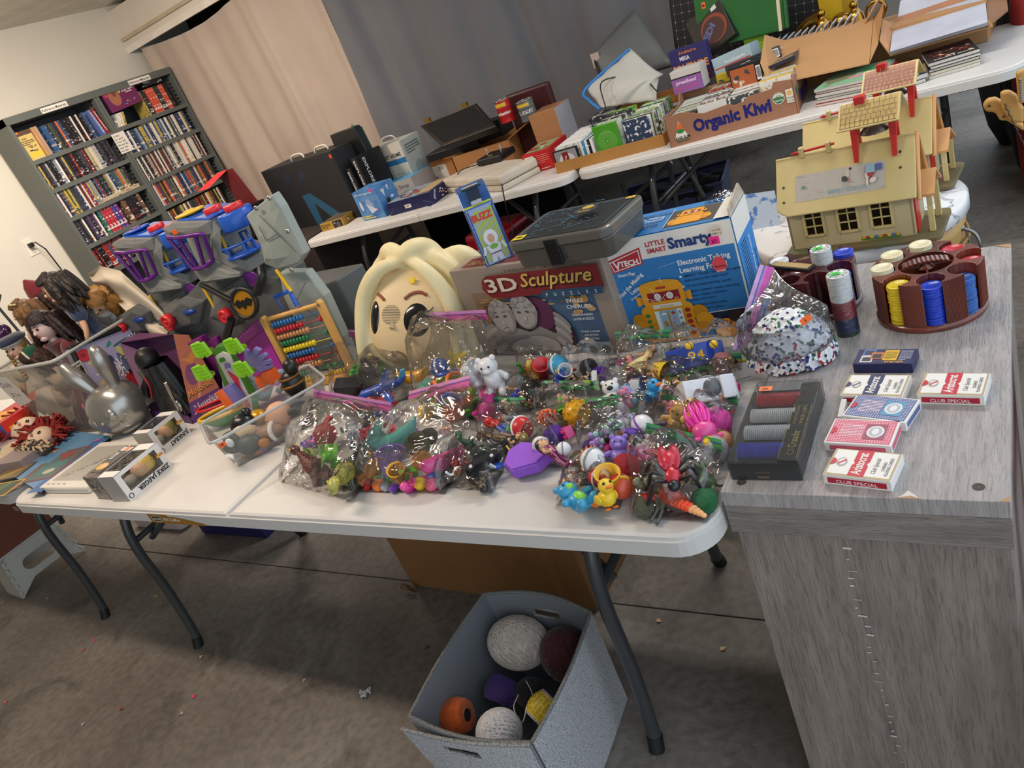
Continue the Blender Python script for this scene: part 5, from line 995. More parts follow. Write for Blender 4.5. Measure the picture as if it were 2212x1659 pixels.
a.text('hero utility',.05,.115,.007,LBc,w=.03); a.text('wheels',.17,.15,.007,LBc,w=.025); a.ell(w_*.62,dd*.55,.03,.02,'#303438',16); a.ell(w_*.62,dd*.62,.016,.010,'#c8a82c',14); a.text('BLOCKS',w_*.57,dd*.48,.010,'#d8b82c',w=.03); a.done()
a=Art(t,(.004,.008,hh+.002),(1,0,0),(0,1,0),'yellow_badge',.0006); a.rect(.008,.004,.040,.030,'#e0c81c'); a.ell(.024,.017,.011,.004,'#1a1a1a'); a.done()
mb=MB().box(w_*.40,-.003,.003,w_*.53,.004,hh-.004); lt=obj('latch',mb,mat('#141518',.35),t,bev=.002)
mb=MB()
for i in range(4):
 for j in range(5): mb.cyl((w_*.42+i*w_*.03,-.003,.011+j*.010),(w_*.42+i*w_*.03,-.0048,.011+j*.010),.0028,n=8)
obj('stud',mb,mat('#141518',.35),lt,kind='stuff')
sticker(t,(w_-.035,dd-.028,hh+.002),(1,0,0),(0,1,0),'#f0c820','$10',.022,.013)
# space tin
zt0=1.0; A=P(1042,583,zt0); w_=.060; dd=.115; hh=.145
A=P(1051,578,zt0); B=P(1099,558,zt0); d_=B-A; rz=math.atan2(d_.y,d_.x); w_=d_.length; dd=min(.13,(P(1018,560,zt0)-A).length); hh=(zat(A,1008,425,1.0,1.4)-1.0+.035)*.86; w_*=1.25
t=thing('lunch_tin','tall blue and lime metal tin with a strap latch, on the puzzle box corner','tin',A,rz)
sl=.036
mb=MB(); mb.T=RZ(PI/2)@RX(PI/2)  # profile in (depth, z), extruded along width
mb.prism([(0,0),(dd,0),(dd,hh-.006),(dd-.02,hh+.004),(sl,hh+.004),(0,hh-sl)],0,w_)
obj('tin_body',mb,mat('#3d64a8',.25,metal=.3,var=.1),t,bev=.002)
a=Art(t,(0,0,0),(1,0,0),(0,0,1),'printed_front'); a.rect(.004,.003,w_-.004,hh-sl-.002,'#9cb0d0');
for i in range(9): a.line(.004+i*w_*.1,.01,w_*.3+i*w_*.08,hh-sl-.01,.004,'#b4c43c')
a.rect(.006,.004,w_*.12,hh-sl-.004,'#2c4a94'); a.rect(w_*.9,.004,w_-.004,hh-sl-.004,'#2c4a94')
a.text('BUZZ',w_*.14,hh-sl-.034,.024,'#d83828',w=w_*.70,bold=.05); a.poly([(w_*.3,hh-sl-.032),(w_*.85,hh-sl-.020),(w_*.5,hh-sl-.028)],'#2c50a8')
a.ell(w_*.5,.068,w_*.24,.021,'#e4e8f0'); a.ell(w_*.5,.066,w_*.12,.012,'#d8a888'); a.poly([(w_*.25,.05),(w_*.75,.05),(w_*.68,.028),(w_*.32,.028)],'#dfe4ea'); a.ell(w_*.5,.045,w_*.14,.007,'#78b848'); a.poly([(w_*.32,.028),(w_*.66,.028),(w_*.7,.006),(w_*.55,.006),(w_*.5,.02),(w_*.42,.006),(w_*.28,.006)],'#d4d8e4'); a.line(w_*.2,.05,w_*.12,.03,.007,'#dfe4ea'); a.line(w_*.8,.05,w_*.88,.032,.007,'#dfe4ea'); a.line(w_*.32,.028,w_*.68,.028,.003,'#5a3c8c'); a.done()
a=Art(t,(0,dd,0),(0,-1,0),(0,0,1),'printed_side'); a.rect(.004,.004,dd-.004,hh-sl,'#b8b090'); a.rect(.03,.07,dd-.02,.11,'#3a3c34'); a.blobs(.02,.05,dd-.03,.05,9,['#8c3428','#4a4838','#2c3c5c','#6c6848'],.1); a.rect(dd-.035,.02,dd-.006,.1,'#3c68b0'); a.rect(dd-.032,.035,dd-.008,.06,'#c88cb0'); a.done()
a=Art(t,(0,0,hh-sl),(1,0,0),V((0,1,1)),'printed_slope'); a.rect(.003,.002,w_-.003,sl*1.3,'#b8c23c'); a.line(.003,.01,w_*.5,sl,.006,'#8c9ab8'); a.done()
st=obj('strap',MB().box(w_*.28,-.006,0,w_*.72,-.001,.005).__class__().hexa([(w_*.3,.004,hh-.022),(w_*.7,.004,hh-.022),(w_*.7,.010,hh-.026),(w_*.3,.010,hh-.026)],[(w_*.28,.0,hh+.01),(w_*.72,.0,hh+.01),(w_*.72,.022,hh+.008),(w_*.28,.022,hh+.008)]),mat('#22344c',.5),t,bev=.001)
obj('handle',MB().box(w_*.16,-.012,hh+.010,w_*.84,.012,hh+.016),mat('#22344c',.5),t,bev=.003); a=Art(t,(w_*.2,-.010,hh+.0162),(1,0,0),(0,1,0),'handle_label'); a.rect(0,0,w_*.55,.018,'#8ca8c8'); a.rect(w_*.12,.004,w_*.42,.014,'#d89830'); a.done()
obj('clasp',MB().box(w_*.32,.001,hh-.03,w_*.68,.006,hh-.02),mat('#b0b0b4',.25,metal=.9),t)
# big mask head
hc=P(905,672,.895)
upv=(CU*.99+CR*.06).normalized(); nv=(-fw*.93-CR*.30-CU*.05); nv=(nv-upv*nv.dot(upv)).normalized(); rv=upv.cross(-nv).normalized(); rv=(-nv).cross(upv).normalized()
xr=upv.cross(nv).normalized()
Mh=Matrix((xr,-nv,upv)).transposed().to_4x4(); Mh.translation=hc
t=thing('mask_head','oversized pale doll head with long blonde hair and black oval eyes','doll head',(0,0,0)); t.matrix_world=Mh
skin=mat('#e0c698',.5,var=.03); hairm=mat('#eadfb4',.5,h2='#dccb98',vs=5)
hw,hh_=.142,.168
def face(u,v):
 th=PI*(-.5+u)*1.1; ph=PI*(-.5+v); e=.75
 q=V((hw*math.copysign(abs(math.sin(th))**e,math.sin(th))*abs(math.cos(ph))**.6, -.10*math.copysign(abs(math.cos(th))**e,math.cos(th))*abs(math.cos(ph))**.6, (hh_-.02)*math.copysign(abs(math.sin(ph))**.9,math.sin(ph))-.01)); return q
obj('face',MB().grid(40,28,face),skin,t)
def hairf(u,v):
 th=2*PI*u; ph=-PI/2+PI*v; cx,sy=math.sin(th),-math.cos(th)
 k=1+.05*math.sin(th*6+v*3)+.07*mn.noise((cx*2,sy*2,v*3))
 r_x=(hw+.030)*k*(1+.03*math.sin(th*14+v*5))*(1+.08*(1-v)); r_y=.14*k
 z=(hh_+.012)*math.sin(ph)*(1.0)
 cc=abs(math.cos(ph))**.55
 q=V((r_x*cx*cc,r_y*sy*cc*(1 if sy>0 else .93),z))
 if sy<0:
  op=math.exp(-((cx*cc)/.80)**4)*(1 if z<hh_*.55 else max(0,1-(z-hh_*.55)/(hh_*.35)))
  q.y+=.055*op
 return q
HM=MB().grid(72,40,hairf)
def lock(pts,rr,nm='hair_lock'):
 q=sm(pts,5); n=len(q); HM.tube(q,[rr*.9*(.35+.75*math.sin(PI*(i+1)/(n+1))**.7) for i in range(n)],12)
lock([(-.02,-.085,.125),(-.08,-.105,.10),(-.135,-.075,.03),(-.15,-.05,-.07),(-.155,-.03,-.15)],.026)
lock([(-.05,-.05,.14),(-.12,-.03,.10),(-.162,-.0,.0),(-.172,.02,-.1),(-.150,.03,-.17)],.027)
lock([(-.0,-.092,.13),(.06,-.098,.10),(.12,-.075,.03),(.145,-.055,-.06),(.15,-.03,-.16)],.025)
lock([(.01,-.07,.145),(.09,-.055,.13),(.155,-.03,.06),(.168,-.0,-.06),(.17,.02,-.16)],.028)
lock([(-.02,-.09,.125),(.0,-.085,.155),(.03,-.05,.172),(.05,.0,.17)],.033)
lock([(.075,-.03,.15),(.13,-.02,.155),(.17,.0,.12),(.18,.02,.05)],.036)
lock([(-.02,-.085,.135),(-.06,-.07,.155),(-.09,-.03,.15),(-.11,.02,.12)],.032)
ho=obj('hair',HM,hairm,t)
d=ho.modifiers.new('r','REMESH'); d.mode='VOXEL'; d.voxel_size=.0038; d.use_smooth_shade=True
d=ho.modifiers.new('m','SMOOTH'); d.factor=.8; d.iterations=22
ex=[(-.088,-.006,.022,.05,.35),(.048,-.012,.040,.046,0)]
def disc(nm,cx,cz,rx,rz_,m,off=.003,n=24,par=t,tilt=0):
 mb=MB(); vs=[]
 def surf(x,z):
  s2=max(-.999,min(.999,x/hw)); c_=max(.02,1-abs(s2)**(2/.75))**.375
  zz=max(-.98,min(.98,(z+.01)/(hh_-.02))); ph=math.asin(math.copysign(abs(zz)**(1/.9),zz)); k=math.cos(ph)**.6; s3=min(.98,abs(x)/(hw*k)); thv=math.asin(s3**(1/.75)); return -.10*math.cos(thv)**.75*k-off
 rings=4
 mb.add([(cx,surf(cx,cz)-.002,cz)]+[(cx+rx*r/rings*math.cos(2*PI*i/n),surf(cx+rx*r/rings*math.cos(2*PI*i/n),cz+rz_*r/rings*math.sin(2*PI*i/n))-(.002 if r<rings else -.003),cz+rz_*r/rings*math.sin(2*PI*i/n)) for r in range(1,rings+1) for i in range(n)],
       [(0,1+i,1+(i+1)%n) for i in range(n)]+[(1+(r-1)*n+i,1+r*n+i,1+r*n+(i+1)%n,1+(r-1)*n+(i+1)%n) for r in range(1,rings) for i in range(n)],0,True)
 return obj(nm,mb,m,par)
eyem=mat('#0c0c0d',.18,coat=.5)
disc('eye',-.095,-.030,.018,.046,eyem); e2=disc('eye',.040,-.034,.038,.046,eyem)
def stroke(nm,pts,w_,m,par=t):
 q=sm([(x,0,z) for x,z in pts],4); out=[]
 for p in q:
  s3=min(.97,abs(p.x)/hw); thv=math.asin(s3**(1/.75)); zz=max(-.9,min(.9,(p.z+.01)/(hh_-.02))); ph=math.asin(math.copysign(abs(zz)**(1/.9),zz)); out.append(V((p.x,-.10*math.cos(thv)**.75*math.cos(ph)**.6-.0015,p.z)))
 obj(nm,MB().tube(out,w_,6),m,par)
bm=mat('#8a4a34',.5)
for k in (0,.003,-.003): pass
stroke('eyebrow',[(-.088,.036),(-.075,.028),(-.062,.018)],.0045,bm); stroke('eyebrow',[(.002,.022),(.02,.036),(.045,.042),(.066,.034)],.0048,bm)
for i in range(4): stroke('eyelash',[(.072,-.01-.012*i),(.080,-.004-.013*i),(.084,.004-.013*i)],.0014,eyem)
obj('nose',MB().add([(-.033,-.098,-.03),(-.041,-.098,-.062),(-.022,-.100,-.060),(-.031,-.113,-.057)],[(0,1,3),(0,3,2),(1,2,3)]),skin,t)
mb=MB();
for i in range(12):
 z=-.03+.0045*i; wq=.030*math.sqrt(max(0,1-((i-5.5)/6.3)**2)); stroke_pts=[(-.038-wq,z-.018+.0),(-.038,z-.018),(-.038+wq,z-.018)]
 q=sm([(x,0,zz) for x,zz in stroke_pts],3);
 for j in range(len(q)-1):
  def yy(p): s3=min(.97,abs(p.x)/hw); return -.10*math.cos(math.asin(s3**(1/.75)))**.75*1.0-.0004
  a0,a1=q[j],q[j+1]; k0=math.cos(math.asin(max(-.9,min(.9,(a0.z+.01)/.145))))**.6; mb.add([(a0.x,yy(a0)*k0-.0008,a0.z),(a1.x,yy(a1)*k0-.0008,a1.z),(a1.x,yy(a1)*k0-.0008,a1.z+.0016),(a0.x,yy(a0)*k0-.0008,a0.z+.0016)],[(0,1,2,3)])
obj('speaker_slots',mb,mat('#5c5448',.6),t,kind='stuff')
obj('price_sticker',MB().box(.012,-.1005,.066,.028,-.0965,.081),mat('#e8cc1c',.5),t)
# abacus
A=P(646,838,.74); B=P(775,806,.74); d_=B-A; w_=d_.length; rz=math.atan2(d_.y,d_.x); H_=.262
t=thing('abacus','wooden abacus with rows of coloured beads leaning beside the mask','abacus',A,rot=(-.06,0,rz))
wd=mat('#d8a860',.4,h2='#c8924a',vs=6,stretch=(6,1,1));
for x in(0,w_-.02): obj('upright',MB().prism([(x,.0),(x+.02,.0),(x+.02,H_-.01),(x+.014,H_),(x+.006,H_),(x,H_-.01)],0,.022),wd,t,bev=.003).rotation_euler=(PI/2,0,0)
obj('top_rail',MB().cyl((.02,-.011,H_-.014),(w_-.02,-.011,H_-.014),.0075),wd,t); obj('base_rail',MB().box(.02,-.034,.0,w_-.02,.012,.018),wd,t,bev=.003); obj('screw',MB().cyl((w_-.01,-.0225,H_-.014),(w_-.01,-.024,H_-.014),.004),mat('#8c8c8c',.3,metal=.9),t)
for i,(c_,nm) in enumerate((('#2a6aa8','blue'),('#c02430','red'),('#c88c58','natural'),('#1f7a44','green'),('#e8cc1c','yellow'),('#2a6aa8','blue'),('#c02430','red'),('#c88c58','natural'),('#1f7a44','green'),('#e8cc1c','yellow'))):
 z=H_-.036-i*.0222; obj('rod',MB().cyl((.02,-.011,z),(w_-.02,-.011,z),.0014,n=6),mat(c_,.4),t)
 n_=10 if i in(2,4) else 9
 if i>7: n_=5
 for k in range(10):
  x=.032+k*.0122 if k<n_ else (w_-.032-(9-k)*.0122)
  if k>=n_ and i in(0,): x=.032+k*.0122
  obj('bead',MB().sph((x,-.011,z),(.0058,.0096,.0096),12,8),mat(c_,.25,coat=.4,var=.03),t)
sticker(t,(w_*.62,-.012,H_-.0062),(1,0,0),(0,1,0),'#e82c8c',None,.016,.010)
# speakers
A=V((-.40,.86,.74));
def spk(label,pts,top,h,c_,txt,z0=.74):
 pass
q=[P(*p,1.02) for p in ((655,556),(752,521))]
zt=.985; f0=P(655,562,zt); f1=P(693,551,zt)
t=thing('speaker','dark grey tower speaker with slanted face behind the abacus','speaker',(-.36,.80,.60),.0)
sp=[(-.02,.16),(-.07,.07),(-.01,.0),(.12,-.02),(.20,.02),(.22,.14)]
mb=MB().prism(sp,0,.40); obj('cabinet',mb,mat('#565a5a',.45,bump=.05,bs=300),t,bev=.006)
mb=MB(); mb.grid(8,6,lambda u,v:(-.005+.13*u,-.006-.022*math.sin(PI*u)-.016*u,.02+.37*v)); obj('grille',mb,mat('#3c4142',.5,bump=.2,bs=600),t)
a=Art(t,(.055,-.030,.12),(1,-.15,0),(0,0,1),'speaker_badge',.004); a.text('BOSE',0,0,.018,'#c8ccce',w=.05,shear=.3,bold=.03); a.line(-.004,-.005,.055,-.003,.0014,'#c8ccce'); a.done()
t=thing('speaker','black speaker with white lettering between grey speaker and mask','speaker',(-.12,.84,.60),.25)
obj('cabinet',MB().box(0,0,0,.14,.14,.30),mat('#141517',.35),t,bev=.01); a=Art(t,(0,0,0),(1,0,0),(0,0,1),'speaker_badge'); a.text('JBL',.02,.26,.025,'#d8d8da',w=.04,bold=.03); a.done()
obj('port',MB().cyl((.07,.001,.08),(.07,-.004,.08),.035,n=20),mat('#060607',.6),t)
tag(obj('speaker_shelf',MB().box(-.45,.79,.55,.08,1.05,.598),mat('#2a2b2e',.6),bev=.002),'dark low shelf carrying the two speakers behind the front table','shelf')
# silver eared head
sc_=P(287,926,.74)+V((0,0,.098))
up2=(V((-.15,0,1))).normalized(); n2=(V((.22,-.9,-.22))); n2=(n2-up2*n2.dot(up2)).normalized(); x2=up2.cross(n2).normalized()
Ms=Matrix((x2,-n2,up2)).transposed().to_4x4(); Ms.translation=sc_
t=thing('silver_figure_head','shiny silver round head with two long pointed ears','figurine',(0,0,0)); t.matrix_world=Ms
sv=mat('#a8a6a2',.28,metal=.75,var=.03)
obj('head',MB().sph((0,0,0),(.108,.088,.092),28,18,e=.85),sv,t)
for s2 in(-1,1):
 q=sm([(s2*.055,.01,.07),(s2*.075,.005,.13),(s2*.09,0,.18),(s2*.095,0,.225)],4); n=len(q); obj('ear',MB().tube(q,[.018+.014*math.sin(PI*min(1,i/n*1.15))*(1) if i<n-1 else .004 for i in range(n)],14),sv,t)
 obj('eye',MB().sph((s2*.05,-.076,-.005),(.022,.014,.022),14,9),mat('#b8b6b2',.22,metal=.8,var=.03),t); obj('cheek',MB().lathe([(.024,.0),(.0225,.002),(.021,.0)],20),sv,t).matrix_local=Matrix.Translation((s2*.078,-.062,-.045))@Matrix.Rotation(PI/2,4,'X')@Matrix.Rotation(s2*.6,4,'Y')
obj('nose',MB().sph((0,-.090,-.02),(.008,.006,.006),8,6),sv,t); obj('tail',MB().box(.08,.03,-.05,.10,.10,.02).box(.08,.09,-.02,.10,.13,.07),mat('#8c8a86',.4,metal=.6),t,bev=.003); obj('body',MB().tube([(0,0,-.06),(0,0,-.094)],[.05,.045],16),sv,t)
sticker(t,(-.07,-.062,.055),(1,-.3,0),(0,.5,1),'#f0308c','5',.016,.016)
# boxed figurines
def winbox(label,p0,p1,w2,h2,txt,z=.74,hair='#d8b84a',n='figure_box'):
 A=P(*p0,z); B=P(*p1,z); d_=B-A; rz=math.atan2(d_.y,d_.x); w_=d_.length
 t=thing(n,label,'figurine box',A,rz); wh=mat('#dcdad8',.4,var=.03)
 fr=MB(); b_=.012
 fr.box(0,0,0,w_,.002,b_*1.9).box(0,0,h2-b_,w_,.002,h2).box(0,0,b_*1.9,b_*1.5,.002,h2-b_).box(w_-b_*1.6,0,b_*1.9,w_,.002,h2-b_)
 obj('window_frame',fr,wh,t)
 obj('carton',MB().box(0,.002,0,.0015,w2,h2).box(w_-.0015,.002,0,w_,w2,h2).box(0,w2-.0015,0,w_,w2,h2).box(0,.002,0,w_,w2,.0015),mat('#a8a49e',.5),t)
 [obj('top_flap',MB().box(x0,.0,h2-.0012,x1,w2,h2),wh,t) for x0,x1 in ((0,w_*.18),(w_*.8,w_))]
 obj('window',MB().box(b_,.0005,b_*1.8,w_-b_,.0012,h2-b_*.6).box(w_*.15,.003,h2-.001,w_*.82,w2-.003,h2-.0004),clear(rough=.06,gl=.55,bump=.15),t)
 obj('backing',MB().box(.003,w2*.75,.003,w_-.003,w2*.78,h2-.004),mat('#4a4844',.6),t)
 hd=obj('figurine',MB().sph((w_*.62,w2*.42,h2*.52),(w_*.2,w2*.28,h2*.26),16,11,e=.8),mat('#d0a47c',.5),t)
 obj('figurine_hair',MB().sph((w_*.70,w2*.44,h2*.54),(w_*.19,w2*.31,h2*.30),16,11,e=.85),mat(hair,.5,bump=.3,bs=40),t); obj('figurine_body',MB().sph((w_*.32,w2*.45,h2*.42),(w_*.14,w2*.2,h2*.16),12,8),mat('#8c8478',.6),t)
 a=Art(t,(w_,0,h2),(-1,0,0),(0,0,-1),'printed_name')
 a.n=V((0,-1,0)); a.text(txt,w_*.04,h2-b_*1.55,.019,'#1c1c1e',w=w_*(.72 if len(txt)>8 else .62),bold=.04)
 a.ell(w_*.93,h2-.012,.008,.008,'#1c1c1e'); a.ell(w_*.93,h2-.012,.005,.006,'#dcdad8'); a.text('POP!',w_*.02,.030,.014,'#e0a42c',w=.024,bold=.06); a.rect(w_*.03,.034,w_*.11,.037,'#c83c30')
 a.done(); return t,w_
winbox('white window box with a blond figurine at the table front',(283,1083),(373,1006),.085,.088,'ZEKE JAEGER')
winbox('white window box with an olive-haired figurine behind the blond figurine box',(352,984),(413,934),.085,.088,'JUNKRAT',hair='#8c8448')
A=P(232,1075,.74); t=thing('figure_box','clear plastic-sleeved figurine box left of the blond figurine box','figurine box',(-.59,.035,.74),math.radians(88))
obj('carton',MB().box(0,0.002,0,.15,.082,.082),mat('#77736f',.45,h2='#8c8884',vs=12),t,bev=.001); obj('sleeve',MB().box(-.001,.001,0,.151,.084,.0835),clear(rough=.05,gl=.6,bump=.3),t); a=Art(t,(0,0,.0838),(1,0,0),(0,1,0),'printed_top'); a.rect(.02,.01,.12,.07,'#4c4a48'); a.ell(.05,.045,.018,.026,'#c8a44c'); a.ell(.052,.036,.012,.014,'#d8b090'); a.rect(.125,.01,.145,.07,'#c8c4c0'); a.rect(.128,.025,.143,.045,'#f07030'); a.bars(.085,.05,.03,.018); a.done()
a=Art(t,(0,.084,0),(0,-1,0),(0,0,1),'printed_end'); a.rect(.003,.003,.08,.08,'#a8a49c'); a.lines(.008,.03,.065,.03,5,'#3a3a3c',.5); a.bars(.012,.006,.03,.014); a.done()
A=V((-.915,.04,.74)); p0=P(88,1066,.745)
t=thing('boxed_game','white flat boxed game with rounded spine at the table front','box',(p0.x,p0.y+.005,.74),.02)
obj('box_body',MB().box(0,0,0,.30,.25,.026),mat('#d8d4cc',.4,var=.03),t,bev=.006); obj('seam',MB().box(.012,-.0006,.012,.3,.0005,.0135),mat('#8c8880'),t)
a=Art(t,(0,0,.026),(1,0,0),(0,1,0),'printed_top'); a.rect(.03,.035,.29,.22,'#a8a69e')
for i in range(5): a.ell(.08+.04*i,.07+.03*i,.022,.012,'#5c5c58',18,.4); a.ell(.08+.04*i,.07+.03*i,.020,.0105,'#a8a69e',18,.4); a.text('player',.07+.04*i,.066+.03*i,.007,'#5c5c58',w=.022)
for i in range(4): a.text('CHECK',.03+.035*i,.014,.008,'#5c5c58',w=.02)
a.done(); obj('green_tab',MB().sph((.006,.0,.013),(.004,.002,.008),8,6),mat('#3c6a44'),t)
z_=.758; c0,c1,c2,c3=P(0,1012,z_),P(127,925,z_),P(237,942,z_),P(86,1062,z_+.004)
t=thing('card_binder','blue card binder with picture panels lying beside the red-haired dolls','binder',c3)
q=[v-c3 for v in (c3,c2,c1,c0)]
mb=MB(); mb.hexa([v-V((0,0,.004)) for v in q],q); obj('cover',mb,mat('#4f7fa8',.35,h2='#6a98bc',vs=8),t)
mb=MB(); mb.hexa([v*.98+V((-.004,.004,-.017)) for v in q],[v*.985+V((-.003,.003,-.005)) for v in q]); obj('pages',mb,mat('#15171c',.6),t)
u_=(q[1]).normalized(); v_=(q[3]-u_*q[3].dot(u_)).normalized(); LW,LH=q[1].length,q[3].length
a=Art(t,(0,0,0),u_,v_,'printed_cover',.001)
a.rect(.0,.0,LW*.98,LH*.12,'#3c66a0'); a.rect(LW*.25,LH*.06,LW*.85,LH*.40,'#7a3c40'); a.rect(LW*.28,LH*.09,LW*.82,LH*.37,'#506a68'); a.ell(LW*.5,LH*.22,LW*.12,LH*.1,'#4a7a7c',16,.4); a.ell(LW*.42,LH*.2,LW*.05,LH*.05,'#b8b8a8'); a.poly([(LW*.6,LH*.2),(LW*.8,LH*.33),(LW*.78,LH*.12)],'#8c4448')
a.rect(LW*.05,LH*.35,LW*.35,LH*.72,'#c8982c'); a.rect(LW*.07,LH*.37,LW*.33,LH*.70,'#3c4a3c'); a.ell(LW*.2,LH*.54,LW*.07,LH*.11,'#4c6a44',14,.7); a.rect(LW*.42,LH*.50,LW*.72,LH*.80,'#3a3830'); a.rect(LW*.44,LH*.52,LW*.70,LH*.78,'#7c6a4c'); a.ell(LW*.56,LH*.64,LW*.05,LH*.1,'#a88c4c',12,.5)
a.text('POKÉMON',LW*.93,LH*.42,.03,'#2c4c8c',w=LH*.30,rot=PI/2,bold=.08); a.text('POKÉMON',LW*.925,LH*.42,.029,'#d8a83c',w=LH*.30,rot=PI/2,bold=.02); a.rect(LW*.935,LH*.44,LW*.955,LH*.70,'#8c3038'); a.poly([(LW*.93,LH*.05),(LW*.97,LH*.08),(LW*.94,LH*.12)],'#f0409c'); a.done()
# doll bin
b0=P(115,940,.742); b1=P(238,929,.742); rz=math.atan2(b1.y-b0.y,b1.x-b0.x); w_=(b1-b0).length; zt_=zat(b0,0,798)-.742
D_=.34; t=thing('storage_bin','milky plastic bin of dolls with a handwritten price note','bin',b0,rz)
mk=clear('#d8d4cc',.16,.25,.25,.25,8)
def ringp(k,z): e=k; return [V((x,y,z)) for x,y in rrect(-e,-e,w_+e,D_+e,.03,5)]
mb=MB(); N_=len(ringp(0,0)); zs=[(0.0,.0),(.035,zt_*.96),(.035,zt_-.002)]; vs=[]
for k,z in zs: vs+=ringp(k,z)
fs=[(i*N_+j,i*N_+(j+1)%N_,(i+1)*N_+(j+1)%N_,(i+1)*N_+j) for i in range(len(zs)-1) for j in range(N_)]+[tuple(range(N_))[::-1]]
mb.add(vs,fs,0,False); obj('bin_wall',mb,mk,t)
mb=MB().tube(ringp(.040,zt_),.007,6,closed=True); obj('rim',mb,clear('#d8d8d4',.55,.3,.3,.1),t)
a=Art(t,(.0,-.03,zt_-.16),(1,0,0),(0,-.08,1),'price_note',.003); a.poly([(-.03,.15),(.09,.14),(.12,.02),(.0,.0)],'#cfcac2'); a.text('Dolls',-.0,.095,.034,'#3a3638',w=.07,bold=.0,rot=-.05); a.text('$ 2 ea.',.015,.05,.026,'#3a3638',w=.065,bold=.0,rot=-.05); a.done()
a=Art(t,(w_+.02,-.015,.0),(0,1,0),(.1,0,1),'shipping_label',.004); a.rect(.0,zt_*.7,.05,zt_*.7+.06,'#cfc8bc'); a.lines(.004,zt_*.7+.01,.042,.045,4,'#3a3638'); a.done()
for i,(x,y,z,r,c_,l) in enumerate(((.12,.1,.12,.08,'#a89a88','cream'),(.28,.12,.10,.07,'#5c6a60','grey-green'),(.3,.2,.2,.08,'#a88a6c','tan'),(.1,.2,.2,.09,'#6a5a54','brown'),(.22,.08,.22,.06,'#b8a894','pale lace'),(.34,.08,.06,.05,'#8c7c74','rose grey'))):
 o=tag(obj('doll_clothes',MB().grid(20,14,lambda u,v:V((math.cos(2*PI*u)*math.sin(PI*v),math.sin(2*PI*u)*math.sin(PI*v),math.cos(PI*v)))*r*(1+.35*mn.noise((u*5,v*6,i*3)))),mat(c_,.85,bump=.3)),l+' bundle of doll clothing seen through the milky bin','doll clothes')
 o.matrix_world=Matrix.Translation(b0)@RZ(rz)@TR(x,y,z)
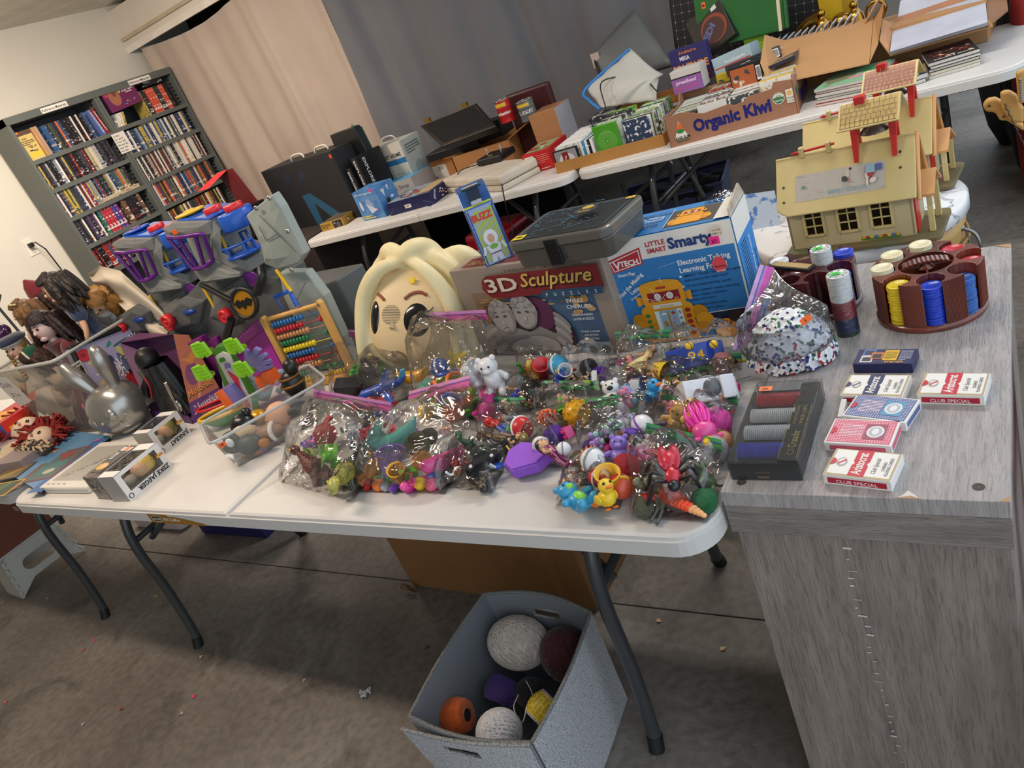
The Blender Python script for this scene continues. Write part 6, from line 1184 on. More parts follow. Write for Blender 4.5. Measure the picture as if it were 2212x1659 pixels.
# dolls
def doll(label,px,py,y,s,skin_,dress,hair,style='curly',face=(-.3,-1),hat=None,tilt=(0,0),sleeve=None,lip='#a83840'):
 hc_=PY(px,py,y); yaw=math.atan2(face[1],face[0])+PI/2
 t=thing('doll',label,'doll',hc_,rot=(tilt[0],tilt[1],yaw)); t.scale=(s,s,s); r=random.Random(px)
 sk=mat(skin_,.4,var=.03); dm=mat(dress,.8,var=.15,vs=10,sheen=.5); hm=mat(hair,.55,h2=hx(hair,.55),vs=12,bump=.5,bs=30)
 h=obj('head',MB().sph((0,0,0),(.095,.10,.12),18,12).sph((0,-.1,-.02),(.016,.02,.018),8,6).sph((0,-.055,-.085),(.045,.04,.03),10,7),sk,t)
 for s2 in(-1,1): obj('eye',MB().sph((s2*.038,-.088,.012),(.018,.010,.012),10,7),mat('#1c1412',.2),h); obj('eyebrow',MB().tube([(s2*.018,-.096,.036),(s2*.04,-.093,.042),(s2*.06,-.08,.036)],.003,5),mat(hx(hair,.8),.6),h)
 obj('lips',MB().sph((0,-.096,-.058),(.018,.008,.009),9,6),mat(lip,.35),h)
 obj('neck',MB().cyl((0,0,-.09),(0,.01,-.17),.035,.04),sk,t)
 def dr(u,v):
  th=2*PI*u; z=-.16-.75*v; r0=.115 if v<.02 else (.12-.05*math.sin(PI*min(1,v/.4)) if v<.4 else .07+.2*((v-.4)/.6)**.8); r0+= (.018*math.sin(th*11+v*2) if v>.42 else 0)*min(1,(v-.4)*4); return (r0*1.15*math.cos(th),r0*.8*math.sin(th)+.01,z)
 obj('dress',MB().grid(60,22,dr),dm,t)
 obj('shoulders',MB().sph((0,.01,-.185),(.125,.08,.05),16,8),dm if not sleeve else sk,t)
 for s2 in(-1,1):
  obj('sleeve',MB().sph((s2*.15,.0,-.26),(.075,.075,.11),14,10),dm,t); obj('arm',MB().tube(sm([(s2*.16,-.01,-.32),(s2*.19,-.04,-.42),(s2*.18,-.09,-.5)],3),[.035,.032,.03,.027,.024,.022,.018],9).sph((s2*.18,-.10,-.52),(.022,.018,.032),8,6),sk,t)
 mb=MB().sph((0,.03,.035),(.115,.105,.11),18,11);
 if style!='braid':
  for i in range(46 if style=='curly' else 30):
   an=r.uniform(-.55,PI+.55) ; L=r.uniform(.16,.36) if style=='curly' else r.uniform(.22,.36); rr=.105+r.uniform(0,.035)
   pts=[(rr*math.cos(an)*(1+.9*k/5+(.12*math.sin(k*1.7+i) if style=='curly' else 0)),.03+rr*.9*math.sin(an)*(1+.5*k/5),.08-L*k/5+.0) for k in range(6)]
   mb.tube(sm(pts,2),[.03,.036,.038,.038,.038,.036,.034,.03,.026,.02,.012][:11],6)
  for i in range(14):
   an=PI+PI*i/13; mb.tube([(.0,.02,.14),(.075*math.cos(an),.075*math.sin(an)*.9-.01,.11),(.102*math.cos(an),.098*math.sin(an),.055 if style=='fringe' else .085)],[.03,.028,.018],6)
 obj('hair',mb,hm,t)
 if style=='braid':
  mb=MB()
  for i in range(9): mb.sph((-.09,-.03,-.04-i*.035),(.026,.026,.024),9,6); mb.sph((.09,-.02,-.04-i*.035),(.026,.026,.024),9,6)
  obj('braid',mb,hm,t)
 if hat=='beret': obj('beret',MB().lathe([(.001,.15),(.11,.145),(.165,.11),(.15,.075),(.11,.065)],24),mat('#1e2640',.85,sheen=.4),t); obj('hat_band',MB().lathe([(.115,.045),(.118,.068)],24),mat('#c8c0b8',.8),t)
 if hat=='bonnet':
  obj('bonnet',MB().lathe([(.001,.155),(.08,.14),(.125,.08),(.135,.0),(.128,-.06)],26,(0,.03,0)),mat('#0f5a3c',.9,bump=1,bs=90),t); obj('bonnet_trim',MB().tube([(.13*math.cos(x),-.02+.03*math.sin(x),.05+.105*math.sin(x)) for x in [2*PI*i/22 for i in range(22)]],.014,6,closed=True),mat('#ddd8c8',.9,bump=.8,bs=90),t)
 if hat=='santa': obj('cap',MB().lathe([(.125,.05),(.12,.1),(.08,.2),(.02,.27),(.001,.28)],20),mat('#7c1c24',.85,sheen=.4),t); obj('fur_band',MB().tube([(.128*math.cos(x),.128*math.sin(x),.05) for x in [2*PI*i/22 for i in range(22)]],.026,8,closed=True),mat('#d8d0c8',.9,bump=.9,bs=60),t)
 if hat=='tiara':
  mb=MB()
  for i in range(16): an=PI+PI*i/15; mb.sph((.115*math.cos(an),.11*math.sin(an)*.6,.12+.02*math.sin(PI*i/15)),.011,7,5)
  obj('bead_tiara',mb,mat('#d8c89c',.2,metal=.5),t,kind='stuff')
 return t
d=doll('tall doll in a navy velvet gown with long wavy dark hair',118,622,.58,.40,'#d8a888','#33415e','#2c201c',face=(-.5,-1),tilt=(.15,.0),sleeve=1)
mb=MB()
for i in range(14): an=PI*1.05+PI*.9*i/13; mb.sph((.05*math.cos(an),.045*math.sin(an)-.002,-.135-.01*math.sin(PI*i/13)),.008,7,5)
obj('pearl_necklace',mb,mat('#e4dcd0',.2),d,kind='stuff')
doll('doll with a white face, dark fringe and burgundy cape below the navy gown',95,706,.50,.42,'#d8b8ac','#5c1420','#2a1414','fringe',face=(.1,-1))
doll('doll in a navy beret with a blonde braid at the left of the bin',34,752,.45,.36,'#dcb096','#cfc8bc','#c8a05c','braid',face=(.55,-1),hat='beret')
doll('baby doll in a green crocheted bonnet with white trim',72,775,.44,.30,'#a8785c','#d8d4cc','#4a2c20','fringe',face=(-.3,-1),hat='bonnet',tilt=(.5,.2))
doll('doll with honey curls and a beaded tiara behind the fringe doll',52,676,.62,.38,'#d8a888','#c8a89c','#8a6034','curly',face=(-.6,-.8),hat='tiara')
doll('doll in a dark red fur-trimmed cap behind the navy gown',92,640,.74,.34,'#cf9c80','#8c7c70','#3c2018','fringe',face=(-.5,-1),hat='santa',tilt=(.25,.2))
doll('bride doll with golden curls in a white lace dress',210,655,.66,.36,'#e0b498','#d8d0c4','#b07c34','curly',face=(.5,-.5),tilt=(.8,.5))
v0=PY(195,580,.74)
def veil(u,v):
 a_=PY(195+30*u,585+8*u,.72).lerp(PY(375,700,.62),0);
 top=[(190,592),(215,574),(260,585),(320,640),(375,698)]; bot=[(212,625),(250,650),(290,690),(335,730),(352,735)]
 k=v*4; i=min(3,int(k)); f=k-i
 T=V(top[i]).lerp(V(top[i+1]),f); B_=V(bot[i]).lerp(V(bot[i+1]),f); q=T.lerp(B_,u)
 p=PY(q.x,q.y,.74-.06*v+.02*math.sin(u*PI*3+v*4)); return p
tag(obj('veil',MB().grid(24,40,veil),mat('#cfc4b0',.9,var=.08,vs=6)),'long cream gauze veil trailing from the bride doll','veil')
p=PY(85,615,.80); t=thing('chrome_case','silver case with a black rim standing behind the dolls','case',(p.x-.05,p.y,.742)); obj('shell',rbox(MB(),0,0,.2,.12,0,.36,.05,0),mat('#9c9a96',.3,metal=.7),t,bev=.01); obj('handle',MB().tube(sm([(.03,.06,.36),(.05,.06,.385),(.15,.06,.385),(.17,.06,.36)],3),.012,8),mat('#151517',.5),t)
t=thing('metal_stand','thin dark metal T-shaped stand at the far left','stand',PY(30,690,.75)); obj('rod',MB().cyl((0,0,-.25),(-.06,0,.09),.006),mat('#2c2e30',.4),t); obj('bar',MB().cyl((-.13,0,.05),(.02,0,.12),.011),mat('#3c3e40',.4),t)
q=[PX(px,py,xx) for px,py,xx in ((212,876,-1.14),(385,812,-1.14),(325,684,-1.17),(152,752,-1.17))]

ctr=sum(q,V((0,0,0)))/4; ctr.z=.742
t=thing('floral_bag','flower-printed square bag with black trim leaning on the doll bin','bag',ctr)
q=[v-ctr for v in q]; zmin=min(v.z for v in q)
nn_=((q[1]-q[0]).cross(q[3]-q[0])).normalized(); nn_=-nn_ if nn_.dot(fw)>0 else nn_
mb=MB().hexa([v-nn_*.05 for v in q],q); obj('bag_body',mb,mat('#9c94b4',.6),t)
mb=MB()
for i in range(4): mb.tube([q[i]+nn_*.002,q[(i+1)%4]+nn_*.002],.009,8,0); mb.sph(q[i]+nn_*.002,.009,8,6)
obj('trim',mb,mat('#121214',.5),t); obj('zip',MB().tube([q[3]-nn_*.03,q[2]-nn_*.03],.006,6),mat('#1c1c1e',.5),t)
uu=(q[1]-q[0]); vv=(q[3]-q[0]);
class BArt(Art):
 def at(s,x,y):
  p=(q[0]*(1-x)+q[1]*x)*(1-y)+(q[3]*(1-x)+q[2]*x)*y; return p+nn_*s.k
a=BArt(t,(0,0,0),uu,vv,'floral_print',.001)
if uu.cross(vv).dot(nn_)<0: pass
a.rect(.02,.02,.98,.98,'#a49cbc')
def flower(x,y,r,c_,c2):
 for i in range(5): a.ell(x+r*.5*math.cos(i*1.257),y+r*.5*math.sin(i*1.257),r*.55,r*.55,c_,12)
 a.ell(x,y,r*.3,r*.3,c2,10)
def burst(x,y,r,c_='#e8e4ea'):
 for i in range(14): an=2*PI*i/14; a.line(x+.02*math.cos(an),y+.02*math.sin(an),x+r*math.cos(an),y+r*math.sin(an),.014,c_)
def leaf(x,y,r,an,c_): a.ell(x,y,r,r*.28,c_,12,an)
for (x,y,an,c_) in ((.3,.82,.6,'#2c7068'),(.38,.78,1.2,'#3c8478'),(.55,.8,.2,'#2c7068'),(.72,.86,.9,'#1f5a5c'),(.88,.6,1.4,'#1f5a5c'),(.2,.7,.3,'#c8c46c'),(.5,.66,1.9,'#c8c46c'),(.6,.12,.4,'#2c7068'),(.4,.06,-.3,'#3c8478'),(.15,.3,.9,'#c8b86c')): leaf(x,y,.12,an,c_)
flower(.86,.88,.13,'#b82832','#8c1c28'); flower(.08,.82,.10,'#c03038','#8c1c28'); flower(.55,.22,.15,'#c42c34','#8c1c28'); flower(.62,.62,.07,'#b82c38','#e8c8c8'); flower(.9,.45,.08,'#c42c34','#8c1c28'); flower(.05,.12,.1,'#c42c34','#8c1c28')
a.ell(.25,.62,.12,.1,'#2c3c84'); [a.line(.17+.03*i,.55,.19+.03*i,.70,.008,'#e0dce8') for i in range(5)]; burst(.42,.46,.15); burst(.7,.78,.1); burst(.8,.2,.09,'#e4c89c')
for i in range(9): a.ell(.12+.035*i,.46-.02*i,.012,.014,'#ece0c8',8)
a.done()
# purple and orange boxed doll
b0=P(418,915,.741); b1=P(492,869,.741); f0=P(374,722,1.0); f1=P(406,712,1.0); bl0=V((b0.x-.33,b0.y+.06,.741)); fl0=P(243,743,1.0); fl0=fl0.lerp(f0,.12); fl1=fl0+V((.03,.07,0)); bl1=bl0+(b1-b0)
nf=(b1-b0).cross(f0-b0); f1=f1-nf*((f1-b0).dot(nf)/nf.length_squared)
t=thing('doll_box','purple and orange open-fronted box holding a black-clad doll','box',b0); L=lambda v:v-b0
def panel(nm,a_,b_,c_,d_,m,th=.002):
 n=((b_-a_).cross(d_-a_)).normalized()*th; return obj(nm,MB().hexa([L(x) for x in (a_,b_,c_,d_)],[L(x)+n for x in (a_,b_,c_,d_)]),m,t)
pu=mat('#4c2450',.5,h2='#6c3a68',vs=4)
panel('side_panel',b0,b1,f1,f0,mat('#8c5040',.5,h2='#6a3a60',vs=4),.0005); panel('side_panel',bl0,bl1,fl1,fl0,pu); panel('back_panel',bl1,b1,f1,fl1,pu); panel('top_panel',fl0,f0,f1,fl1,mat('#6c4468',.5),.001); panel('bottom_panel',bl0,b0,b1,bl1,pu)
panel('front_lip',bl0,b0,b0+V((-.005,.003,.03)),bl0+V((-.005,.003,.03)),mat('#4a2060',.5))
su=(b1-b0); sv=(f0-b0)
class SArt(Art):
 def __init__(s,*k): Art.__init__(s,*k); s.n=s.n.normalized()*(1 if s.n.dot(CAM-b0)>0 else -1)
 def at(s,x,y): p=(b0*(1-x)+b1*x)*(1-y)+(f0*(1-x)+f1*x)*y-b0; return p+s.n*s.k
a=SArt(t,(0,0,0),su,sv,'printed_side',.0015)
a.rect(0,0,1,1,'#93523c'); a.rect(0,0,1,.22,'#4a2062'); a.ell(.35,.5,.25,.12,'#643258'); a.poly([(.05,.7),(.5,.62),(.95,.75),(.9,.82),(.4,.7)],'#a8682c'); a.poly([(.3,.22),(.7,.6),(.8,.58),(.4,.22)],'#b07058')
a.text('Motorific',.05,.27,.10,'#1c1216',w=.85,bold=.06,rot=.03); a.text('Motorific',.05,.275,.10,'#c87838',w=.85,bold=.02,rot=.03); a.text('Monster',.1,.08,.12,'#d8d0b0',w=.8,bold=.07,rot=.05); a.text('Monster',.1,.085,.12,'#6a3c80',w=.8,bold=.02,rot=.05); a.rect(.25,.55,.6,.62,'#5c2c5c'); a.done()
dc=(bl0+b0)/2+V((-.01,.07,0));
t=thing('toy_doll','black hooded doll seated on a chrome toy motorcycle inside the purple box','doll',(dc.x,dc.y,.745),-.3); t.scale=(1.12,1.12,1.12)
bk=mat('#0e0e10',.45,bump=.4,bs=30); chm=mat('#b8b4ae',.2,metal=.9)
obj('cloak',MB().grid(30,16,lambda u,v:((.05+.035*v)*math.cos(2*PI*u)*(1+.12*math.sin(u*40)),(.04+.03*v)*math.sin(2*PI*u),.175-.165*v)),bk,t); obj('hood',MB().sph((-.02,-.01,.19),(.036,.036,.04),14,9),bk,t); obj('face',MB().sph((-.035,-.03,.18),.018,9,7),mat('#6c5a54'),t)
obj('arm',MB().tube(sm([(-.03,-.03,.14),(-.07,-.05,.11),(-.09,-.06,.075)],3),.013,8),bk,t); obj('red_cord',MB().tube(sm([(.0,-.052,.15),(.01,-.055,.12),(-.01,-.065,.08)],3),.003,5),mat('#a81c24'),t); obj('skirt',MB().grid(20,8,lambda u,v:(.03+.05*math.cos(2*PI*u)*(.6+v),-.01+.05*math.sin(2*PI*u)*(.6+v),.10-.09*v)),bk,t)
for x in(-.07,.075): obj('wheel',MB().tube([(x+.032*math.cos(k),-.03,.036+.032*math.sin(k)) for k in [2*PI*i/20 for i in range(20)]],.007,7,closed=True),chm,t);
obj('frame',MB().tube(sm([(-.07,-.035,.036),(-.06,-.035,.09),(-.02,-.035,.06),(.04,-.035,.05),(.075,-.035,.036)],3),.006,7).tube([(.09,-.035,.03),(.11,-.03,.13)],.006,6).tube([(.11,-.03,.13),(.07,-.03,.03)],.004,6),chm,t)
# red yarn-haired rag dolls
for (px,py,rz,l,s2) in ((58,930,.6,'red-haired rag doll with a smiling muslin face, upper one',.9),(88,950,.2,'second red-haired rag doll face tucked under the first',.8)):
 p=P(px,py,.79); t=thing('rag_doll',l,'doll',p,rot=(-1.1,.2,rz)); t.scale=(s2,)*3
 obj('head',MB().sph((0,0,0),(.065,.05,.07),16,10),mat('#cdb49a',.85),t)
 mb=MB(); r=random.Random(px)
 for i in range(90):
  an=r.uniform(-.35,PI+.35); L_=r.uniform(.05,.12); mb.tube([(.055*math.cos(an),.01,.055*math.sin(an)),((.055+L_*.6)*math.cos(an)+r.uniform(-.02,.02),r.uniform(-.03,.04),(.055+L_*.6)*math.sin(an)+r.uniform(-.02,.02)),((.05+L_)*math.cos(an)+r.uniform(-.03,.03),r.uniform(-.04,.03),(.05+L_)*math.sin(an)-.02)],[.008,.009,.005],5)
 obj('yarn_hair',mb,mat('#8c2018',.9,h2='#6c1812',vs=20),t)
 for x in(-1,1): obj('eye',MB().sph((x*.024,-.044,.016),(.009,.004,.010),8,6),mat('#101010',.3),t)
 obj('nose',MB().add([(0,-.056,.008),(-.009,-.055,-.01),(.009,-.055,-.01)],[(0,1,2)]),mat('#a82c28'),t); obj('mouth',MB().tube(sm([(-.025,-.047,-.022),(0,-.054,-.032),(.025,-.047,-.022)],3),.0022,5),mat('#2c1c1c'),t)
p=P(35,985,.76);
def cl(u,v): return V(((u-.5)*.28+.02*mn.noise((u*6,v*6,1)),(v-.5)*.16,.018+.028*math.sin(u*14+v*3)*math.sin(PI*u)*.5+.03*math.sin(PI*u)*math.sin(PI*v)))
o=tag(obj('doll_dress',MB().grid(40,20,cl),mat('#bfae94',.85,h2='#a8987c',vs=10),solid=.004),'cream cotton doll dress spread below the rag doll faces','doll clothes'); o.location=(p.x,p.y,.75)
o=tag(obj('lace_collar',MB().grid(30,8,lambda u,v:V(((u-.5)*.2,(v-.5)*.05,.03+.012*math.sin(u*30)))),mat('#2c2018',.8,h2='#b8a080',vs=90,thr=(.48,.52)),solid=.004),'dark patterned collar between rag dolls and cream dress','doll clothes'); p=P(80,975,.77); o.location=(p.x,p.y,.765)
b=Box('board_game','red, yellow and blue printed box left of the doll bin','box',(-1.98,.30,.742),.2,.3,.12,mat('#2450a0',.5),.1); a=b.top(); a.rect(.0,.0,.2,.3,'#b82c2c'); a.rect(.02,.02,.15,.12,'#e0a020'); a.done()
a=b.right(); a.rect(.0,.07,.3,.12,'#c83028'); a.rect(.02,.05,.2,.09,'#e0a020'); a.done()
b=Box('play_box','grey toy carton lettered on a blue oval at the far left edge','box',(-1.80,.10,.742),.42,.2,.05,mat('#8c7c7c',.6),.15); a=b.top(); a.ell(.1,.1,.06,.035,'#203870'); a.text('PLASTIC',.06,.09,.025,'#e8e4e0',w=.08); a.done()
p=PY(3,718,.5); t=thing('perfume_bottle','purple glass ball-shaped bottle at the left edge','bottle',(p.x,p.y,p.z)); obj('glass',MB().sph((0,0,0),.035,16,11),mat('#3c1440',.1,coat=1),t); obj('foot',MB().cyl((0,0,-.034),(0,0,-.10),.02,.035),mat('#3c1440',.1,coat=1),t)
# CAVE PLAYSETS
rk=mat('#7f8280',.6,h2='#6a6d6c',vs=9,bump=.3,bs=14); rkd=mat('#626564',.65,h2='#4c4f4f',vs=9,bump=.4,bs=14); rkl=mat('#9aa29c',.5,h2='#878f89',vs=5,bump=.15,bs=10)
pbl=mat('#1f56b8',.3,var=.04); pbd=mat('#173f8c',.35,var=.05); ppu=mat('#5c1c78',.3,var=.05); pye=mat('#e0b424',.35,var=.04); pre=mat('#cf2a30',.3,var=.04); pbk=mat('#121316',.4)
def plate(nm,t,poly,y,d,m,ridge=.02,off=V((0,0,0)),bev=.003,seed=0,lab=None):
 """solid slab whose outline lies in the plane y=const; front face broken into facets"""
 q=[PY(px,py,y)-off for px,py in poly]; n=len(q); r=random.Random(len(nm)+int(poly[0][0])+seed)
 area_=sum(q[i].x*q[(i+1)%n].z-q[(i+1)%n].x*q[i].z for i in range(n))
 if area_<0: q=q[::-1]
 c=sum(q,V((0,0,0)))/n; vs=list(q)+[v+V((0,d,0)) for v in q]; fs=[tuple(range(n,2*n))[::-1]] ; mb=MB()
 if ridge:
  ins=[v.lerp(c,.38)+V((r.uniform(-.006,.006),-ridge*r.uniform(.3,1),r.uniform(-.006,.006))) for v in q]; vs+=ins+[c+V((0,-ridge*.8,0))]
  for i in range(n): j=(i+1)%n; fs+=[(i,j,2*n+j),(i,2*n+j,2*n+i),(2*n+i,2*n+j,3*n)]
 else: fs.append(tuple(range(n)))
 for i in range(n): j=(i+1)%n; fs.append((j,i,n+i,n+j))
 mb.add(vs,fs); return obj(nm,mb,m,t,bev=bev,seg=1,label=lab)
def cave(label,variant,base=None):
 Y=.70; o=PY(460,800,Y); o.z=.742; o.y=Y
 t=thing('cave_playset',label,'playset',o); pt=lambda px,py,dy=0:PY(px,py,Y+dy)-o
 rb=plate('rock_base',t,[(400,640),(432,606),(520,596),(600,600),(625,660),(650,790),(420,800),(352,770),(352,690),(362,668)],Y+.0,.13,rkd,.03,o)
 plate('rock_ledge',t,[(415,582),(461,561),(518,590),(520,597),(446,612),(432,606)],Y-.045,.16,rk,.015,o)
 plate('rock_pillar',t,[(448,493),(461,478),(477,497),(471,520),(481,555),(533,563),(541,587),(518,592),(461,563)],Y-.03,.14,rk,.02,o)
 plate('rock_lip',t,[(350,494),(372,480),(450,478),(462,505),(440,510),(385,516),(362,513)],Y-.04,.15,rk,.012,o)
 plate('rock_boulder',t,[(352,668),(400,640),(440,650),(430,700),(385,712),(354,705)],Y-.04,.07,rkd,.02,o)
 plate('rock_boulder',t,[(520,598),(545,640),(530,700),(490,715),(450,690),(455,640)],Y-.02,.06,rkd,.02,o)
 plate('purple_panel',t,[(512,575),(549,590),(558,600),(555,622),(541,618),(522,598)],Y-.03,.004,ppu,0,o,.001)
 plate('roof_plate',t,[(366,487),(452,479),(456,470),(385,474)],Y-.03,.13,pbl,0,o)
 def disc(px,py,r,h,m,nm,dy=.02,par=None):
  c=pt(px,py,dy); return obj(nm,MB().lathe([(.0005,-h),(r*.93,-h),(r,-h*.8),(r,h*.2),(r*.92,h*.3),(.0005,h*.3)],24,c),m,par or t)
 disc(413,474,.056,.04,pbl,'round_turret'); disc(463,466,.040,.036,pbl,'round_turret'); disc(507,462,.056,.042,pbl,'round_turret')
 tr=disc(502,443,.030,.016,pre,'launch_disc',.02); disc(458,449,.029,.015,pre,'launch_disc',.02)
 disc(409,457,.048,.006,pye if variant else pbl,'target_ring'); disc(409,455,.018,.012,pye if variant else ppu,'target_hub')
 bars=[((362,513),(417,581)),((385,514),(427,580)),((421,507),(442,577)),((438,505),(460,562))]
 for a_,b_ in bars: obj('cage_bar',MB().tube([pt(*a_,-.07),pt(*b_,-.06)],.0065,6),ppu,t)
 obj('cage_rail',MB().tube([pt(362,513,-.07),pt(385,514,-.075),pt(421,507,-.075),pt(438,505,-.06)],.007,6),ppu,t); obj('cage_rail',MB().tube([pt(417,581,-.06),pt(427,580,-.065),pt(442,577,-.065),pt(460,562,-.055)],.007,6),ppu,t)
 plate('cage_floor',t,[(417,583),(460,564),(470,570),(430,590)],Y-.05,.1,rk,0,o)
 plate('cave_wall',t,[(400,512),(440,508),(458,560),(430,575)],Y+.03,.02,rkl,.006,o)
 obj('lift_rail',MB().tube([pt(471,499,-.02),pt(490,541,-.02)],.006,6),pye,t); obj('lift_rail',MB().tube([pt(436,616,-.03),pt(475,684,-.03)],.0055,6),pye,t)
 mb=MB(); c=pt(530,543,-.0)
 mb.lathe([(.0005,-.006),(.058,-.006),(.062,0),(.058,.004),(.0005,.004)],20,c); obj('balcony_floor',mb,pbl,t)
 mb=MB(); ring=[c+V((.06*math.cos(x),.06*math.sin(x),.034)) for x in [PI+PI*i/10 for i in range(11)]]; mb.tube(ring,.004,6)
 for i in (0,2,5,8,10): mb.tube([ring[i],ring[i]-V((0,0,.034))],.004,6)
 obj('balcony_rail',mb,pbl,t); obj('balcony_seat',MB().tube([c+V((.02,.0,.005)),c+V((.02,.0,.06)),c+V((.05,.0,.062)),c+V((.05,.0,.005))],.005,6),pbd,t)
 for (px,py) in ((363,693),(487,682)):
  c=pt(px,py,-.07); mb=MB(); mb.T=TR(*c)@RX(PI/2); mb.lathe([(.0005,.014),(.007,.014),(.008,.009),(.015,.009),(.017,.014),(.024,.012),(.025,-.012),(.0005,-.012)],20); obj('turn_wheel',mb,pre,t)
 obj('blue_step',MB().sph(pt(411,672,-.05),(.032,.02,.012),10,7),pbd,t)
 return t,o
t1,o1=cave('right grey plastic rock cave playset with yellow ring and black emblem disc',1)
pt=lambda px,py,dy=0:PY(px,py,.70+dy)-o1
w1=plate('rock_wing',t1,[(531,466),(586,421),(605,449),(656,550),(644,569),(599,581),(572,571),(562,528),(545,493)],.66,.035,rkl,.012,o1)
w2=plate('rock_wing',t1,[(602,590),(660,588),(700,640),(770,792),(690,800),(640,700),(612,640)],.70,.035,rkl,.015,o1)
for (px,py,w_) in ((581,428,w1),(553,450,w1),(621,500,w1),(630,583,w2)): obj('screw',MB().sph(PY(px,py,.645)-o1,(.008,.004,.008),10,6),mat('#b8b8b4',.25,metal=.9),w_)
for a_,b_ in (((560,465),(600,505)),((600,505),(640,545)),((575,520),(600,505)),((560,490),(575,520)),((640,650),(690,690)),((660,610),(640,650))): obj('crack_line',MB().tube([PY(*a_,.647)-o1,PY(*b_,.647)-o1],.0012,5),rkd,w1)
obj('roof_brace',MB().hexa([pt(540,455,0),pt(590,422,0),pt(592,428,0),pt(545,462,0)],[pt(540,455,.03),pt(590,422,.03),pt(592,428,.03),pt(545,462,.03)]),pbd,t1)
c=pt(529,655,-.11); mb=MB(); mb.T=TR(*c)@RZ(.2)@RX(PI/2-.25); mb.lathe([(.0005,-.006),(.050,-.006),(.053,.002),(.050,.009),(.042,.009),(.040,.004)],30); obj('emblem_ring',mb,pbk,t1)
mb=MB(); mb.T=TR(*c)@RZ(.2)@RX(PI/2-.25); mb.lathe([(.040,.004),(.0005,.005)],30); e_=obj('emblem_disc',mb,mat('#9c6a10',.35),t1,label='amber disc with a dark winged shape')
mb=MB(); mb.T=TR(*c)@RZ(.2)@RX(PI/2-.25); mb.prism([(-.036,.006),(-.018,.016),(-.008,.008),(0,.012),(.008,.008),(.018,.016),(.036,.006),(.024,-.012),(.010,-.006),(0,-.018),(-.010,-.006),(-.024,-.012)],.004,.0075); obj('emblem_shape',mb,pbk,t1)
obj('tower_arm',MB().tube(sm([pt(564,579,-.07),pt(566,600,-.09),pt(556,633,-.10)],4),.014,8),pbk,t1); obj('tower_arm',MB().tube(sm([pt(500,690,-.08),pt(490,735,-.09),pt(505,780,-.09)],4),.014,8),pbk,t1); obj('tower_arm',MB().tube([pt(435,615,-.06),pt(500,650,-.1)],.009,8),pbk,t1)
obj('lift_rail',MB().tube([pt(597,583,-.04),pt(629,630,-.06)],.006,6),pye,t1); obj('lift_cage',MB().tube([pt(594,642,-.06),pt(625,628,-.06),pt(642,660,-.06)],.008,6).tube([pt(594,642,-.06),pt(612,668,-.06)],.003,5),pbl,t1)
obj('orange_tag',MB().box(0,-.002,0,.022,0,.014),mat('#f0641c',.5),t1).location=pt(376,507,-.06)
d0=PY(295,597,.70)-PY(410,541,.70)
t2,o2=cave('left grey plastic rock cave playset behind the dolls, purple hub on its roof',0); t2.location=o2+V((d0.x-.0,.03,d0.z*0))
# PURPLE CLOWN PLAYSET
Y=.44; o=PY(540,880,Y); o.z=.742
t=thing('castle_playset','purple castle playset with green clown slab and studded lime hands','playset',o)
mg=mat('#b436b0',.35,var=.05); dpu=mat('#742472',.4,var=.06); lm=mat('#86c81c',.35,var=.05); gr=mat('#3f7c22',.35,var=.05); li=mat('#7870b0',.35,var=.05); org=mat('#e8601c',.35,var=.05)
plate('castle_wall',t,[(500,755),(566,706),(640,850),(632,905),(560,905),(520,830)],Y+.19,.03,mg,0,o)
plate('castle_wall',t,[(396,752),(466,728),(490,790),(530,905),(480,905),(470,850),(440,790)],Y+.19,.02,dpu,.0,o)
pb=plate('parapet',t,[(496,748),(556,694),(568,710),(520,748)],Y+.165,.04,dpu,0,o); pc_=plate('parapet',t,[(390,748),(432,728),(438,742),(396,764)],Y+.165,.03,dpu,0,o)
mb=MB()
for i in range(11): mb.cyl(PY(498+5.7*i,744-5.0*i,Y+.17)-o,PY(498+5.7*i,744-5.0*i,Y+.17)-o+V((0,0,.007)),.003,n=7)
obj('stud',mb,dpu,pb,kind='stuff')
cs=plate('clown_slab',t,[(458,762),(466,748),(485,745),(500,775),(540,850),(556,905),(515,905),(482,832)],Y-.0,.025,gr,.0,o,.004); plate('clown_face',t,[(464,770),(480,760),(496,765),(515,812),(540,860),(548,900),(525,895),(486,812)],Y-.004,.004,mat('#c8c4c0',.4),0,o,.001)
plate('clown_stripe',t,[(490,802),(496,806),(512,816),(518,838),(540,880),(532,880),(506,826)],Y-.008,.004,pre,0,o,.001)
plate('clown_eye',t,[(484,787),(494,785),(497,795),(486,798)],Y-.008,.003,li,0,o,.001); plate('clown_eye',t,[(473,775),(482,772),(486,781),(474,784)],Y-.008,.003,gr,0,o,.001); plate('clown_eye',t,[(504,782),(512,780),(514,790),(505,792)],Y-.008,.003,li,0,o,.001)
for (px,py) in ((432,758),(502,750),(434,808),(522,800)):
 hb=plate('studded_hand',t,[(px-23,py-12),(px-8,py-19),(px-3,py-14),(px+4,py-18),(px+24,py+9),(px+14,py+16),(px+8,py+8),(px+6,py+17),(px-10,py+15)],Y-.04,.010,lm,0,o,.002)
 mb=MB()
 for i in range(5):
  for j in range(4):
   p=PY(px-17+i*4.0+j*5.5,py-12+j*6.8-i*1.2,Y-.04)-o; mb.cyl(p,p+V((0,-.004,0)),.0026,n=6)
 obj('stud',mb,lm,hb,kind='stuff')
 obj('arm',MB().tube([PY(px+8,py,Y-.03)-o,PY(px+26,py-2,Y+.02)-o],.008,7),lm,t)
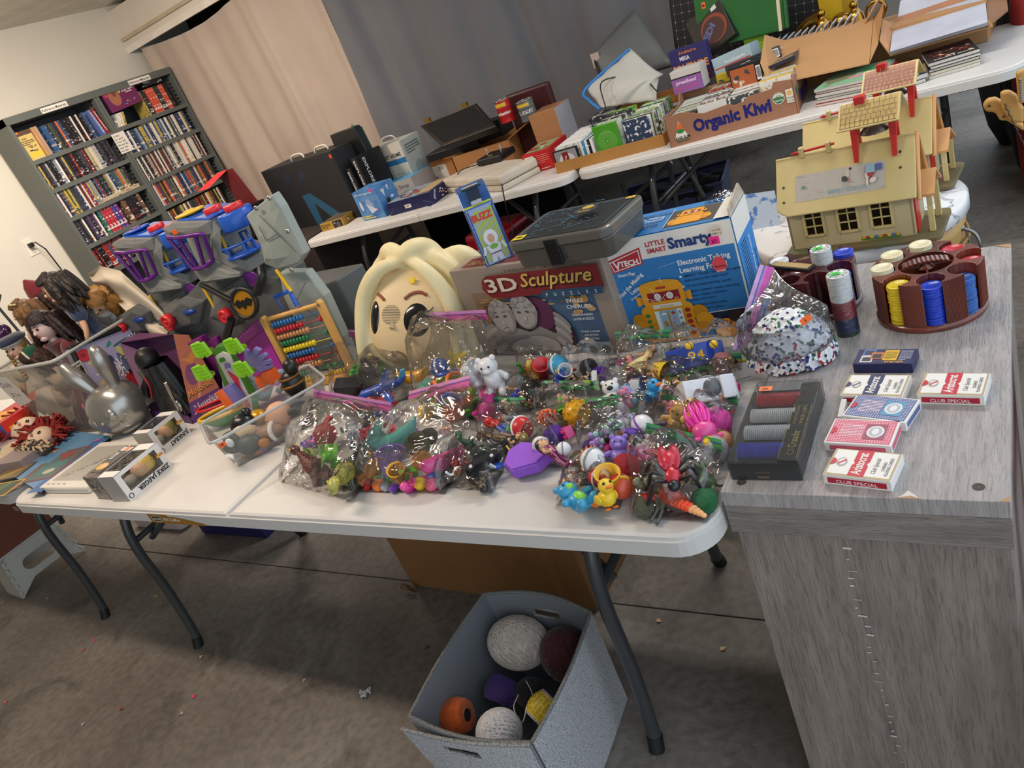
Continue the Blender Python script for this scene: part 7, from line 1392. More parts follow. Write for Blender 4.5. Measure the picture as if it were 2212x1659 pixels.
plate('open_hand',t,[(525,752),(534,758),(538,770),(549,751),(563,757),(555,770),(570,763),(576,770),(566,780),(581,777),(585,786),(573,791),(585,790),(586,797),(560,806),(545,803),(528,785)],Y+.02,.012,li,0,o,.003)
obj('barrel',MB().tube([PY(480,840,Y-.03)-o,PY(508,875,Y-.03)-o],.026,14),org,t); obj('barrel_half',MB().tube([PY(494,832,Y-.02)-o,PY(520,868,Y-.02)-o],.024,14),li,t)
plate('orange_block',t,[(548,818),(575,806),(590,830),(570,848),(556,838)],Y+.0,.04,org,.01,o)
def boat(label,px,py,c1,c2,s2,rz):
 p=P(px,py,.742); t_=thing('toy_boat',label,'toy',p,rz); t_.scale=(s2,)*3
 def hull(u,v): th=2*PI*u; return (.07*math.cos(th)*(.35+.65*v**.5),.03*math.sin(th)*(.3+.7*v**.5),.035*v)
 obj('hull',MB().grid(24,6,hull),mat(c1,.35),t_); obj('rim',MB().tube([(.07*math.cos(x),.03*math.sin(x),.036) for x in [2*PI*i/24 for i in range(24)]],.005,6,closed=True),mat(c2,.35),t_); obj('deck',MB().lathe([(.0005,.02),(.9,.02)],24),mat(c2,.35),t_).scale=(.062,.026,1)
boat('red toy boat at the foot of the purple castle',478,892,'#5a1c38','#cf2428',1.0,.5)
boat('green and yellow toy boat with an orange tag beside the parts tub',500,912,'#3f7c22','#e0b424',1.25,.6)
p=P(556,882,.742); t=thing('toy_horse','pale blue plastic rearing horse figure leaning behind the parts tub','toy horse',p,.5); hb=mat('#9fb4c0',.35,var=.04)
obj('body',MB().tube(sm([(.06,.02,.03),(.03,.01,.06),(-.005,0,.085),(-.02,0,.12)],4),[.03,.034,.036,.038,.038,.036,.033,.030,.027,.025,.023,.02,.018],12),hb,t); h=obj('head',MB().tube(sm([(-.015,0,.128),(-.035,-.0,.12),(-.06,-.0,.085)],4),[.022,.023,.023,.022,.02,.018,.016,.015,.015],10).tube([(-.018,.01,.145),(-.02,.01,.165)],[.006,.001],6).tube([(-.018,-.01,.145),(-.02,-.01,.165)],[.006,.001],6),hb,t)
obj('mane',MB().tube(sm([(-.01,0,.152),(.02,0,.13),(.04,0,.09),(.06,0,.05)],4),[.006,.010,.013,.014,.014,.014,.013,.012,.012,.012,.01,.008,.006],8),mat('#aebfca',.4),t); obj('tail',MB().tube(sm([(.08,.02,.02),(.12,.03,.05),(.13,.02,.08),(.10,.01,.085)],4),.010,8),hb,t); obj('leg',MB().tube([(-.02,-.02,.06),(-.05,-.03,.03)],[.012,.008],7),hb,t)
# CLEAR TUB WITH TOY PARTS
zr=.85; a0=P(472,948,zr); a1=P(716,800,zr); dr_=(a1-a0); LL=dr_.length; rz=math.atan2(dr_.y,dr_.x)
LL=.34; WW=.20
t=thing('parts_tub','clear plastic tub of toy heads and figure parts, orange tag on its rim','tub',(a0.x-.01,a0.y-.02,.742),rz-.10)
def rr_(k): return [V((x,y,0)) for x,y in rrect(k,k,LL-k,WW-k,.025,5)]
zs=[(.022,.001),(.016,.03),(.003,.100),(.0,.106)]; q=[[v+V((0,0,z)) for v in rr_(k)] for k,z in zs]; N_=len(q[0]); vs=[v for r in q for v in r]
mb=MB().add(vs,[(i*N_+j,i*N_+(j+1)%N_,(i+1)*N_+(j+1)%N_,(i+1)*N_+j) for i in range(len(zs)-1) for j in range(N_)]+[tuple(range(N_))[::-1]],0,False); obj('tub_wall',mb,clear('#eceeee',.10,.15,.45,.25,8),t)
obj('rim',MB().tube([v+V((0,0,.107)) for v in rr_(-.004)],.0045,6,closed=True),clear('#dfe2e2',.5,.2,.5,.1),t)
tm_=t.matrix_basis
def tubpt(x,y,z): return Matrix.Translation(t.location)@RZ(t.rotation_euler.z)@V((x,y,z))
sticker(t,(.012,-.006,.085),(1,0,0),(0,0,1),'#f0641c','3',.020,.014)
for (nm,lab,x,y,z,bld) in (
 ('toy_bust','bald peach toy head near the middle of the clear tub',.19,.07,.06,lambda t_:(obj('head',MB().sph((0,0,0),(.036,.034,.036),20,13,e=.85),mat('#e0a888',.45),t_),obj('ear',MB().sph((-.03,-.015,0),.009,8,6),mat('#d89878',.45),t_))),
 ('toy_bust','black-haired pale toy head near the tub rim',.09,.09,.065,lambda t_:(obj('head',MB().sph((0,0,0),(.033,.031,.033),20,13),mat('#e8c898',.45),t_),obj('hair',MB().sph((-.002,.010,.012),(.037,.034,.032),20,13),mat('#15161a',.3),t_),obj('hair_bun',MB().sph((.02,.02,.04),.014,10,7),mat('#15161a',.3),t_))),
 ('toy_bust','gold and black striped helmet head beside the black-haired one',.14,.13,.06,lambda t_:(obj('helmet',MB().sph((0,0,0),(.027,.027,.026),18,12),mat('#c8901c',.3,metal=.3),t_),)),
 ('toy_bust','dark toy head with two big white eyes at the tub end',.045,.09,.05,lambda t_:(obj('head',MB().sph((0,0,0),(.033,.031,.033),18,12),mat('#24302c',.45),t_),obj('eye',MB().sph((-.016,-.022,.014),(.012,.008,.014),10,7),mat('#e0e0dc',.3),t_),obj('eye',MB().sph((.012,-.027,.012),(.012,.008,.014),10,7),mat('#e0e0dc',.3),t_))),
 ('toy_figure','black and bronze armoured toy figure leaning out at the far end of the tub',.27,.12,.10,lambda t_:(obj('body',MB().sph((0,0,0),(.034,.03,.045),16,11),mat('#1a1816',.35),t_),obj('armour_band',MB().tube([(.036*math.cos(x),.032*math.sin(x),.005) for x in [2*PI*i/18 for i in range(18)]],.004,6,closed=True).tube([(.03*math.cos(x),.027*math.sin(x),.028) for x in [2*PI*i/18 for i in range(18)]],.004,6,closed=True),mat('#7a5020',.4,metal=.4),t_),obj('head',MB().sph((.02,.0,.055),(.022,.022,.024),14,9),mat('#1c1a18',.35),t_))),
 ('toy_figure','white-bearded brown toy figure lying in the tub',.14,.05,.035,lambda t_:(obj('body',MB().sph((0,0,0),(.05,.025,.025),14,9),mat('#8a6a50',.5),t_),obj('collar',MB().tube([(.02+.0*x,.024*math.cos(x),.024*math.sin(x)) for x in [2*PI*i/14 for i in range(14)]],.007,6,closed=True),mat('#d8d4cc',.6),t_))),
 ('toy_figure','dark green toy figure at the bottom of the tub',.08,.05,.035,lambda t_:(obj('body',MB().sph((0,0,0),(.04,.028,.028),14,9),mat('#2a3430',.5),t_),obj('boot',MB().sph((.05,-.01,-.005),(.018,.014,.014),10,7),mat('#a87850',.5),t_))),
 ('toy_figure','black toy figure heap at the far bottom of the tub',.24,.07,.035,lambda t_:(obj('body',MB().sph((0,0,0),(.05,.04,.03),14,9),mat('#1c1e20',.5),t_),obj('arm',MB().tube([(-.02,-.03,.02),(.02,-.04,.03),(.04,-.03,.0)],.01,7),mat('#2c2a28',.5),t_))),
 ('toy_figure','tan small toy foot pieces at the near bottom of the tub',.06,.12,.03,lambda t_:(obj('foot',MB().sph((0,0,0),(.026,.014,.012),10,7),mat('#b88460',.5),t_),obj('foot',MB().sph((.01,-.03,.0),(.026,.013,.012),10,7),mat('#a87450',.5),t_)))):
 p=tubpt(x,y,z); bld(thing(nm,lab,'toy',p,.4))
# BACK TABLES
def fbox(name,label,cat,pa_,pb_,d,h,m,z=.7405,part='carton',bev=.002):
 A,w_,rz=ab(pa_,pb_,z); return Box(name,label,cat,A,w_,d,h,m,rz,bev,part=part)
def hz(b,px,py): # height of a box from its front-left top pixel
 return zat(b,px,py)-b.z
B=P(781,469); H_=hz(B,713,325); A=P(563,372,.7405+H_); A.z=B.z
d_=(B-A); w_=d_.length; d_.normalize()
b=Box('equipment_box','big black carton with a blue slanted emblem and orange tag','box',A,w_,.24,H_,mat('#17171b',.6,var=.05),math.atan2(d_.y,d_.x),.003)
a=b.front(); LBk='#24506c'; h_=H_
a.poly([(w_*.42,.0),(w_*.50,0),(w_*.52,h_*.42),(w_*.50,h_*.5),(w_*.40,h_*.49)],LBk); a.poly([(w_*.44,h_*.49),(w_*.52,h_*.5),(w_*.78,.05),(w_*.66,.03)],LBk)
a.poly([(w_*.27,h_*.82),(w_*.34,h_*.88),(w_*.37,h_*.77),(w_*.31,h_*.72)],'#1c2638'); a.poly([(w_*.48,h_*.8),(w_*.56,h_*.86),(w_*.56,h_*.72),(w_*.48,h_*.71)],'#1c2638')
a.rect(w_-.035,h_-.045,w_-.015,h_-.02,'#e8501c'); a.done()
obj('carry_handle',MB().tube(sm([(w_*.35,.08,h_),(w_*.38,.08,h_+.03),(w_*.5,.08,h_+.03),(w_*.53,.08,h_)],4),.007,7),mat('#c8c4bc',.4),b.t); obj('carry_handle',MB().tube(sm([(w_*.62,.12,h_),(w_*.65,.12,h_+.03),(w_*.77,.12,h_+.03),(w_*.8,.12,h_)],4),.007,7),mat('#c8c4bc',.4),b.t)
for i,(dx,dy,hh,l) in enumerate(((.012,.03,.31,'nearer'),(.075,.06,.36,'taller'))):
 p=B+Matrix.Rotation(math.atan2(d_.y,d_.x),3,'Z')@V((dx,dy,0)); b=Box('fitness_box','slim black box with vertical white lettering, %s one beside the emblem box'%l,'box',p,.052,.22,hh,mat('#101013',.35),math.atan2(d_.y,d_.x)+.05,.002)
 a=b.front(); a.text('EXPLORE FITNESS',.016,hh-.02,.024,'#c8c8cc',w=hh*.85,rot=-PI/2,bold=.03); a.done(); a=b.right(); a.text('EXPLORE FITNESS',.05,hh-.02,.03,'#c8c8cc',w=hh*.88,rot=-PI/2,bold=.03); a.done()
t=thing('tool_case','black hard case with green edge standing behind the emblem box','case',(-2.02,3.0,.742),-.1); obj('shell',MB().prism([(0,0),(.3,0),(.3,.04),(0,.04)],0,.01).hexa([(0,0,0),(.34,0,0),(.34,.06,0),(0,.06,0)],[(.04,0,.52),(.28,0,.52),(.28,.06,.52),(.04,.06,.52)]),mat('#0f1012',.4),t,bev=.012); obj('edge_trim',MB().tube([(.3,.07,.05),(.27,.07,.50),(.2,.07,.525)],.008,6),mat('#1c5a44',.4),t)
t=thing('cloth_bundle','maroon folded cloth behind the emblem box','cloth',(-2.45,3.0,.742)); obj('cloth',MB().grid(20,8,lambda u,v:(u*.5,v*.25,.32+.05*math.sin(u*6)+.03*math.sin(v*9))),mat('#5c3438',.8),t,solid=.02)
t=thing('gift_box','red and black open carton with a bright red flap at the left end','box',(-3.02,2.72,.832),-.2)
obj('carton',MB().box(0,0,0,.26,.22,.2),mat('#140c10',.5),t,bev=.002); obj('standing_flap',MB().hexa([(-.02,.18,.2),(.24,.18,.2),(.24,.185,.2),(-.02,.185,.2)],[(-.14,.2,.46),(.10,.2,.46),(.10,.205,.46),(-.14,.205,.46)]),mat('#5a1218',.5),t)
obj('red_flap',MB().hexa([(-.14,.2,.46),(.02,.2,.46),(.02,.203,.463),(-.14,.203,.463)],[(-.19,.02,.40),(-.01,.02,.40),(-.01,.022,.403),(-.19,.022,.403)]),mat('#d8383c',.5),t); obj('orange_liner',MB().box(.0,-.003,.10,.14,.0,.17),mat('#c8641c',.5),t); obj('tan_flap',MB().hexa([(-.02,.0,.2),(.12,.0,.2),(.12,.004,.2),(-.02,.004,.2)],[(-.05,-.03,.26),(.09,-.03,.28),(.09,-.026,.28),(-.05,-.026,.26)]),mat('#b89c7c',.6),t)
for (pa_,pb_,d,h,c_,nm,l,dz) in (((628,492),(700,470),.30,.022,'#c8c2b8','framed_print','white flat frame with a red strip lying in front of the emblem box',.02),((660,487),(702,476),.22,.03,'#5c5a58','tablet','grey flat device between white frame and camera box',0),((706,470),(768,452),.16,.014,'#1a1b1e','laptop','black closed laptop in front of the emblem box',.0)):
 b=fbox(nm,l,nm.replace('_',' '),pa_,pb_,d,h,mat(c_,.5),.7405+dz); a=b.top()
 if nm=='framed_print': a.rect(.02,.06,.06,.26,'#8c2c2c'); a.rect(.1,.04,b.w-.02,.28,'#a8a49c')
 elif nm=='tablet': a.rect(.015,.02,b.w-.015,.2,'#a09c94')
 else: a.rect(.01,.05,.08,.14,'#8c8a84')
 a.done()
b=fbox('camera_box','gold camera box with pictured lens at the table edge','box',(698,501),(745,487),.20,.052,mat('#a8822c',.5)); a=b.front(); a.rect(b.w*.55,.004,b.w*.95,.048,'#1c1a18'); a.ell(b.w*.78,.02,.013,.013,'#8c8478'); a.ell(b.w*.78,.02,.009,.009,'#24221f'); a.text('12',b.w*.6,.028,.016,'#c8c0b0',w=.014); a.lines(.01,.012,b.w*.4,.03,3,'#5c4818'); a.ell(.012,.040,.006,.005,'#2c6a50'); a.done()
a=b.right(); a.rect(.05,.014,.075,.038,'#24221f'); a.rect(.052,.016,.070,.034,'#d8d8d4'); a.rect(.12,.014,.15,.038,'#2c2a28'); a.done(); a=b.top(); a.rect(.005,.01,b.w-.005,.18,'#5a5040'); a.done()
A_=P(787,478); hh=hz(A_,759,419); b=fbox('light_box','blue watery carton of a pool light bulb with pink tag','box',(787,478),(835,468),.16,hh,mat('#2c5c9c',.4,h2='#5a94cc',vs=12))
a=b.front(); a.text('LED Pool Light Bulb',.01,hh-.025,.014,'#d8e0e8',w=b.w*.8,bold=.02); a.ell(b.w*.55,hh*.5,.030,.040,'#8c9cc8',18,.5); a.poly([(b.w*.4,hh*.55),(b.w*.5,hh*.2),(b.w*.8,hh*.3)],'#c0c8dc'); a.ell(b.w*.18,hh*.5,.012,.03,'#c8ccd4')
for i,c_ in enumerate(('#b82c3c','#3c9c4c','#5c4cc0','#c87c2c')): a.ell(b.w*.85,hh*(.3+.13*i),.006,.006,c_,10)
a.rect(b.w*.75,hh-.014,b.w*.92,hh-.002,'#f0308c'); a.rect(.01,.01,b.w*.6,.016,'#d8c04c'); a.rect(.01,.022,b.w*.45,.028,'#d8c04c'); a.done()
a=b.right(); a.poly([(.04,hh*.85),(.07,hh*.85),(.055,hh*.6)],'#d8dce0'); a.poly([(.09,hh*.9),(.11,hh*.9),(.1,hh*.72)],'#d8dce0'); a.ell(.07,hh*.42,.018,.02,'#2c3438'); a.ell(.11,hh*.5,.014,.009,'#d8dce0'); a.ell(.05,hh*.2,.02,.015,'#2c4a5c'); a.done()
b=fbox('game_box','dark blue flat carton with printed top and white label','box',(845,467),(938,441),.28,.075,mat('#16184a',.4)); w_=b.w
a=b.front(); a.rect(w_*.38,.02,w_*.52,.042,'#d8d4cc'); a.lines(w_*.4,.024,w_*.1,.014,2,'#333333'); a.line(0,.006,w_*.12,.04,.002,'#6c70a0'); a.line(w_*.8,.04,w_,.008,.002,'#6c70a0'); a.done()
a=b.top(); a.rect(.006,.006,w_-.006,.27,'#8c98a8'); a.blobs(.01,.01,w_*.8,.2,26,['#b84838','#c8c4bc','#4c5c7c','#a87c64','#3c4458'],.06,7); a.rect(w_*.65,.02,w_-.01,.26,'#b8a078'); a.done(); a=b.right(); a.text('games',.03,.02,.03,'#c8d0e0',w=.06,rot=.9); a.blobs(.08,.004,.19,.066,22,['#c8c4bc','#b83c34','#2c2c34','#d8a88c','#e8e4dc'],.05,8); a.done()
b=fbox('step_box','pale grey aerobic step carton with blue top behind the light bulb box','box',(828,447),(905,423),.30,.125,mat('#a8a4a0',.6)); w_=b.w
a=b.front(); a.text('Aerobic Step',.02,.075,.034,'#4c4c50',w=w_*.8,bold=0); a.ell(.01,.10,.008,.008,'#a84838'); a.rect(.04,.05,.3*w_,.052,'#8c8884'); a.done(); a=b.top(); a.rect(0,0,w_,.30,'#5a9ac8'); a.ell(.04,.10,.02,.018,'#d8c8bc'); a.ell(.08,.10,.02,.018,'#d8c8bc'); a.poly([(.07,.22),(.16,.26),(.18,.20)],'#24343c'); a.text('f',w_*.6,.1,.04,'#e0e8ec'); a.done()
A=P(842,399,.86); A=V((-1.86,3.10,.742)); H2=zat(A,804,322)-.742; b=Box('foot_spa_box','white and blue foot spa carton with carry handle at the back','box',A,.31,.22,H2,mat('#b8bcb4',.6),.0,.003); w_=b.w; h_=H2
a=b.front(); a.rect(0,h_*.70,w_,h_,'#c8c0b4'); a.rect(0,h_*.60,w_,h_*.70,'#2c6aa0'); a.text('THE SPA AT HOME',.02,h_*.74,.034,'#2c3038',w=w_*.85,bold=.03); a.text('FOOTSPA',.06,h_*.25,.09,'#8ca4a4',w=w_*.8); a.ell(.08,h_*.28,.045,.05,'#8c9898'); a.ell(.08,h_*.28,.035,.04,'#a8b0b0'); a.ell(.05,h_*.66,.012,.012,'#e8308c'); a.done()
a=b.right(); a.ell(.11,h_*.4,.045,.05,'#98a4a4'); a.lines(.03,h_*.7,.16,h_*.2,4,'#4c5460'); a.done(); obj('carry_handle',MB().tube(sm([(.08,.1,h_),(.11,.1,h_+.035),(.19,.1,h_+.035),(.22,.1,h_)],4),.006,7),mat('#c8c4bc',.4),b.t)
A,w_,rz=ab((884,407),(990,381)); t=carton_box('brown open carton with a white shipping label behind the blue game box',A,rz,w_,.40,.125,'#a06c3c',flaps=None)
a=Art(t,(0,0,0),(1,0,0),(0,0,1),'shipping_label'); a.rect(w_*.45,.01,w_*.86,.1,'#c4c0ba'); a.text('17WO39',w_*.48,.08,.016,'#222222',w=.05,bold=.03); a.bars(w_*.5,.015,.08,.018,bg='#c4c0ba'); a.lines(w_*.7,.06,.05,.03,3,'#555555'); a.rect(w_*.1,.05,w_*.115,.08,'#3c2a1c'); a.rect(w_*.15,.055,w_*.17,.085,'#3c2a1c'); a.done()
A,w2,rz=ab((993,392),(1113,357)); t=carton_box('brown open carton holding a black case and cans, next to the labelled carton',A+V((0,.02,0)),rz,w2,.42,.15,'#a87544',flaps=[('r',.16,.35)],name='cardboard_box'); C2=A
t=carton_box('narrow brown carton end sticking up left of the foot spa box',(-2.0,3.0,.742),.3,.22,.15,.16,'#9c6a3c')
t=thing('briefcase','open black briefcase with gold latches resting on the cartons','briefcase',(C2.x-.28,C2.y+.14,.90),.0)
obj('base_shell',MB().box(.0,.0,-.02,.42,.28,.03),mat('#0e0e10',.45,bump=.2,bs=200),t,bev=.006)
q=[PY(px,py,yy)-t.location for px,py,yy in ((955,316,3.02),(1072,272,3.02),(1028,222,3.22),(907,272,3.22))]
nq=(q[1]-q[0]).cross(q[3]-q[0]).normalized(); nq=nq if nq.y>0 else -nq
obj('lid',MB().hexa(q,[v+nq*.05 for v in q]),mat('#0c0c0e',.4,bump=.2,bs=200),t,bev=.006)
ins=[v.lerp(sum(q,V((0,0,0)))/4,.09)-nq*.002 for v in q]; obj('lid_lining',MB().hexa(ins,[v+nq*.004 for v in ins]),mat('#060607',.9),t); obj('piping',MB().tube([v for v in ins],.002,5,closed=True),mat('#8c744c',.4,metal=.5),t)
for f in(.16,.82): p=q[3].lerp(q[2],f); obj('latch',MB().box(-.02,-.01,-.008,.02,.012,.016),mat('#a8843c',.3,metal=.9),t).location=p+V((0,0,.01))
t=thing('amplifier','black ridged block inside the second open carton','device',(C2.x+.08,C2.y+.16,.90),.05)
obj('case',MB().box(0,0,0,.24,.16,.10),mat('#0c0c0e',.5),t,bev=.008)
for i in range(11): obj('fin',MB().box(.012+.020*i,-.006,.01,.018+.020*i,.0,.09),mat('#141417',.45),t)
def can(label,px,py,y,r,h,c_,txt,c2,z=None):
 p=PY(px,py,y); t=thing('tin_can',label,'can',p); obj('can_body',MB().lathe([(.0005,0),(r,0),(r,.004),(r*.985,.008),(r*.985,h*.33),(r,h*.34),(r*.985,h*.36),(r*.985,h*.66),(r,h*.67),(r*.985,h*.69),(r*.985,h-.008),(r,h-.002),(r*.95,h),(.0005,h-.004)],28),mat(c_,.35),t); obj('rim',MB().tube([(r*math.cos(x),r*math.sin(x),h) for x in [2*PI*i/28 for i in range(28)]],.003,6,closed=True),mat('#b0b0ac',.25,metal=.9),t)
 mb=MB()
 vs,fs,x0,x1=text_mesh(txt,.03,.2); W=r*2.0; k=W/(x1-x0)
 mb.add([(r*1.004*math.sin(((v.x-x0)*k-W/2)/r+.25),-r*1.004*math.cos(((v.x-x0)*k-W/2)/r+.25),h*.38+v.y*r*.55) for v in vs],fs); obj('lettering',mb,mat(c2,.4),t)
 mb=MB(); mb.grid(14,1,lambda u,v:(r*1.003*math.sin(-.9+1.8*u),-r*1.003*math.cos(-.9+1.8*u),h*(.74+.16*v))); obj('label_band',mb,mat('#d8b42c',.4),t); return t
can('red coffee can with white script and yellow band behind the amplifier',1099,262,3.12,.045,.125,'#b01c20','anhattan','#e8e4dc')
can('dark silver can with blue and red label beside the coffee can',1146,258,3.10,.05,.11,'#5c6468','USE','#c8c8c0')
t=thing('maroon_case','maroon leather case against the grey curtain','case',(-.78,3.22,.742),.0); obj('shell',MB().box(0,0,0,.30,.05,.37),mat('#3c1418',.4),t,bev=.015)
A=P(965,418); B=P(1088,415); C_=P(1132,381); rz=math.atan2(B.y-A.y,B.x-A.x); w_=(B-A).length; d2=(C_-B).length
t=thing('foam_box','white styrofoam box carrying the black radio controller','box',A+V((.0,.0,0)),rz); fm=mat('#c4bcae',.8,bump=.3,bs=120)
obj('lower_shell',MB().box(0,0,0,w_,.26,.032),fm,t,bev=.01); obj('upper_shell',MB().box(0,0,.034,w_,.26,.085),fm,t,bev=.014)
cp=P(1055,400,.805); t=thing('radio_controller','black two-stick radio controller with cord on the foam box','controller',(A.x+w_*.36,A.y+.05,.829),rz+.35)
obj('case',MB().box(0,0,0,.19,.15,.038),mat('#131417',.4),t,bev=.008); a=Art(t,(0,0,.038),(1,0,0),(0,1,0),'control_panel'); a.rect(.015,.03,.06,.11,'#2c2620'); a.rect(.12,.03,.17,.11,'#2c2620'); a.ell(.095,.035,.014,.011,'#d8b41c'); a.ell(.02,.125,.004,.004,'#c82828'); a.done()
for x in(.04,.145): obj('control_stick',MB().cyl((x,.075,.038),(x+.004,.075,.06),.004).cyl((x+.004,.075,.06),(x+.005,.075,.078),.0065,.005),mat('#c8c8c8',.25,metal=.6),t)
p0=PY(1130,375,2.66); mb=MB(); e0=Matrix.Translation(t.location)@RZ(rz+.35)
p_=[V((A.x+w_*.55,A.y+.06,.83)),V((A.x+w_*.62,A.y-.02,.80)),P(1092,430,.75)+V((0,-.01,0)),PY(1100,470,2.47),PY(1108,500,2.47),PY(1090,560,2.47)]
tag(obj('controller_cord',MB().tube(sm(p_,5),.0035,6),mat('#0f0f11',.5)),'thin black cord hanging from the radio controller over the table edge','cord')
mb=MB().tube(sm([V((A.x+w_*.36,A.y+.1,.835)),V((A.x+w_*.2,A.y+.02,.84)),V((A.x+w_*.17,A.y-.012,.78)),P(1010,440,.745)],5),.003,6); tag(obj('antenna_wire',mb,mat('#0f0f11',.5)),'short black wire looping over the left of the foam box','cord')
A_=P(1141,378); hh=hz(A_,1128,338); b=fbox('red_box','red carton with barcode and green picture on top','box',(1141,378),(1198,362),.26,hh,mat('#b8181c',.4)); w_=b.w
a=b.front(); a.bars(.01,.03,.055,.06,bg='#d8d4d0'); a.lines(w_*.5,.04,w_*.42,.05,5,'#e89890',.3); a.text('CE',w_*.35,.010,.012,'#e8c8c4'); a.rect(w_*.55,.01,w_*.9,.014,'#e8c8c4'); a.done(); a=b.top(); a.rect(.01,.02,w_-.02,.24,'#8c9c74'); a.blobs(.01,.03,w_-.03,.18,8,['#e8e4dc','#b82c2c','#6c8454'],.12,4); a.done()
A=P(1190,297,.742); H2=.20; A=V((-.56,3.04,.742)); t=thing('cardboard_box','tall closed brown carton with one white side before the curtain','box',(-.555,3.02,.742),.02)
H2=zat(V((-.555,3.02,0)),1174,241)-.742
obj('carton',MB().box(0,0,0,.17,.2,H2),mat('#a4724a',.8,var=.06),t,bev=.002); obj('white_side',MB().box(.17,0,0,.172,.2,H2),mat('#a8a8b0',.6),t); obj('tape_line',MB().box(.02,.09,H2,.15,.1,H2+.0006),mat('#6c4a30'),t)
A,w_,rz=ab((1205,376),(1438,315)); h1=hz(A,1195,347)
t=carton_box('low kraft tray of game cases, left of the big disc carton',A,rz,w_,.50,.055,'#a8783c',th=.005)
TRm=Matrix.Translation(A)@RZ(rz)
def cases(Mx,x,y,nrow,w_,h,label,group,cols,dt=.0145,lean=.12,z=.006,name='game_case',seed=0,cat='game case',front=None,step=1.0):
 r=random.Random(seed+int(x*100)); me=None
 k=('g',w_,h)
 if k not in CASEM:
  mb=MB().box(0,0,0,w_,.0135,h); me=bpy.data.meshes.new(name); me.from_pydata([tuple(v) for v in mb.v],[],mb.f); me.materials.append(SP[0]); CASEM[k]=me
 me=CASEM[k]
 for i in range(nrow):
  o=bpy.data.objects.new(name,me); COL.objects.link(o); o.matrix_world=Mx@TR(x+r.uniform(-.003,.003),y+i*dt*step,z)@RX(-lean)
  o.material_slots[0].link='OBJECT'; c_=r.choice(cols); o.material_slots[0].material=spine(c_,r.choice(['#e8e4da','#d8d8d8','#9aa0aa','#c8b070','#2c2c30']),60); tag(o,label,cat,group)
WH_=['#d8d8d6','#e4e4e2','#cfd2d4','#e8e8e6']; GX=['#6aa82c','#8cc04c','#d8d8d4','#3c3c40','#c8ccc4','#2c3c58']; DK=['#1c1c1f','#24252a','#34343a','#c8c8c8']
cases(TRm,.008,.03,24,.135,.115,'white game case in the left rows of the low kraft tray','white cases in the kraft tray',WH_,seed=1)
b_=Box('game_case','black framed case with a grey disc at the front left of the kraft tray','game case',TRm@V((.004,.006,.006)),.14,.014,.105,mat('#1c1c1e',.3),rz,.002); a=b_.front(); a.rect(.008,.006,.132,.099,'#8c8c90'); a.ell(.072,.045,.045,.04,'#c8c8cc'); a.ell(.072,.045,.010,.009,'#6c6c70'); a.rect(.05,.01,.085,.09,'#7c1c20'); a.text('JUST DANCE',.055,.012,.012,'#e8e8e8',w=.06,rot=PI/2*.8); a.done()
for i in range(5):
 o=bpy.data.objects.new('game_case',CASEM[('g',.135,.115)]); COL.objects.link(o); o.matrix_world=TRm@TR(.155+i*.015,.02,.006)@RZ(PI/2)@RX(-.0)@TR(0,-.0135,0); o.material_slots[0].link='OBJECT'; o.material_slots[0].material=spine(['#e4e4e2','#2c8cc0','#e4e4e2','#1c1c1f','#e8e8e6'][i],'#e4e4e2',60); tag(o,'case turned spine-right beside the green case in the kraft tray','game case','turned cases in the kraft tray')
t=thing('game_case','translucent green game case with a disc, front of the kraft tray','game case',TRm@V((.245,.015,.006)),rz); obj('case',MB().box(0,0,0,.13,.014,.165),mat('#4c9a2c',.2,coat=.5),t,bev=.003); a=Art(t,(0,0,0),(1,0,0),(0,0,1),'disc_print'); a.ell(.065,.085,.052,.052,'#5aa03c'); a.ell(.065,.085,.013,.013,'#4c8c30'); a.ell(.065,.085,.006,.006,'#7cb85c'); a.rect(.05,.012,.09,.035,'#8cc070'); a.text('MONSTERS',.035,.12,.010,'#8cbc70',w=.06); a.done()
cases(TRm,.25,.05,16,.13,.165,'game case behind the green one in the kraft tray','mixed cases behind the green case',GX+DK,seed=2)
cases(TRm,.40,.02,24,.13,.145,'white and green game case in the middle rows of the kraft tray','green-banded cases in the kraft tray',GX,seed=3)
cases(TRm,.10,.30,10,.135,.155,'black game case in the rear left rows of the kraft tray','black cases at the rear of the kraft tray',DK,seed=4)
a=Art(b_.t,(0,0,0),(1,0,0),(0,0,1))
A,w_,rz=ab((1450,320),(1728,244)); h1=hz(A,1437,263); rz=rz; KM=Matrix.Translation(A)@RZ(rz)
t=thing('fruit_box','brown fruit carton lettered Organic in blue, full of disc cases','box',A,rz); D_=.40; kc=mat('#9c6e54',.75,var=.06); h1=.145
def wallpoly(nm,pts,T):
 mb=MB(); mb.T=T; mb.prism(pts,0,.005); return obj(nm,mb,kc,t,bev=.0008)
fr=[(0,0),(w_,0),(w_,h1-.005),(w_*.86,h1+.006),(w_*.84,h1-.018),(w_*.66,h1-.022),(w_*.63,h1-.036),(w_*.55,h1-.040),(w_*.52,h1-.028),(w_*.32,h1-.036),(w_*.28,h1-.03),(w_*.14,h1-.004),(.0,h1-.012)]
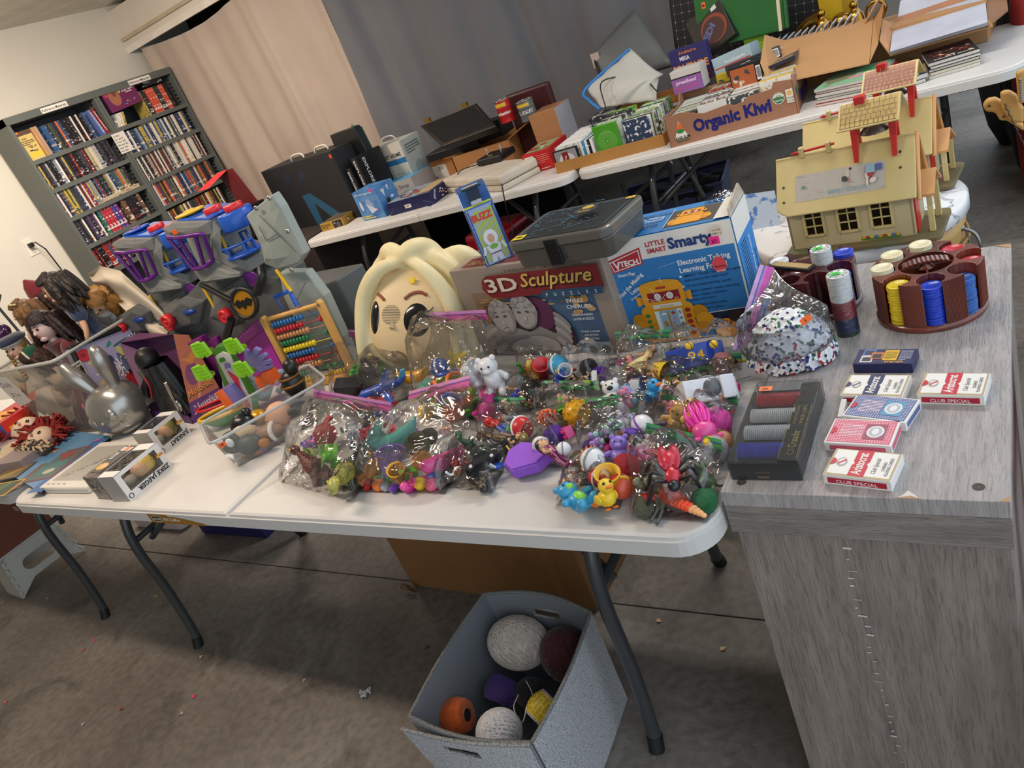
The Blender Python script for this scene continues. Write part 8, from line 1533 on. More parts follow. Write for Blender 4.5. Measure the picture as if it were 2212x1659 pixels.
wallpoly('wall',fr,RX(PI/2)@TR(0,0,-.005)); wallpoly('wall',[(0,0),(w_,0),(w_,h1),(0,h1)],TR(0,D_,0)@RX(PI/2)); wallpoly('wall',[(0,0),(D_,0),(D_,h1+.02),(D_*.8,h1+.02),(D_*.7,h1-.02),(D_*.2,h1-.01),(0,h1)],RZ(PI/2)@RX(PI/2)@TR(0,0,-.0)); wallpoly('wall',[(0,0),(D_,0),(D_,h1+.04),(D_*.85,h1+.05),(D_*.7,h1+.0),(D_*.55,h1-.03),(D_*.2,h1-.0),(0,h1-.004)],TR(w_-.005,0,0)@RZ(PI/2)@RX(PI/2)@TR(0,0,-.005))
obj('bottom',MB().box(.005,.005,0,w_-.005,D_-.005,.005),kc,t)
a=Art(t,(0,0,0),(1,0,0),(0,0,1),'printed_front',.0008); a.text('Organic Kiwi',w_*.215,.042,.072,'#1c2070',w=w_*.60,bold=.045)
a.poly([(w_*.05,.030),(w_*.165,.030),(w_*.11,.108)],'#e8e4dc'); a.poly([(w_*.07,.058),(w_*.148,.058),(w_*.11,.104)],'#e86a2c'); a.ell(w_*.108,.062,w_*.03,.010,'#2c8c4c'); a.text('AWE SUM',w_*.05,.028,.016,'#1c2c3c',w=w_*.125,bold=.03); a.text('ORGANICS',w_*.06,.014,.013,'#2c6a4c',w=w_*.11,bold=.03)
a.ell(w_*.875,.082,.024,.024,'#e8e4dc'); a.ell(w_*.875,.082,.0215,.0215,'#3c7a4c'); a.ell(w_*.875,.085,.0205,.016,'#e8e4dc',20,0,0,PI); a.text('USDA',w_*.875-.014,.086,.012,'#3c7a4c',w=.028,bold=.03); a.text('ORGANIC',w_*.875-.017,.070,.009,'#e8e4dc',w=.034,bold=.03)
a.rect(w_*.93,.052,w_*.98,.108,'#e0dcd0'); a.ell(w_*.955,.092,.010,.010,'#e0b060'); a.text('CCOF',w_*.935,.068,.011,'#3c7a4c',w=.026,bold=.03); a.text('NON-GMO',w_*.934,.058,.006,'#3c7a4c',w=.026); a.done()
a=Art(t,(w_,0,0),(0,1,0),(0,0,1),'printed_side',.0008); a.text('Organic Kiwi',.07,.03,.07,'#1c2070',w=.29,bold=.045); a.ell(.035,.085,.02,.022,'#3c7a4c'); a.rect(.3,.11,.36,.16,'#d8d4cc'); a.done()
n_=0
mixs=[['#cfd2d4','#8c9c5c','#5c646c','#c8ccc4','#3c3c40'],['#d8d8d6','#aab4b0','#6a7c5c','#9c3c34','#c8c8c8','#3c4a5c'],['#c8ccd0','#9aa4a8','#e0dcd4','#b86c2c','#4a4c50'],['#b8bcbc','#e4e2da','#8c949c','#d8b03c','#c8ccd0']]
for k in range(4):
 cases(KM,.012+k*(w_-.02)/4,.03,25,(w_-.05)/4,[.115,.13,.125,.15][k]+.0,'disc case in the %s row of the big fruit carton'%('leftmost','second','third','rightmost')[k],'disc cases in the fruit carton, %s row'%('leftmost','second','third','rightmost')[k],mixs[k],seed=10+k,lean=.05,dt=.0143)
b=Box('game_case','black case with white star lettering on top of the rightmost carton row','game case',KM@V((w_*.74,.20,.165)),.14,.19,.014,mat('#24283c',.35),rz,.001); a=b.top(); a.text('STAR WARS',.01,.06,.022,'#c8ccd8',w=.12,bold=.04); a.rect(.01,.01,.13,.03,'#c8a03c'); a.done(); b.t.rotation_euler=(-.05,-.12,rz)
b=Box('game_case','orange and grey case standing tallest in the middle of the carton','game case',KM@V((w_*.48,.22,.10)),.14,.015,.12,mat('#1c1c20',.35),rz,.001); a=b.front(); a.rect(.005,.02,.11,.11,'#a8582c'); a.blobs(.01,.03,.09,.07,8,['#c8c4bc','#3c3c40','#c8842c'],.1); a.bars(.115,.04,.02,.06); a.done()
t=carton_box('plain brown tray behind the game cases holding the white console board',TRm@V((.12,.44,0)),rz,.5,.22,.13,'#a8703c',th=.005)
p=PY(1400,205,2.95); t=thing('balance_board','white plastic frame with a window resting in the rear tray','device',(p.x-.14,p.y,p.z-.09),rot=(-.9,0,rz)); mb=MB(); n_=24
out=rrect(0,0,.30,.15,.035,6); inn=rrect(.035,.035,.265,.115,.02,6); N_=len(out); mb.add([(x,y,0) for x,y in out]+[(x,y,0) for x,y in inn]+[(x,y,.02) for x,y in out]+[(x,y,.02) for x,y in inn],[(i,(i+1)%N_,N_+(i+1)%N_,N_+i) for i in range(N_)]+[(2*N_+i,3*N_+i,3*N_+(i+1)%N_,2*N_+(i+1)%N_) for i in range(N_)]+[(i,2*N_+i,2*N_+(i+1)%N_,(i+1)%N_) for i in range(N_)]+[(N_+i,N_+(i+1)%N_,3*N_+(i+1)%N_,3*N_+i) for i in range(N_)]); obj('frame',mb,mat('#b8bcbe',.4),t,bev=.004); obj('dark_panel',MB().box(.03,.03,.003,.27,.12,.008),mat('#4c5054',.4),t)
def flatpoly(nm,label,cat,pts,m,th,grid=0):
 q=[PY(px,py,yy) for px,py,yy in pts]; c=sum(q,V((0,0,0)))/len(q); t=thing(nm,label,cat,c); return t,[v-c for v in q]
t,q=flatpoly('laptop_sleeve','grey padded sleeve leaning against the curtain','sleeve',((1283,118,3.42),(1372,22,3.5),(1456,140,3.3),(1400,160,3.3),(1310,190,3.35)),0,0)
n=(q[1]-q[0]).cross(q[2]-q[0]).normalized(); n=n if n.y<0 else -n; mb=MB()
def slv(u,v): a_=q[0].lerp(q[1],u); b2=q[4].lerp(q[2],u); p=a_.lerp(b2,v); return p-n*0+n*(.022*math.sin(PI*u)*math.sin(PI*v)*1.2)
mb.grid(14,10,slv); obj('sleeve_body',mb,mat('#5c6062',.5,bump=.1),t,solid=.03,bev=0); obj('tag',MB().box(-.03,-.01,-.04,.02,-.004,.04),mat('#b8a8a0',.6),t).location=q[0]+V((.02,-.02,-.03)); obj('strap',MB().tube(sm([q[0],q[0].lerp(q[4],.4)+V((0,-.03,0)),q[4]],4),.006,6),mat('#16181a',.6),t)
t,q=flatpoly('storage_bag','white fabric bag with a bright blue edge before the grey sleeve','bag',((1268,190,3.12),(1362,104,3.22),(1455,160,3.05),(1420,215,2.95),(1300,232,3.0)),0,0)
def sb(u,v): a_=q[0].lerp(q[1],u); b2=q[4].lerp(q[3],u) if v>.5 else q[4].lerp(q[3],u); p=a_.lerp(b2,v); p=p.lerp(q[2],max(0,u*(1-abs(2*v-1))*.7)); return p+V((0,-.07*math.sin(PI*v)*math.sin(PI*u)-.012*abs(math.sin(u*9+v*5)),0))
obj('bag_body',MB().grid(26,18,sb),mat('#b8b8b2',.75,var=.05,bump=.15,bs=20),t,solid=.006); obj('blue_piping',MB().tube(sm([q[1]+V((0,-.02,0)),q[0]+V((0,-.02,0)),q[0].lerp(q[4],.5)+V((-.02,-.03,0)),q[4]+V((0,-.03,0))],5),.008,7),mat('#2c7cc8',.5),t); obj('black_cord',MB().tube(sm([q[4]+V((.06,-.09,.0)),q[0]+V((.14,-.10,.02)),q[1]+V((.05,-.11,-.14)),q[3]+V((.04,-.08,.05))],6),.0035,6),mat('#111214',.5),t)
def hbox(nm,label,px,py,y,w_,d,h,c_,rz=-.06,rot=None,z=None):
 p=PY(px,py,y)
 b=Box(nm,label,'box',p,w_,d,h,mat(c_,.45),rz,.002)
 if rot: b.t.rotation_euler=rot
 return b
b=hbox('software_box','purple solitaire game box standing behind the disc carton',1462,190,2.98,.19,.05,.17,'#2c2860'); a=b.front(); a.text('MEGA',.05,.115,.025,'#d8d4d8',w=.05,bold=.03); a.text('SOLITAIRE',.005,.065,.045,'#d88a3c',w=.18,bold=.04); a.rect(.0,.0,.19,.05,'#4c1c3c'); a.blobs(.02,.0,.16,.05,10,['#a83c3c','#3c6c3c','#c87c3c'],.06); a.text('Solitaire',.05,.145,.018,'#d87c3c',w=.09,shear=.3); a.done()
b=hbox('software_box','pale box with a lilac preschool label on the case rows',1458,206,2.86,.15,.09,.105,'#c8c4c0'); a=b.front(); a.rect(.0,.0,.15,.07,'#8c5c9c'); a.rect(.0,.068,.15,.074,'#1c1c20'); a.text('preschool',.02,.042,.024,'#e8c8e0',w=.1,bold=.03); a.text('Game Bundle',.015,.018,.018,'#c84c8c',w=.11,bold=.02); a.done()
b=hbox('software_box','light blue and white box tilted on top of the game boxes',1548,168,2.94,.19,.12,.085,'#9cb4c0',rot=(-.1,-.12,-.1)); a=b.front(); a.rect(.005,.03,.18,.036,'#b83c3c'); a.text('Encyclopedia',.06,.045,.016,'#e8ecee',w=.1); a.done(); a=b.top(); a.rect(0,0,.19,.12,'#d8d6d4'); a.done()
b=hbox('software_box','dark box with a fiery planet leaning on the green case',1515,130,3.06,.20,.05,.20,'#1c1614',rot=(-.35,-.35,-.1)); a=b.front(); a.ell(.12,.09,.07,.065,'#7c3418',24); a.ell(.115,.085,.06,.055,'#3c1c14',24); a.text('JEDI',.05,.04,.045,'#4c5c90',w=.1,bold=.04,rot=.6); a.rect(.14,.16,.17,.19,'#c8c8c8'); a.done()
b=hbox('software_box','yellow and black game box lying under the planet box',1550,182,2.90,.24,.12,.04,'#b8a020',rz=-.03); a=b.front(); a.blobs(.0,.0,.24,.04,12,['#24221c','#c84c2c','#e0c83c','#3c3c3c'],.05); a.done()
b=hbox('game_case','long row case with small screenshots leaning at the carton back',1572,168,2.86,.25,.015,.05,'#34343a',rz=-.03,rot=(0,-.08,-.03)); a=b.front(); a.blobs(.01,.005,.26,.04,14,['#b8a890','#8c5c3c','#c8c4bc','#4c5c6c'],.04); a.bars(.21,.006,.035,.038); a.done()
p=PY(1512,110,3.10); t=thing('board_case','green plastic hard case with orange tag standing at the back','case',p,rot=(-.12,.06,-.1)); gc=mat('#1c5c28',.35); obj('shell',MB().box(0,0,0,.40,.05,.26),gc,t,bev=.008); obj('shell_back',MB().box(.01,.052,.0,.41,.09,.26),gc,t,bev=.008); obj('handle',MB().tube([(.15,.01,.258),(.15,.01,.285),(.28,.01,.285),(.28,.01,.258)],.008,6),gc,t); sticker(t,(.04,-.0005,.18),(1,0,0),(0,0,1),'#f0641c','1',.018,.028); a=Art(t,(.0,0,0),(1,0,0),(0,0,1),'picture_edge'); a.rect(.385,.0,.40,.24,'#c8b8a0'); a.done()
b=hbox('puzzle_box','lime green box behind the green hard case',1618,145,3.10,.10,.06,.18,'#8cb42c')
def dotcase(label,px,py,y,w_,h,rot):
 p=PY(px,py,y); t=thing('suitcase',label,'suitcase',p,rot=rot); obj('shell',MB().box(0,0,0,w_,.10,h),mat('#101114',.6),t,bev=.03,seg=3)
 a=Art(t,(0,0,0),(1,0,0),(0,0,1),'grid_print',.001); m=a.mi('#c8c8c4')
 for i in range(int(w_/.04)):
  x=.03+i*.04; a.mb.add([a.at(x,.03),a.at(x+.0012,.03),a.at(x+.0012,h-.03),a.at(x,h-.03)],[(0,1,2,3)],a.mi('#5c5e62'))
 for j in range(int(h/.04)): y=.03+j*.04; a.mb.add([a.at(.03,y),a.at(w_-.03,y),a.at(w_-.03,y+.0012),a.at(.03,y+.0012)],[(0,1,2,3)],a.mi('#5c5e62'))
 for i in range(int(w_/.04)):
  for j in range(int(h/.04)): x,y=.03+i*.04,.03+j*.04; a.mb.add([a.at(x-.003,y),a.at(x,y-.004),a.at(x+.003,y),a.at(x,y+.004)],[(0,1,2,3)],m)
 a.k+=.0003; a.done(); return t
tt=dotcase('black dotted suitcase standing upright behind the green case',1460,150,3.40,.62,.48,(-.05,.12,-.05)); a=Art(tt,(0,0,0),(1,0,0),(0,0,1),'round_badge',.003); a.ell(.08,.39,.035,.035,'#c8c4c4'); a.ell(.08,.39,.027,.027,'#a8a4a8'); a.ell(.08,.39,.022,.022,'#c8c4c4'); a.rect(.37,.40,.50,.46,'#c8c8bc'); a.bars(.40,.41,.09,.03,bg='#c8c8bc'); a.rect(.28,.36,.33,.385,'#d0d0c8'); a.done()
tt=dotcase('second black dotted case behind the open carton of discs',1640,115,3.38,.42,.50,(0,.12,-.05))
A=P(1645,215,.742); A=V((.60,2.93,.742)); t=carton_box('large brown open carton with a long front flap, disc cases in a rack inside',V((.66,2.98,.742)),-.05,.50,.20,.17,'#a8794c',flaps=[('r',.13,.9)],th=.006)
km=mat('#b08558',.8,var=.06,vs=6)
q=[P(1640,205,.76),P(1925,120,.76)]; fq=[PY(1662,186,2.64),PY(1878,138,2.64),PY(1887,39,3.0),PY(1694,90,3.0)]
fl=obj('front_flap',MB().hexa([v-t.location for v in fq],[v-t.location+V((0,.003,.006)) for v in fq]),km,t); t2=bpy.data.objects['front_flap']; fl.matrix_parent_inverse=Matrix();
inv=(Matrix.Translation(t.location)@RZ(-.05)).inverted()
fl.data.transform(inv@Matrix.Translation(t.location))
for poly in (((1662,186,2.64),(1642,136,2.72),(1651,78,2.88),(1694,90,3.0)),((1878,138,2.64),(1896,98,2.76),(1910,2,3.0),(1887,39,3.0))):
 v=[PY(*x) for x in poly]; o=obj('flap',MB().hexa(v,[k+V((.002,.003,.005)) for k in v]),km,t); o.data.transform(inv)
tr_=thing('disc_rack','black rack of slanted clear disc cases in the open carton','rack',V((.70,2.99,.85)),-.05); obj('rack_frame',MB().box(0,0,0,.44,.16,.06),mat('#1c1d20',.5),tr_)
for i in range(13):
 o=tag(obj('disc_case',MB().box(0,0,0,.006,.12,.085),mat('#b8bcc0',.3,h2='#8c9094',vs=80)),'clear disc case slanted in the black rack','disc case','slanted cases in the black rack'); o.matrix_world=Matrix.Translation(V((.72,3.0,.905)))@RZ(-.05)@TR(i*.031,0,0)@RY(.6)
br=mat('#a87c34',.22,metal=.95,var=.05)
for (px,py,l,k) in ((1735,55,'brass horn-shaped ornament at the left of the disc rack',0),(1775,40,'brass bell finial with a ball top behind the disc rack',1),(1815,30,'round brass bowl behind the disc rack',2),(1845,22,'large brass bell lying behind the rack',1),(1890,8,'brass ring handle at the back right',3)):
 p=PY(px,py,3.24); p.z=max(p.z-.03,.745); t=thing('brass_ornament',l,'ornament',p)
 if k==0: obj('horn',MB().tube(sm([(-.06,0,-.06),(-.02,0,0),(.03,0,.03),(.07,0,.03)],4),[.012,.016,.02,.024,.027,.029,.03,.03,.031,.033,.036,.040,.043],14),br,t)
 elif k==1: obj('bell',MB().lathe([(.045,-.04),(.04,-.02),(.035,.01),(.02,.03),(.012,.035),(.018,.045),(.02,.055),(.012,.068),(.0005,.072)],22),br,t)
 elif k==2: obj('bowl',MB().sph((0,0,0),(.042,.042,.036),18,12),br,t)
 else: obj('ring',MB().tube([(.04*math.cos(x),0,.04*math.sin(x)) for x in [2*PI*i/20 for i in range(20)]],.008,7,closed=True),br,t)
for (px,py,l,h) in ((1800,20,'yellow upright level or rail box behind the brass pieces',.30),(1828,10,'darker yellow upright box beside the first',.30)):
 p=PY(px,py,3.34); b=Box('level_box',l,'box',V((p.x-.06,3.34,.742)),.10,.05,.55,mat('#b8960c' if 'darker' not in l else '#9c7c10',.5),-.05)
 a=b.front(); a.rect(.02,.42,.06,.50,'#d8c050'); a.done()
b=Box('white_cabinet','white panel standing at the end of the grey curtain','panel',V((.86,3.45,.05)),.22,.06,1.4,mat('#b8b8b4',.5),-.05,part='panel'); b=Box('wood_board','narrow brown board edge beside the white panel','board',V((.815,3.44,.05)),.03,.05,1.4,mat('#3c2418',.5),-.05,part='board')
t=thing('cardboard_box','brown carton with a white foam sheet over its open front flap','box',V((1.10,2.86,.742)),-.12)
o=t.location; inv=(Matrix.Translation(o)@RZ(-.12)).inverted()
def W(nm,pts,m,dz=V((0,.002,.006)),solidx=None):
 v=[PY(*x) for x in pts]; ob=obj(nm,MB().hexa(v,[k+dz for k in v]),m,t); ob.data.transform(inv); return ob
W('foam_sheet',((1924,118,2.70),(2134,55,2.66),(2128,-5,3.02),(1932,58,3.05)),mat('#b8bac8',.85,bump=.2,bs=30),V((0,-.012,.014))); W('front_flap',((1922,122,2.71),(2145,58,2.67),(2130,40,2.72),(1924,112,2.75)),km)
W('flap',((1922,120,2.70),(1900,90,2.78),(1908,45,2.98),(1935,55,3.05)),mat('#b8865c',.8)); W('flap',((2134,60,2.66),(2178,24,2.82),(2172,-20,3.1),(2130,-5,3.02)),mat('#8c6448',.8)); W('wall',((1932,60,3.04),(2128,-5,3.01),(2126,-22,3.03),(1934,42,3.06)),mat('#a8785c',.8)); obj('bottom',MB().box(0,.1,0,.5,.4,.15),km,t)
W('foam_insert',((1940,40,3.1),(2060,0,3.1),(2070,-40,3.2),(1945,5,3.2)),mat('#c0c2cc',.8));
b=Box('instruction_sheet','white paper with printed columns lying in the foam carton','paper',PY(1975,38,3.10),.28,.10,.004,mat('#c8ccd8',.6),-.1); a=b.top(); a.lines(.03,.02,.08,.07,5,'#3c3c48'); a.lines(.15,.02,.1,.07,5,'#3c3c48'); a.rect(.0,.0,.02,.1,'#222228'); a.done()
def stack(label,pa_,pb_,n,d,cols,z=.7405,skew=0,top=None,tl='comic book'):
 A,w_,rz=ab(pa_,pb_,z); r=random.Random(int(pa_[0])); zz=z
 for i in range(n):
  th=.011 if n>3 else .016; last=i==n-1
  b=Box('comic_book',(label+', top of its pile') if last else label+', lower in its pile','book',V((A.x+r.uniform(-.006,.006),A.y+r.uniform(-.006,.006),zz)),w_,d,th,mat(cols[i%len(cols)],.5),rz+skew+r.uniform(-.03,.03),.001,group=None if last else label)
  obj('page_block',MB().box(.002,-.0006,.002,w_-.002,.001,th-.002),mat('#c8c4bc',.7),b.t)
  zz+=th+.0006
  if last and top: top(b)
def ty(b):
 a=b.top(); w_,d=b.w,b.d; a.rect(0,0,w_,d,'#7cae88'); a.text('YEHUDA MOON',.06,d-.035,.024,'#1c2c24',w=w_*.8,bold=.03); a.ell(w_*.3,d*.42,.06,.045,'#7c7c5c',18,.5); a.line(w_*.15,.02,w_*.4,d*.55,.02,'#7c7c5c'); a.line(w_*.35,d*.5,w_*.55,d*.7,.015,'#8c8c68'); a.ell(w_*.62,d*.35,.04,.018,'#d88ca0',14,.4); a.rect(w_*.6,d*.55,w_*.85,d*.78,'#4c8c54'); a.done()
def tu(b):
 a=b.top(); w_,d=b.w,b.d; a.rect(0,0,w_,d,'#2a1e1c'); a.blobs(.01,.02,w_-.02,d*.6,30,['#8c2c20','#c87c4c','#d8c4a0','#6c3028','#a83828','#4c4440'],.045,6); a.text('Usagi Yojimbo',.03,d-.045,.03,'#c8502c',w=w_*.75,shear=.3,bold=.03); a.text('VOLUME 8  SAVAGE',.02,.012,.016,'#e0dcd4',w=w_*.8,bold=.03); a.done()
def tc(b):
 a=b.top(); w_,d=b.w,b.d; a.rect(0,0,w_,d,'#4a2c2c'); a.blobs(.01,.02,w_-.02,d*.7,34,['#8c3c30','#5c8c94','#d8c090','#6c3040','#b89060','#c8c4bc'],.045,12); a.text('Usagi Yojimbo',.03,d-.04,.026,'#c86c3c',w=w_*.7,shear=.3,bold=.03); a.done()
def td(b):
 a=b.top(); w_,d=b.w,b.d; a.rect(0,0,w_,d,'#1c2a2c'); a.blobs(.02,.05,w_-.03,d*.5,8,['#5c2c20','#2c3c40','#7c4428'],.08,2); a.done()
stack('green-covered comic with bicycle rider beside the fruit carton',(1765,231),(1892,206),6,.24,['#a82c28','#b8b4b0','#2c2c30','#c0bcb8'],top=ty)
stack('red and teal crowded-cover comic next to the green one',(1898,204),(1985,180),4,.24,['#8c8884','#5c2c2c','#b8b4b0'],top=tc)
stack('dark teal thin comic half under the crowded cover',(1960,190),(2003,176),2,.25,['#24343a','#8c9c9c'],top=td)
stack('dark comic with orange lettering at the right end of the table',(2010,172),(2120,140),5,.24,['#c8c4bc','#a89870','#1c1c20','#34343c'],top=tu)
# FLOOR LEVEL AND BACKGROUND
zm=.655; ed=P(2078,440,zm); R_=.30; c=V((ed.x-.285,ed.y+.09,0))
t=thing('drum_table','round cream wooden drum table with a white marble-look top','table',(c.x,c.y,0))
def marble():
 m=mat('#dcdcdc',.25,var=.03,vs=2.2); nt=m.node_tree; N=nt.nodes; L=nt.links; tc=[n for n in N if n.type=='TEX_COORD'][0]; b=N['Principled BSDF']
 nz=N.new('ShaderNodeTexNoise'); nz.inputs['Scale'].default_value=6; nz.inputs['Detail'].default_value=7; nz.inputs['Distortion'].default_value=1.5; L.new(tc.outputs['Object'],nz.inputs['Vector'])
 r=N.new('ShaderNodeValToRGB'); e=r.color_ramp.elements; e[0].position=.47; e[0].color=lin('#dcdcdc'); e[1].position=.53; e[1].color=lin('#dcdcdc'); x=e.new(.5); x.color=lin('#8c8e98'); L.new(nz.outputs[0],r.inputs[0]); L.new(r.outputs[0],b.inputs['Base Color']); return m
obj('marble_top',MB().lathe([(.0005,zm),(R_-.008,zm),(R_,zm-.008),(R_,zm-.04),(R_-.01,zm-.045),(.0005,zm-.045)],60),marble(),t)
obj('drum',MB().lathe([(R_-.025,zm-.045),(R_-.018,zm-.06),(R_-.012,zm-.075),(R_-.02,zm-.09),(R_-.022,.12),(R_-.03,.06),(R_-.05,.0),(.0005,.0)],60),mat('#c8a468',.5,h2='#b08c50',vs=6,stretch=(1,1,4)),t)
mb=MB();
for k in range(60):
 pass
def scal(x): return V(((R_-.010)*math.cos(x),(R_-.010)*math.sin(x),zm-.14+.02*abs(math.sin(x*6))))
mb.tube([scal(2*PI*i/120) for i in range(120)],.005,6,closed=True); obj('carved_moulding',mb,mat('#a07c44',.5),t)
hp=V((R_*.93*math.cos(-.15),R_*.93*math.sin(-.15),zm-.11)); obj('drop_handle',MB().tube(sm([hp+V((0,0,.02)),hp+V((.03,-.005,.0)),hp+V((.04,-.01,-.04)),hp+V((.02,-.005,-.045)),hp+V((.015,0,-.01))],4),.005,7).sph(hp+V((0,0,.02)),.010,8,6),mat('#8c8c8c',.3,metal=.9),t)
sticker(t,(R_*.62,.06,zm+.0006),(1,.2,0),(-.2,1,0),'#f0308c',None,.025,.02)
ycream=mat('#d8c68c',.45,h2='#c4ae70',vs=5); yc2=mat('#cdbf95',.5,h2='#b8a67a',vs=7); redp=mat('#c42824',.35,var=.05); shg=mat('#b89a50',.6,h2='#8c6c30',vs=40); orp=mat('#d8a068',.5,var=.06)
def school(label,TL,TRc,zrw,shc,yr=.085,hh=.14):
 """roof: pixel corners TL,TR,BR,BL of the near roof plane; ridge height above eaves fixed"""
 r0,r1=P(*TL,zrw),P(*TRc,zrw); ux=(r1-r0).normalized(); rz=math.atan2(ux.y,ux.x); nn_=V((ux.y,-ux.x,0)); a0=r0+nn_*yr; a1=r1+nn_*yr; a0.z=a1.z=zrw-hh
 t=thing('toy_schoolhouse',label,'toy house',V((a0.x,a0.y,zm+.002)),rz); Mi=(Matrix.Translation(t.location)@RZ(rz)).inverted(); L=lambda v:Mi@v
 A0,A1,R0,R1=L(a0),L(a1),L(r0),L(r1)
 w_=A1.x; zrr=R0.z; ze_=A0.z; xL=min(R0.x,0); xR=max(R1.x,w_)
 th=.006
 P0,P1,P2,P3=V((0,0,ze_)),V((w_,0,ze_)),V((w_,yr,zrr)),V((0,yr,zrr)); n=(P1-P0).cross(P3-P0).normalized(); cut=.06
 pts=[P0+V((w_*.08,0,0)),P1,P2,P3,P0+(P3-P0)*.12+V((0,0,0)),P0+(P3-P0)*.07+V((w_*.03,0,0))]
 mb=MB().add([p for p in pts]+[p-n*th for p in pts],[tuple(range(6)),tuple(range(6,12))[::-1]]+[((i+1)%6,i,6+i,6+(i+1)%6) for i in range(6)]); rf=obj('roof',mb,ycream,t,bev=.003)
 Q0,Q1=V((0,2*yr,ze_)),V((w_,2*yr,ze_)); pts=[P3,P2,Q1,Q0]; n2=(P2-P3).cross(Q0-P3).normalized(); obj('roof',MB().add([p for p in pts]+[p-n2*th for p in pts],[(0,1,2,3),(7,6,5,4)]+[((i+1)%4,i,4+i,4+(i+1)%4) for i in range(4)]),ycream,t,bev=.003)
 obj('gable_trim',MB().tube([P1+V((.003,.01,-.01)),P2+V((.003,0,-.004)),Q1+V((.003,-.01,-.01))],.006,6),orp,t)
 x0,x1,y0,y1=.02,w_-.015,.018,2*yr-.018; h0=.012; hw_=ze_+.02
 fw_=MB(); wins=[(x0+(x1-x0)*f,x0+(x1-x0)*f+.052) for f in (.14,.42,.68)]; zb,zt2=h0+.035,hw_-.015
 xs_=[x0]+[v for wn in wins for v in wn]+[x1]
 for i in range(0,len(xs_),2): fw_.box(xs_[i],y0,h0,xs_[i+1],y0+.006,hw_)
 for wn in wins: fw_.box(wn[0],y0,h0,wn[1],y0+.006,zb); fw_.box(wn[0],y0,zt2,wn[1],y0+.006,hw_)
 obj('front_wall',fw_,yc2,t,bev=.0008)
 for wn in wins:
  mb=MB().box(wn[0]-.002,y0-.004,zb-.003,wn[0]+.004,y0+.002,zt2+.003).box(wn[1]-.004,y0-.004,zb-.003,wn[1]+.002,y0+.002,zt2+.003).box(wn[0],y0-.004,zb-.003,wn[1],y0+.002,zb+.003).box(wn[0],y0-.004,zt2-.003,wn[1],y0+.002,zt2+.003)
  fr=obj('window_frame',mb,ycream,t); obj('sash_bar',MB().box((wn[0]+wn[1])/2-.0015,y0-.001,zb,(wn[0]+wn[1])/2+.0015,y0+.003,zt2).box(wn[0],y0-.001,zb+(zt2-zb)*.33,wn[1],y0+.003,zb+(zt2-zb)*.33+.003).box(wn[0],y0-.001,zb+(zt2-zb)*.66,wn[1],y0+.003,zb+(zt2-zb)*.66+.003),ycream,fr)
 obj('side_wall',MB().add([(x1,y0,h0),(x1,y1,h0),(x1,y1,hw_),(x1,yr,zrr-.02),(x1,y0,hw_),(x1-.006,y0,h0),(x1-.006,y1,h0),(x1-.006,y1,hw_),(x1-.006,yr,zrr-.02),(x1-.006,y0,hw_)],[(0,1,2,3,4),(9,8,7,6,5),(0,4,9,5),(0,5,6,1)]),yc2,t)
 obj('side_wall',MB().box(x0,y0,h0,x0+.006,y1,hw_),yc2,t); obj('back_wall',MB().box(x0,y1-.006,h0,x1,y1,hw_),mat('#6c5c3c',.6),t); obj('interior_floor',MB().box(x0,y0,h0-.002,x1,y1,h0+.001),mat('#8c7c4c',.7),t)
 obj('porch_roof',MB().hexa([(x1-.01,yr-.06,ze_-.01),(x1+.05,yr-.06,ze_-.01),(x1+.05,yr+.0,ze_+.035),(x1-.01,yr,ze_+.035)],[(x1-.01,yr-.06,ze_-.004),(x1+.05,yr-.06,ze_-.004),(x1+.05,yr+.0,ze_+.041),(x1-.01,yr,ze_+.041)]),orp,t); obj('porch_roof',MB().hexa([(x1-.01,yr,ze_+.035),(x1+.05,yr,ze_+.035),(x1+.05,yr+.06,ze_-.01),(x1-.01,yr+.06,ze_-.01)],[(x1-.01,yr,ze_+.041),(x1+.05,yr,ze_+.041),(x1+.05,yr+.06,ze_-.004),(x1-.01,yr+.06,ze_-.004)]),orp,t)
 obj('door_panel',MB().box(x1,yr-.05,h0,x1+.004,yr-.005,ze_-.01),redp,t); [obj('porch_post',MB().box(x1+.03,y_,h0,x1+.042,y_+.012,ze_-.008),ycream,t) for y_ in (yr-.055,yr+.043)]
 obj('base_board',MB().prism(rrect(x0-.015,y0-.03,x1+.06,y1+.03,.02,4),0,.011),mat('#7c5c3c',.7,h2='#5c6c4c',vs=9),t,bev=.002)
 tx=w_*.74;
 for x in(tx-.045,tx+.045):
  for s2 in(-1,1): obj('tower_leg',MB().hexa([(x-.005,yr+s2*.030-.005,zrr-.040),(x+.005,yr+s2*.030-.005,zrr-.040),(x+.005,yr+s2*.030+.005,zrr-.040),(x-.005,yr+s2*.030+.005,zrr-.040)],[(x-.010,yr-.007,zrr+.062),(x+.010,yr-.007,zrr+.062),(x+.010,yr+.007,zrr+.062),(x-.010,yr+.007,zrr+.062)]),redp,t)
 obj('crossbar',MB().cyl((tx-.05,yr,zrr+.052),(tx+.05,yr,zrr+.052),.004),redp,t)
 obj('bell',MB().lathe([(.034,.0),(.033,.004),(.026,.012),(.014,.022),(.008,.028),(.0005,.029)],24,(tx,yr,zrr+.022)),mat('#6c5c58',.4,metal=.6),t); obj('clapper',MB().cyl((tx,yr,zrr+.012),(tx,yr,zrr+.03),.0025),mat('#4c4040',.5),t)
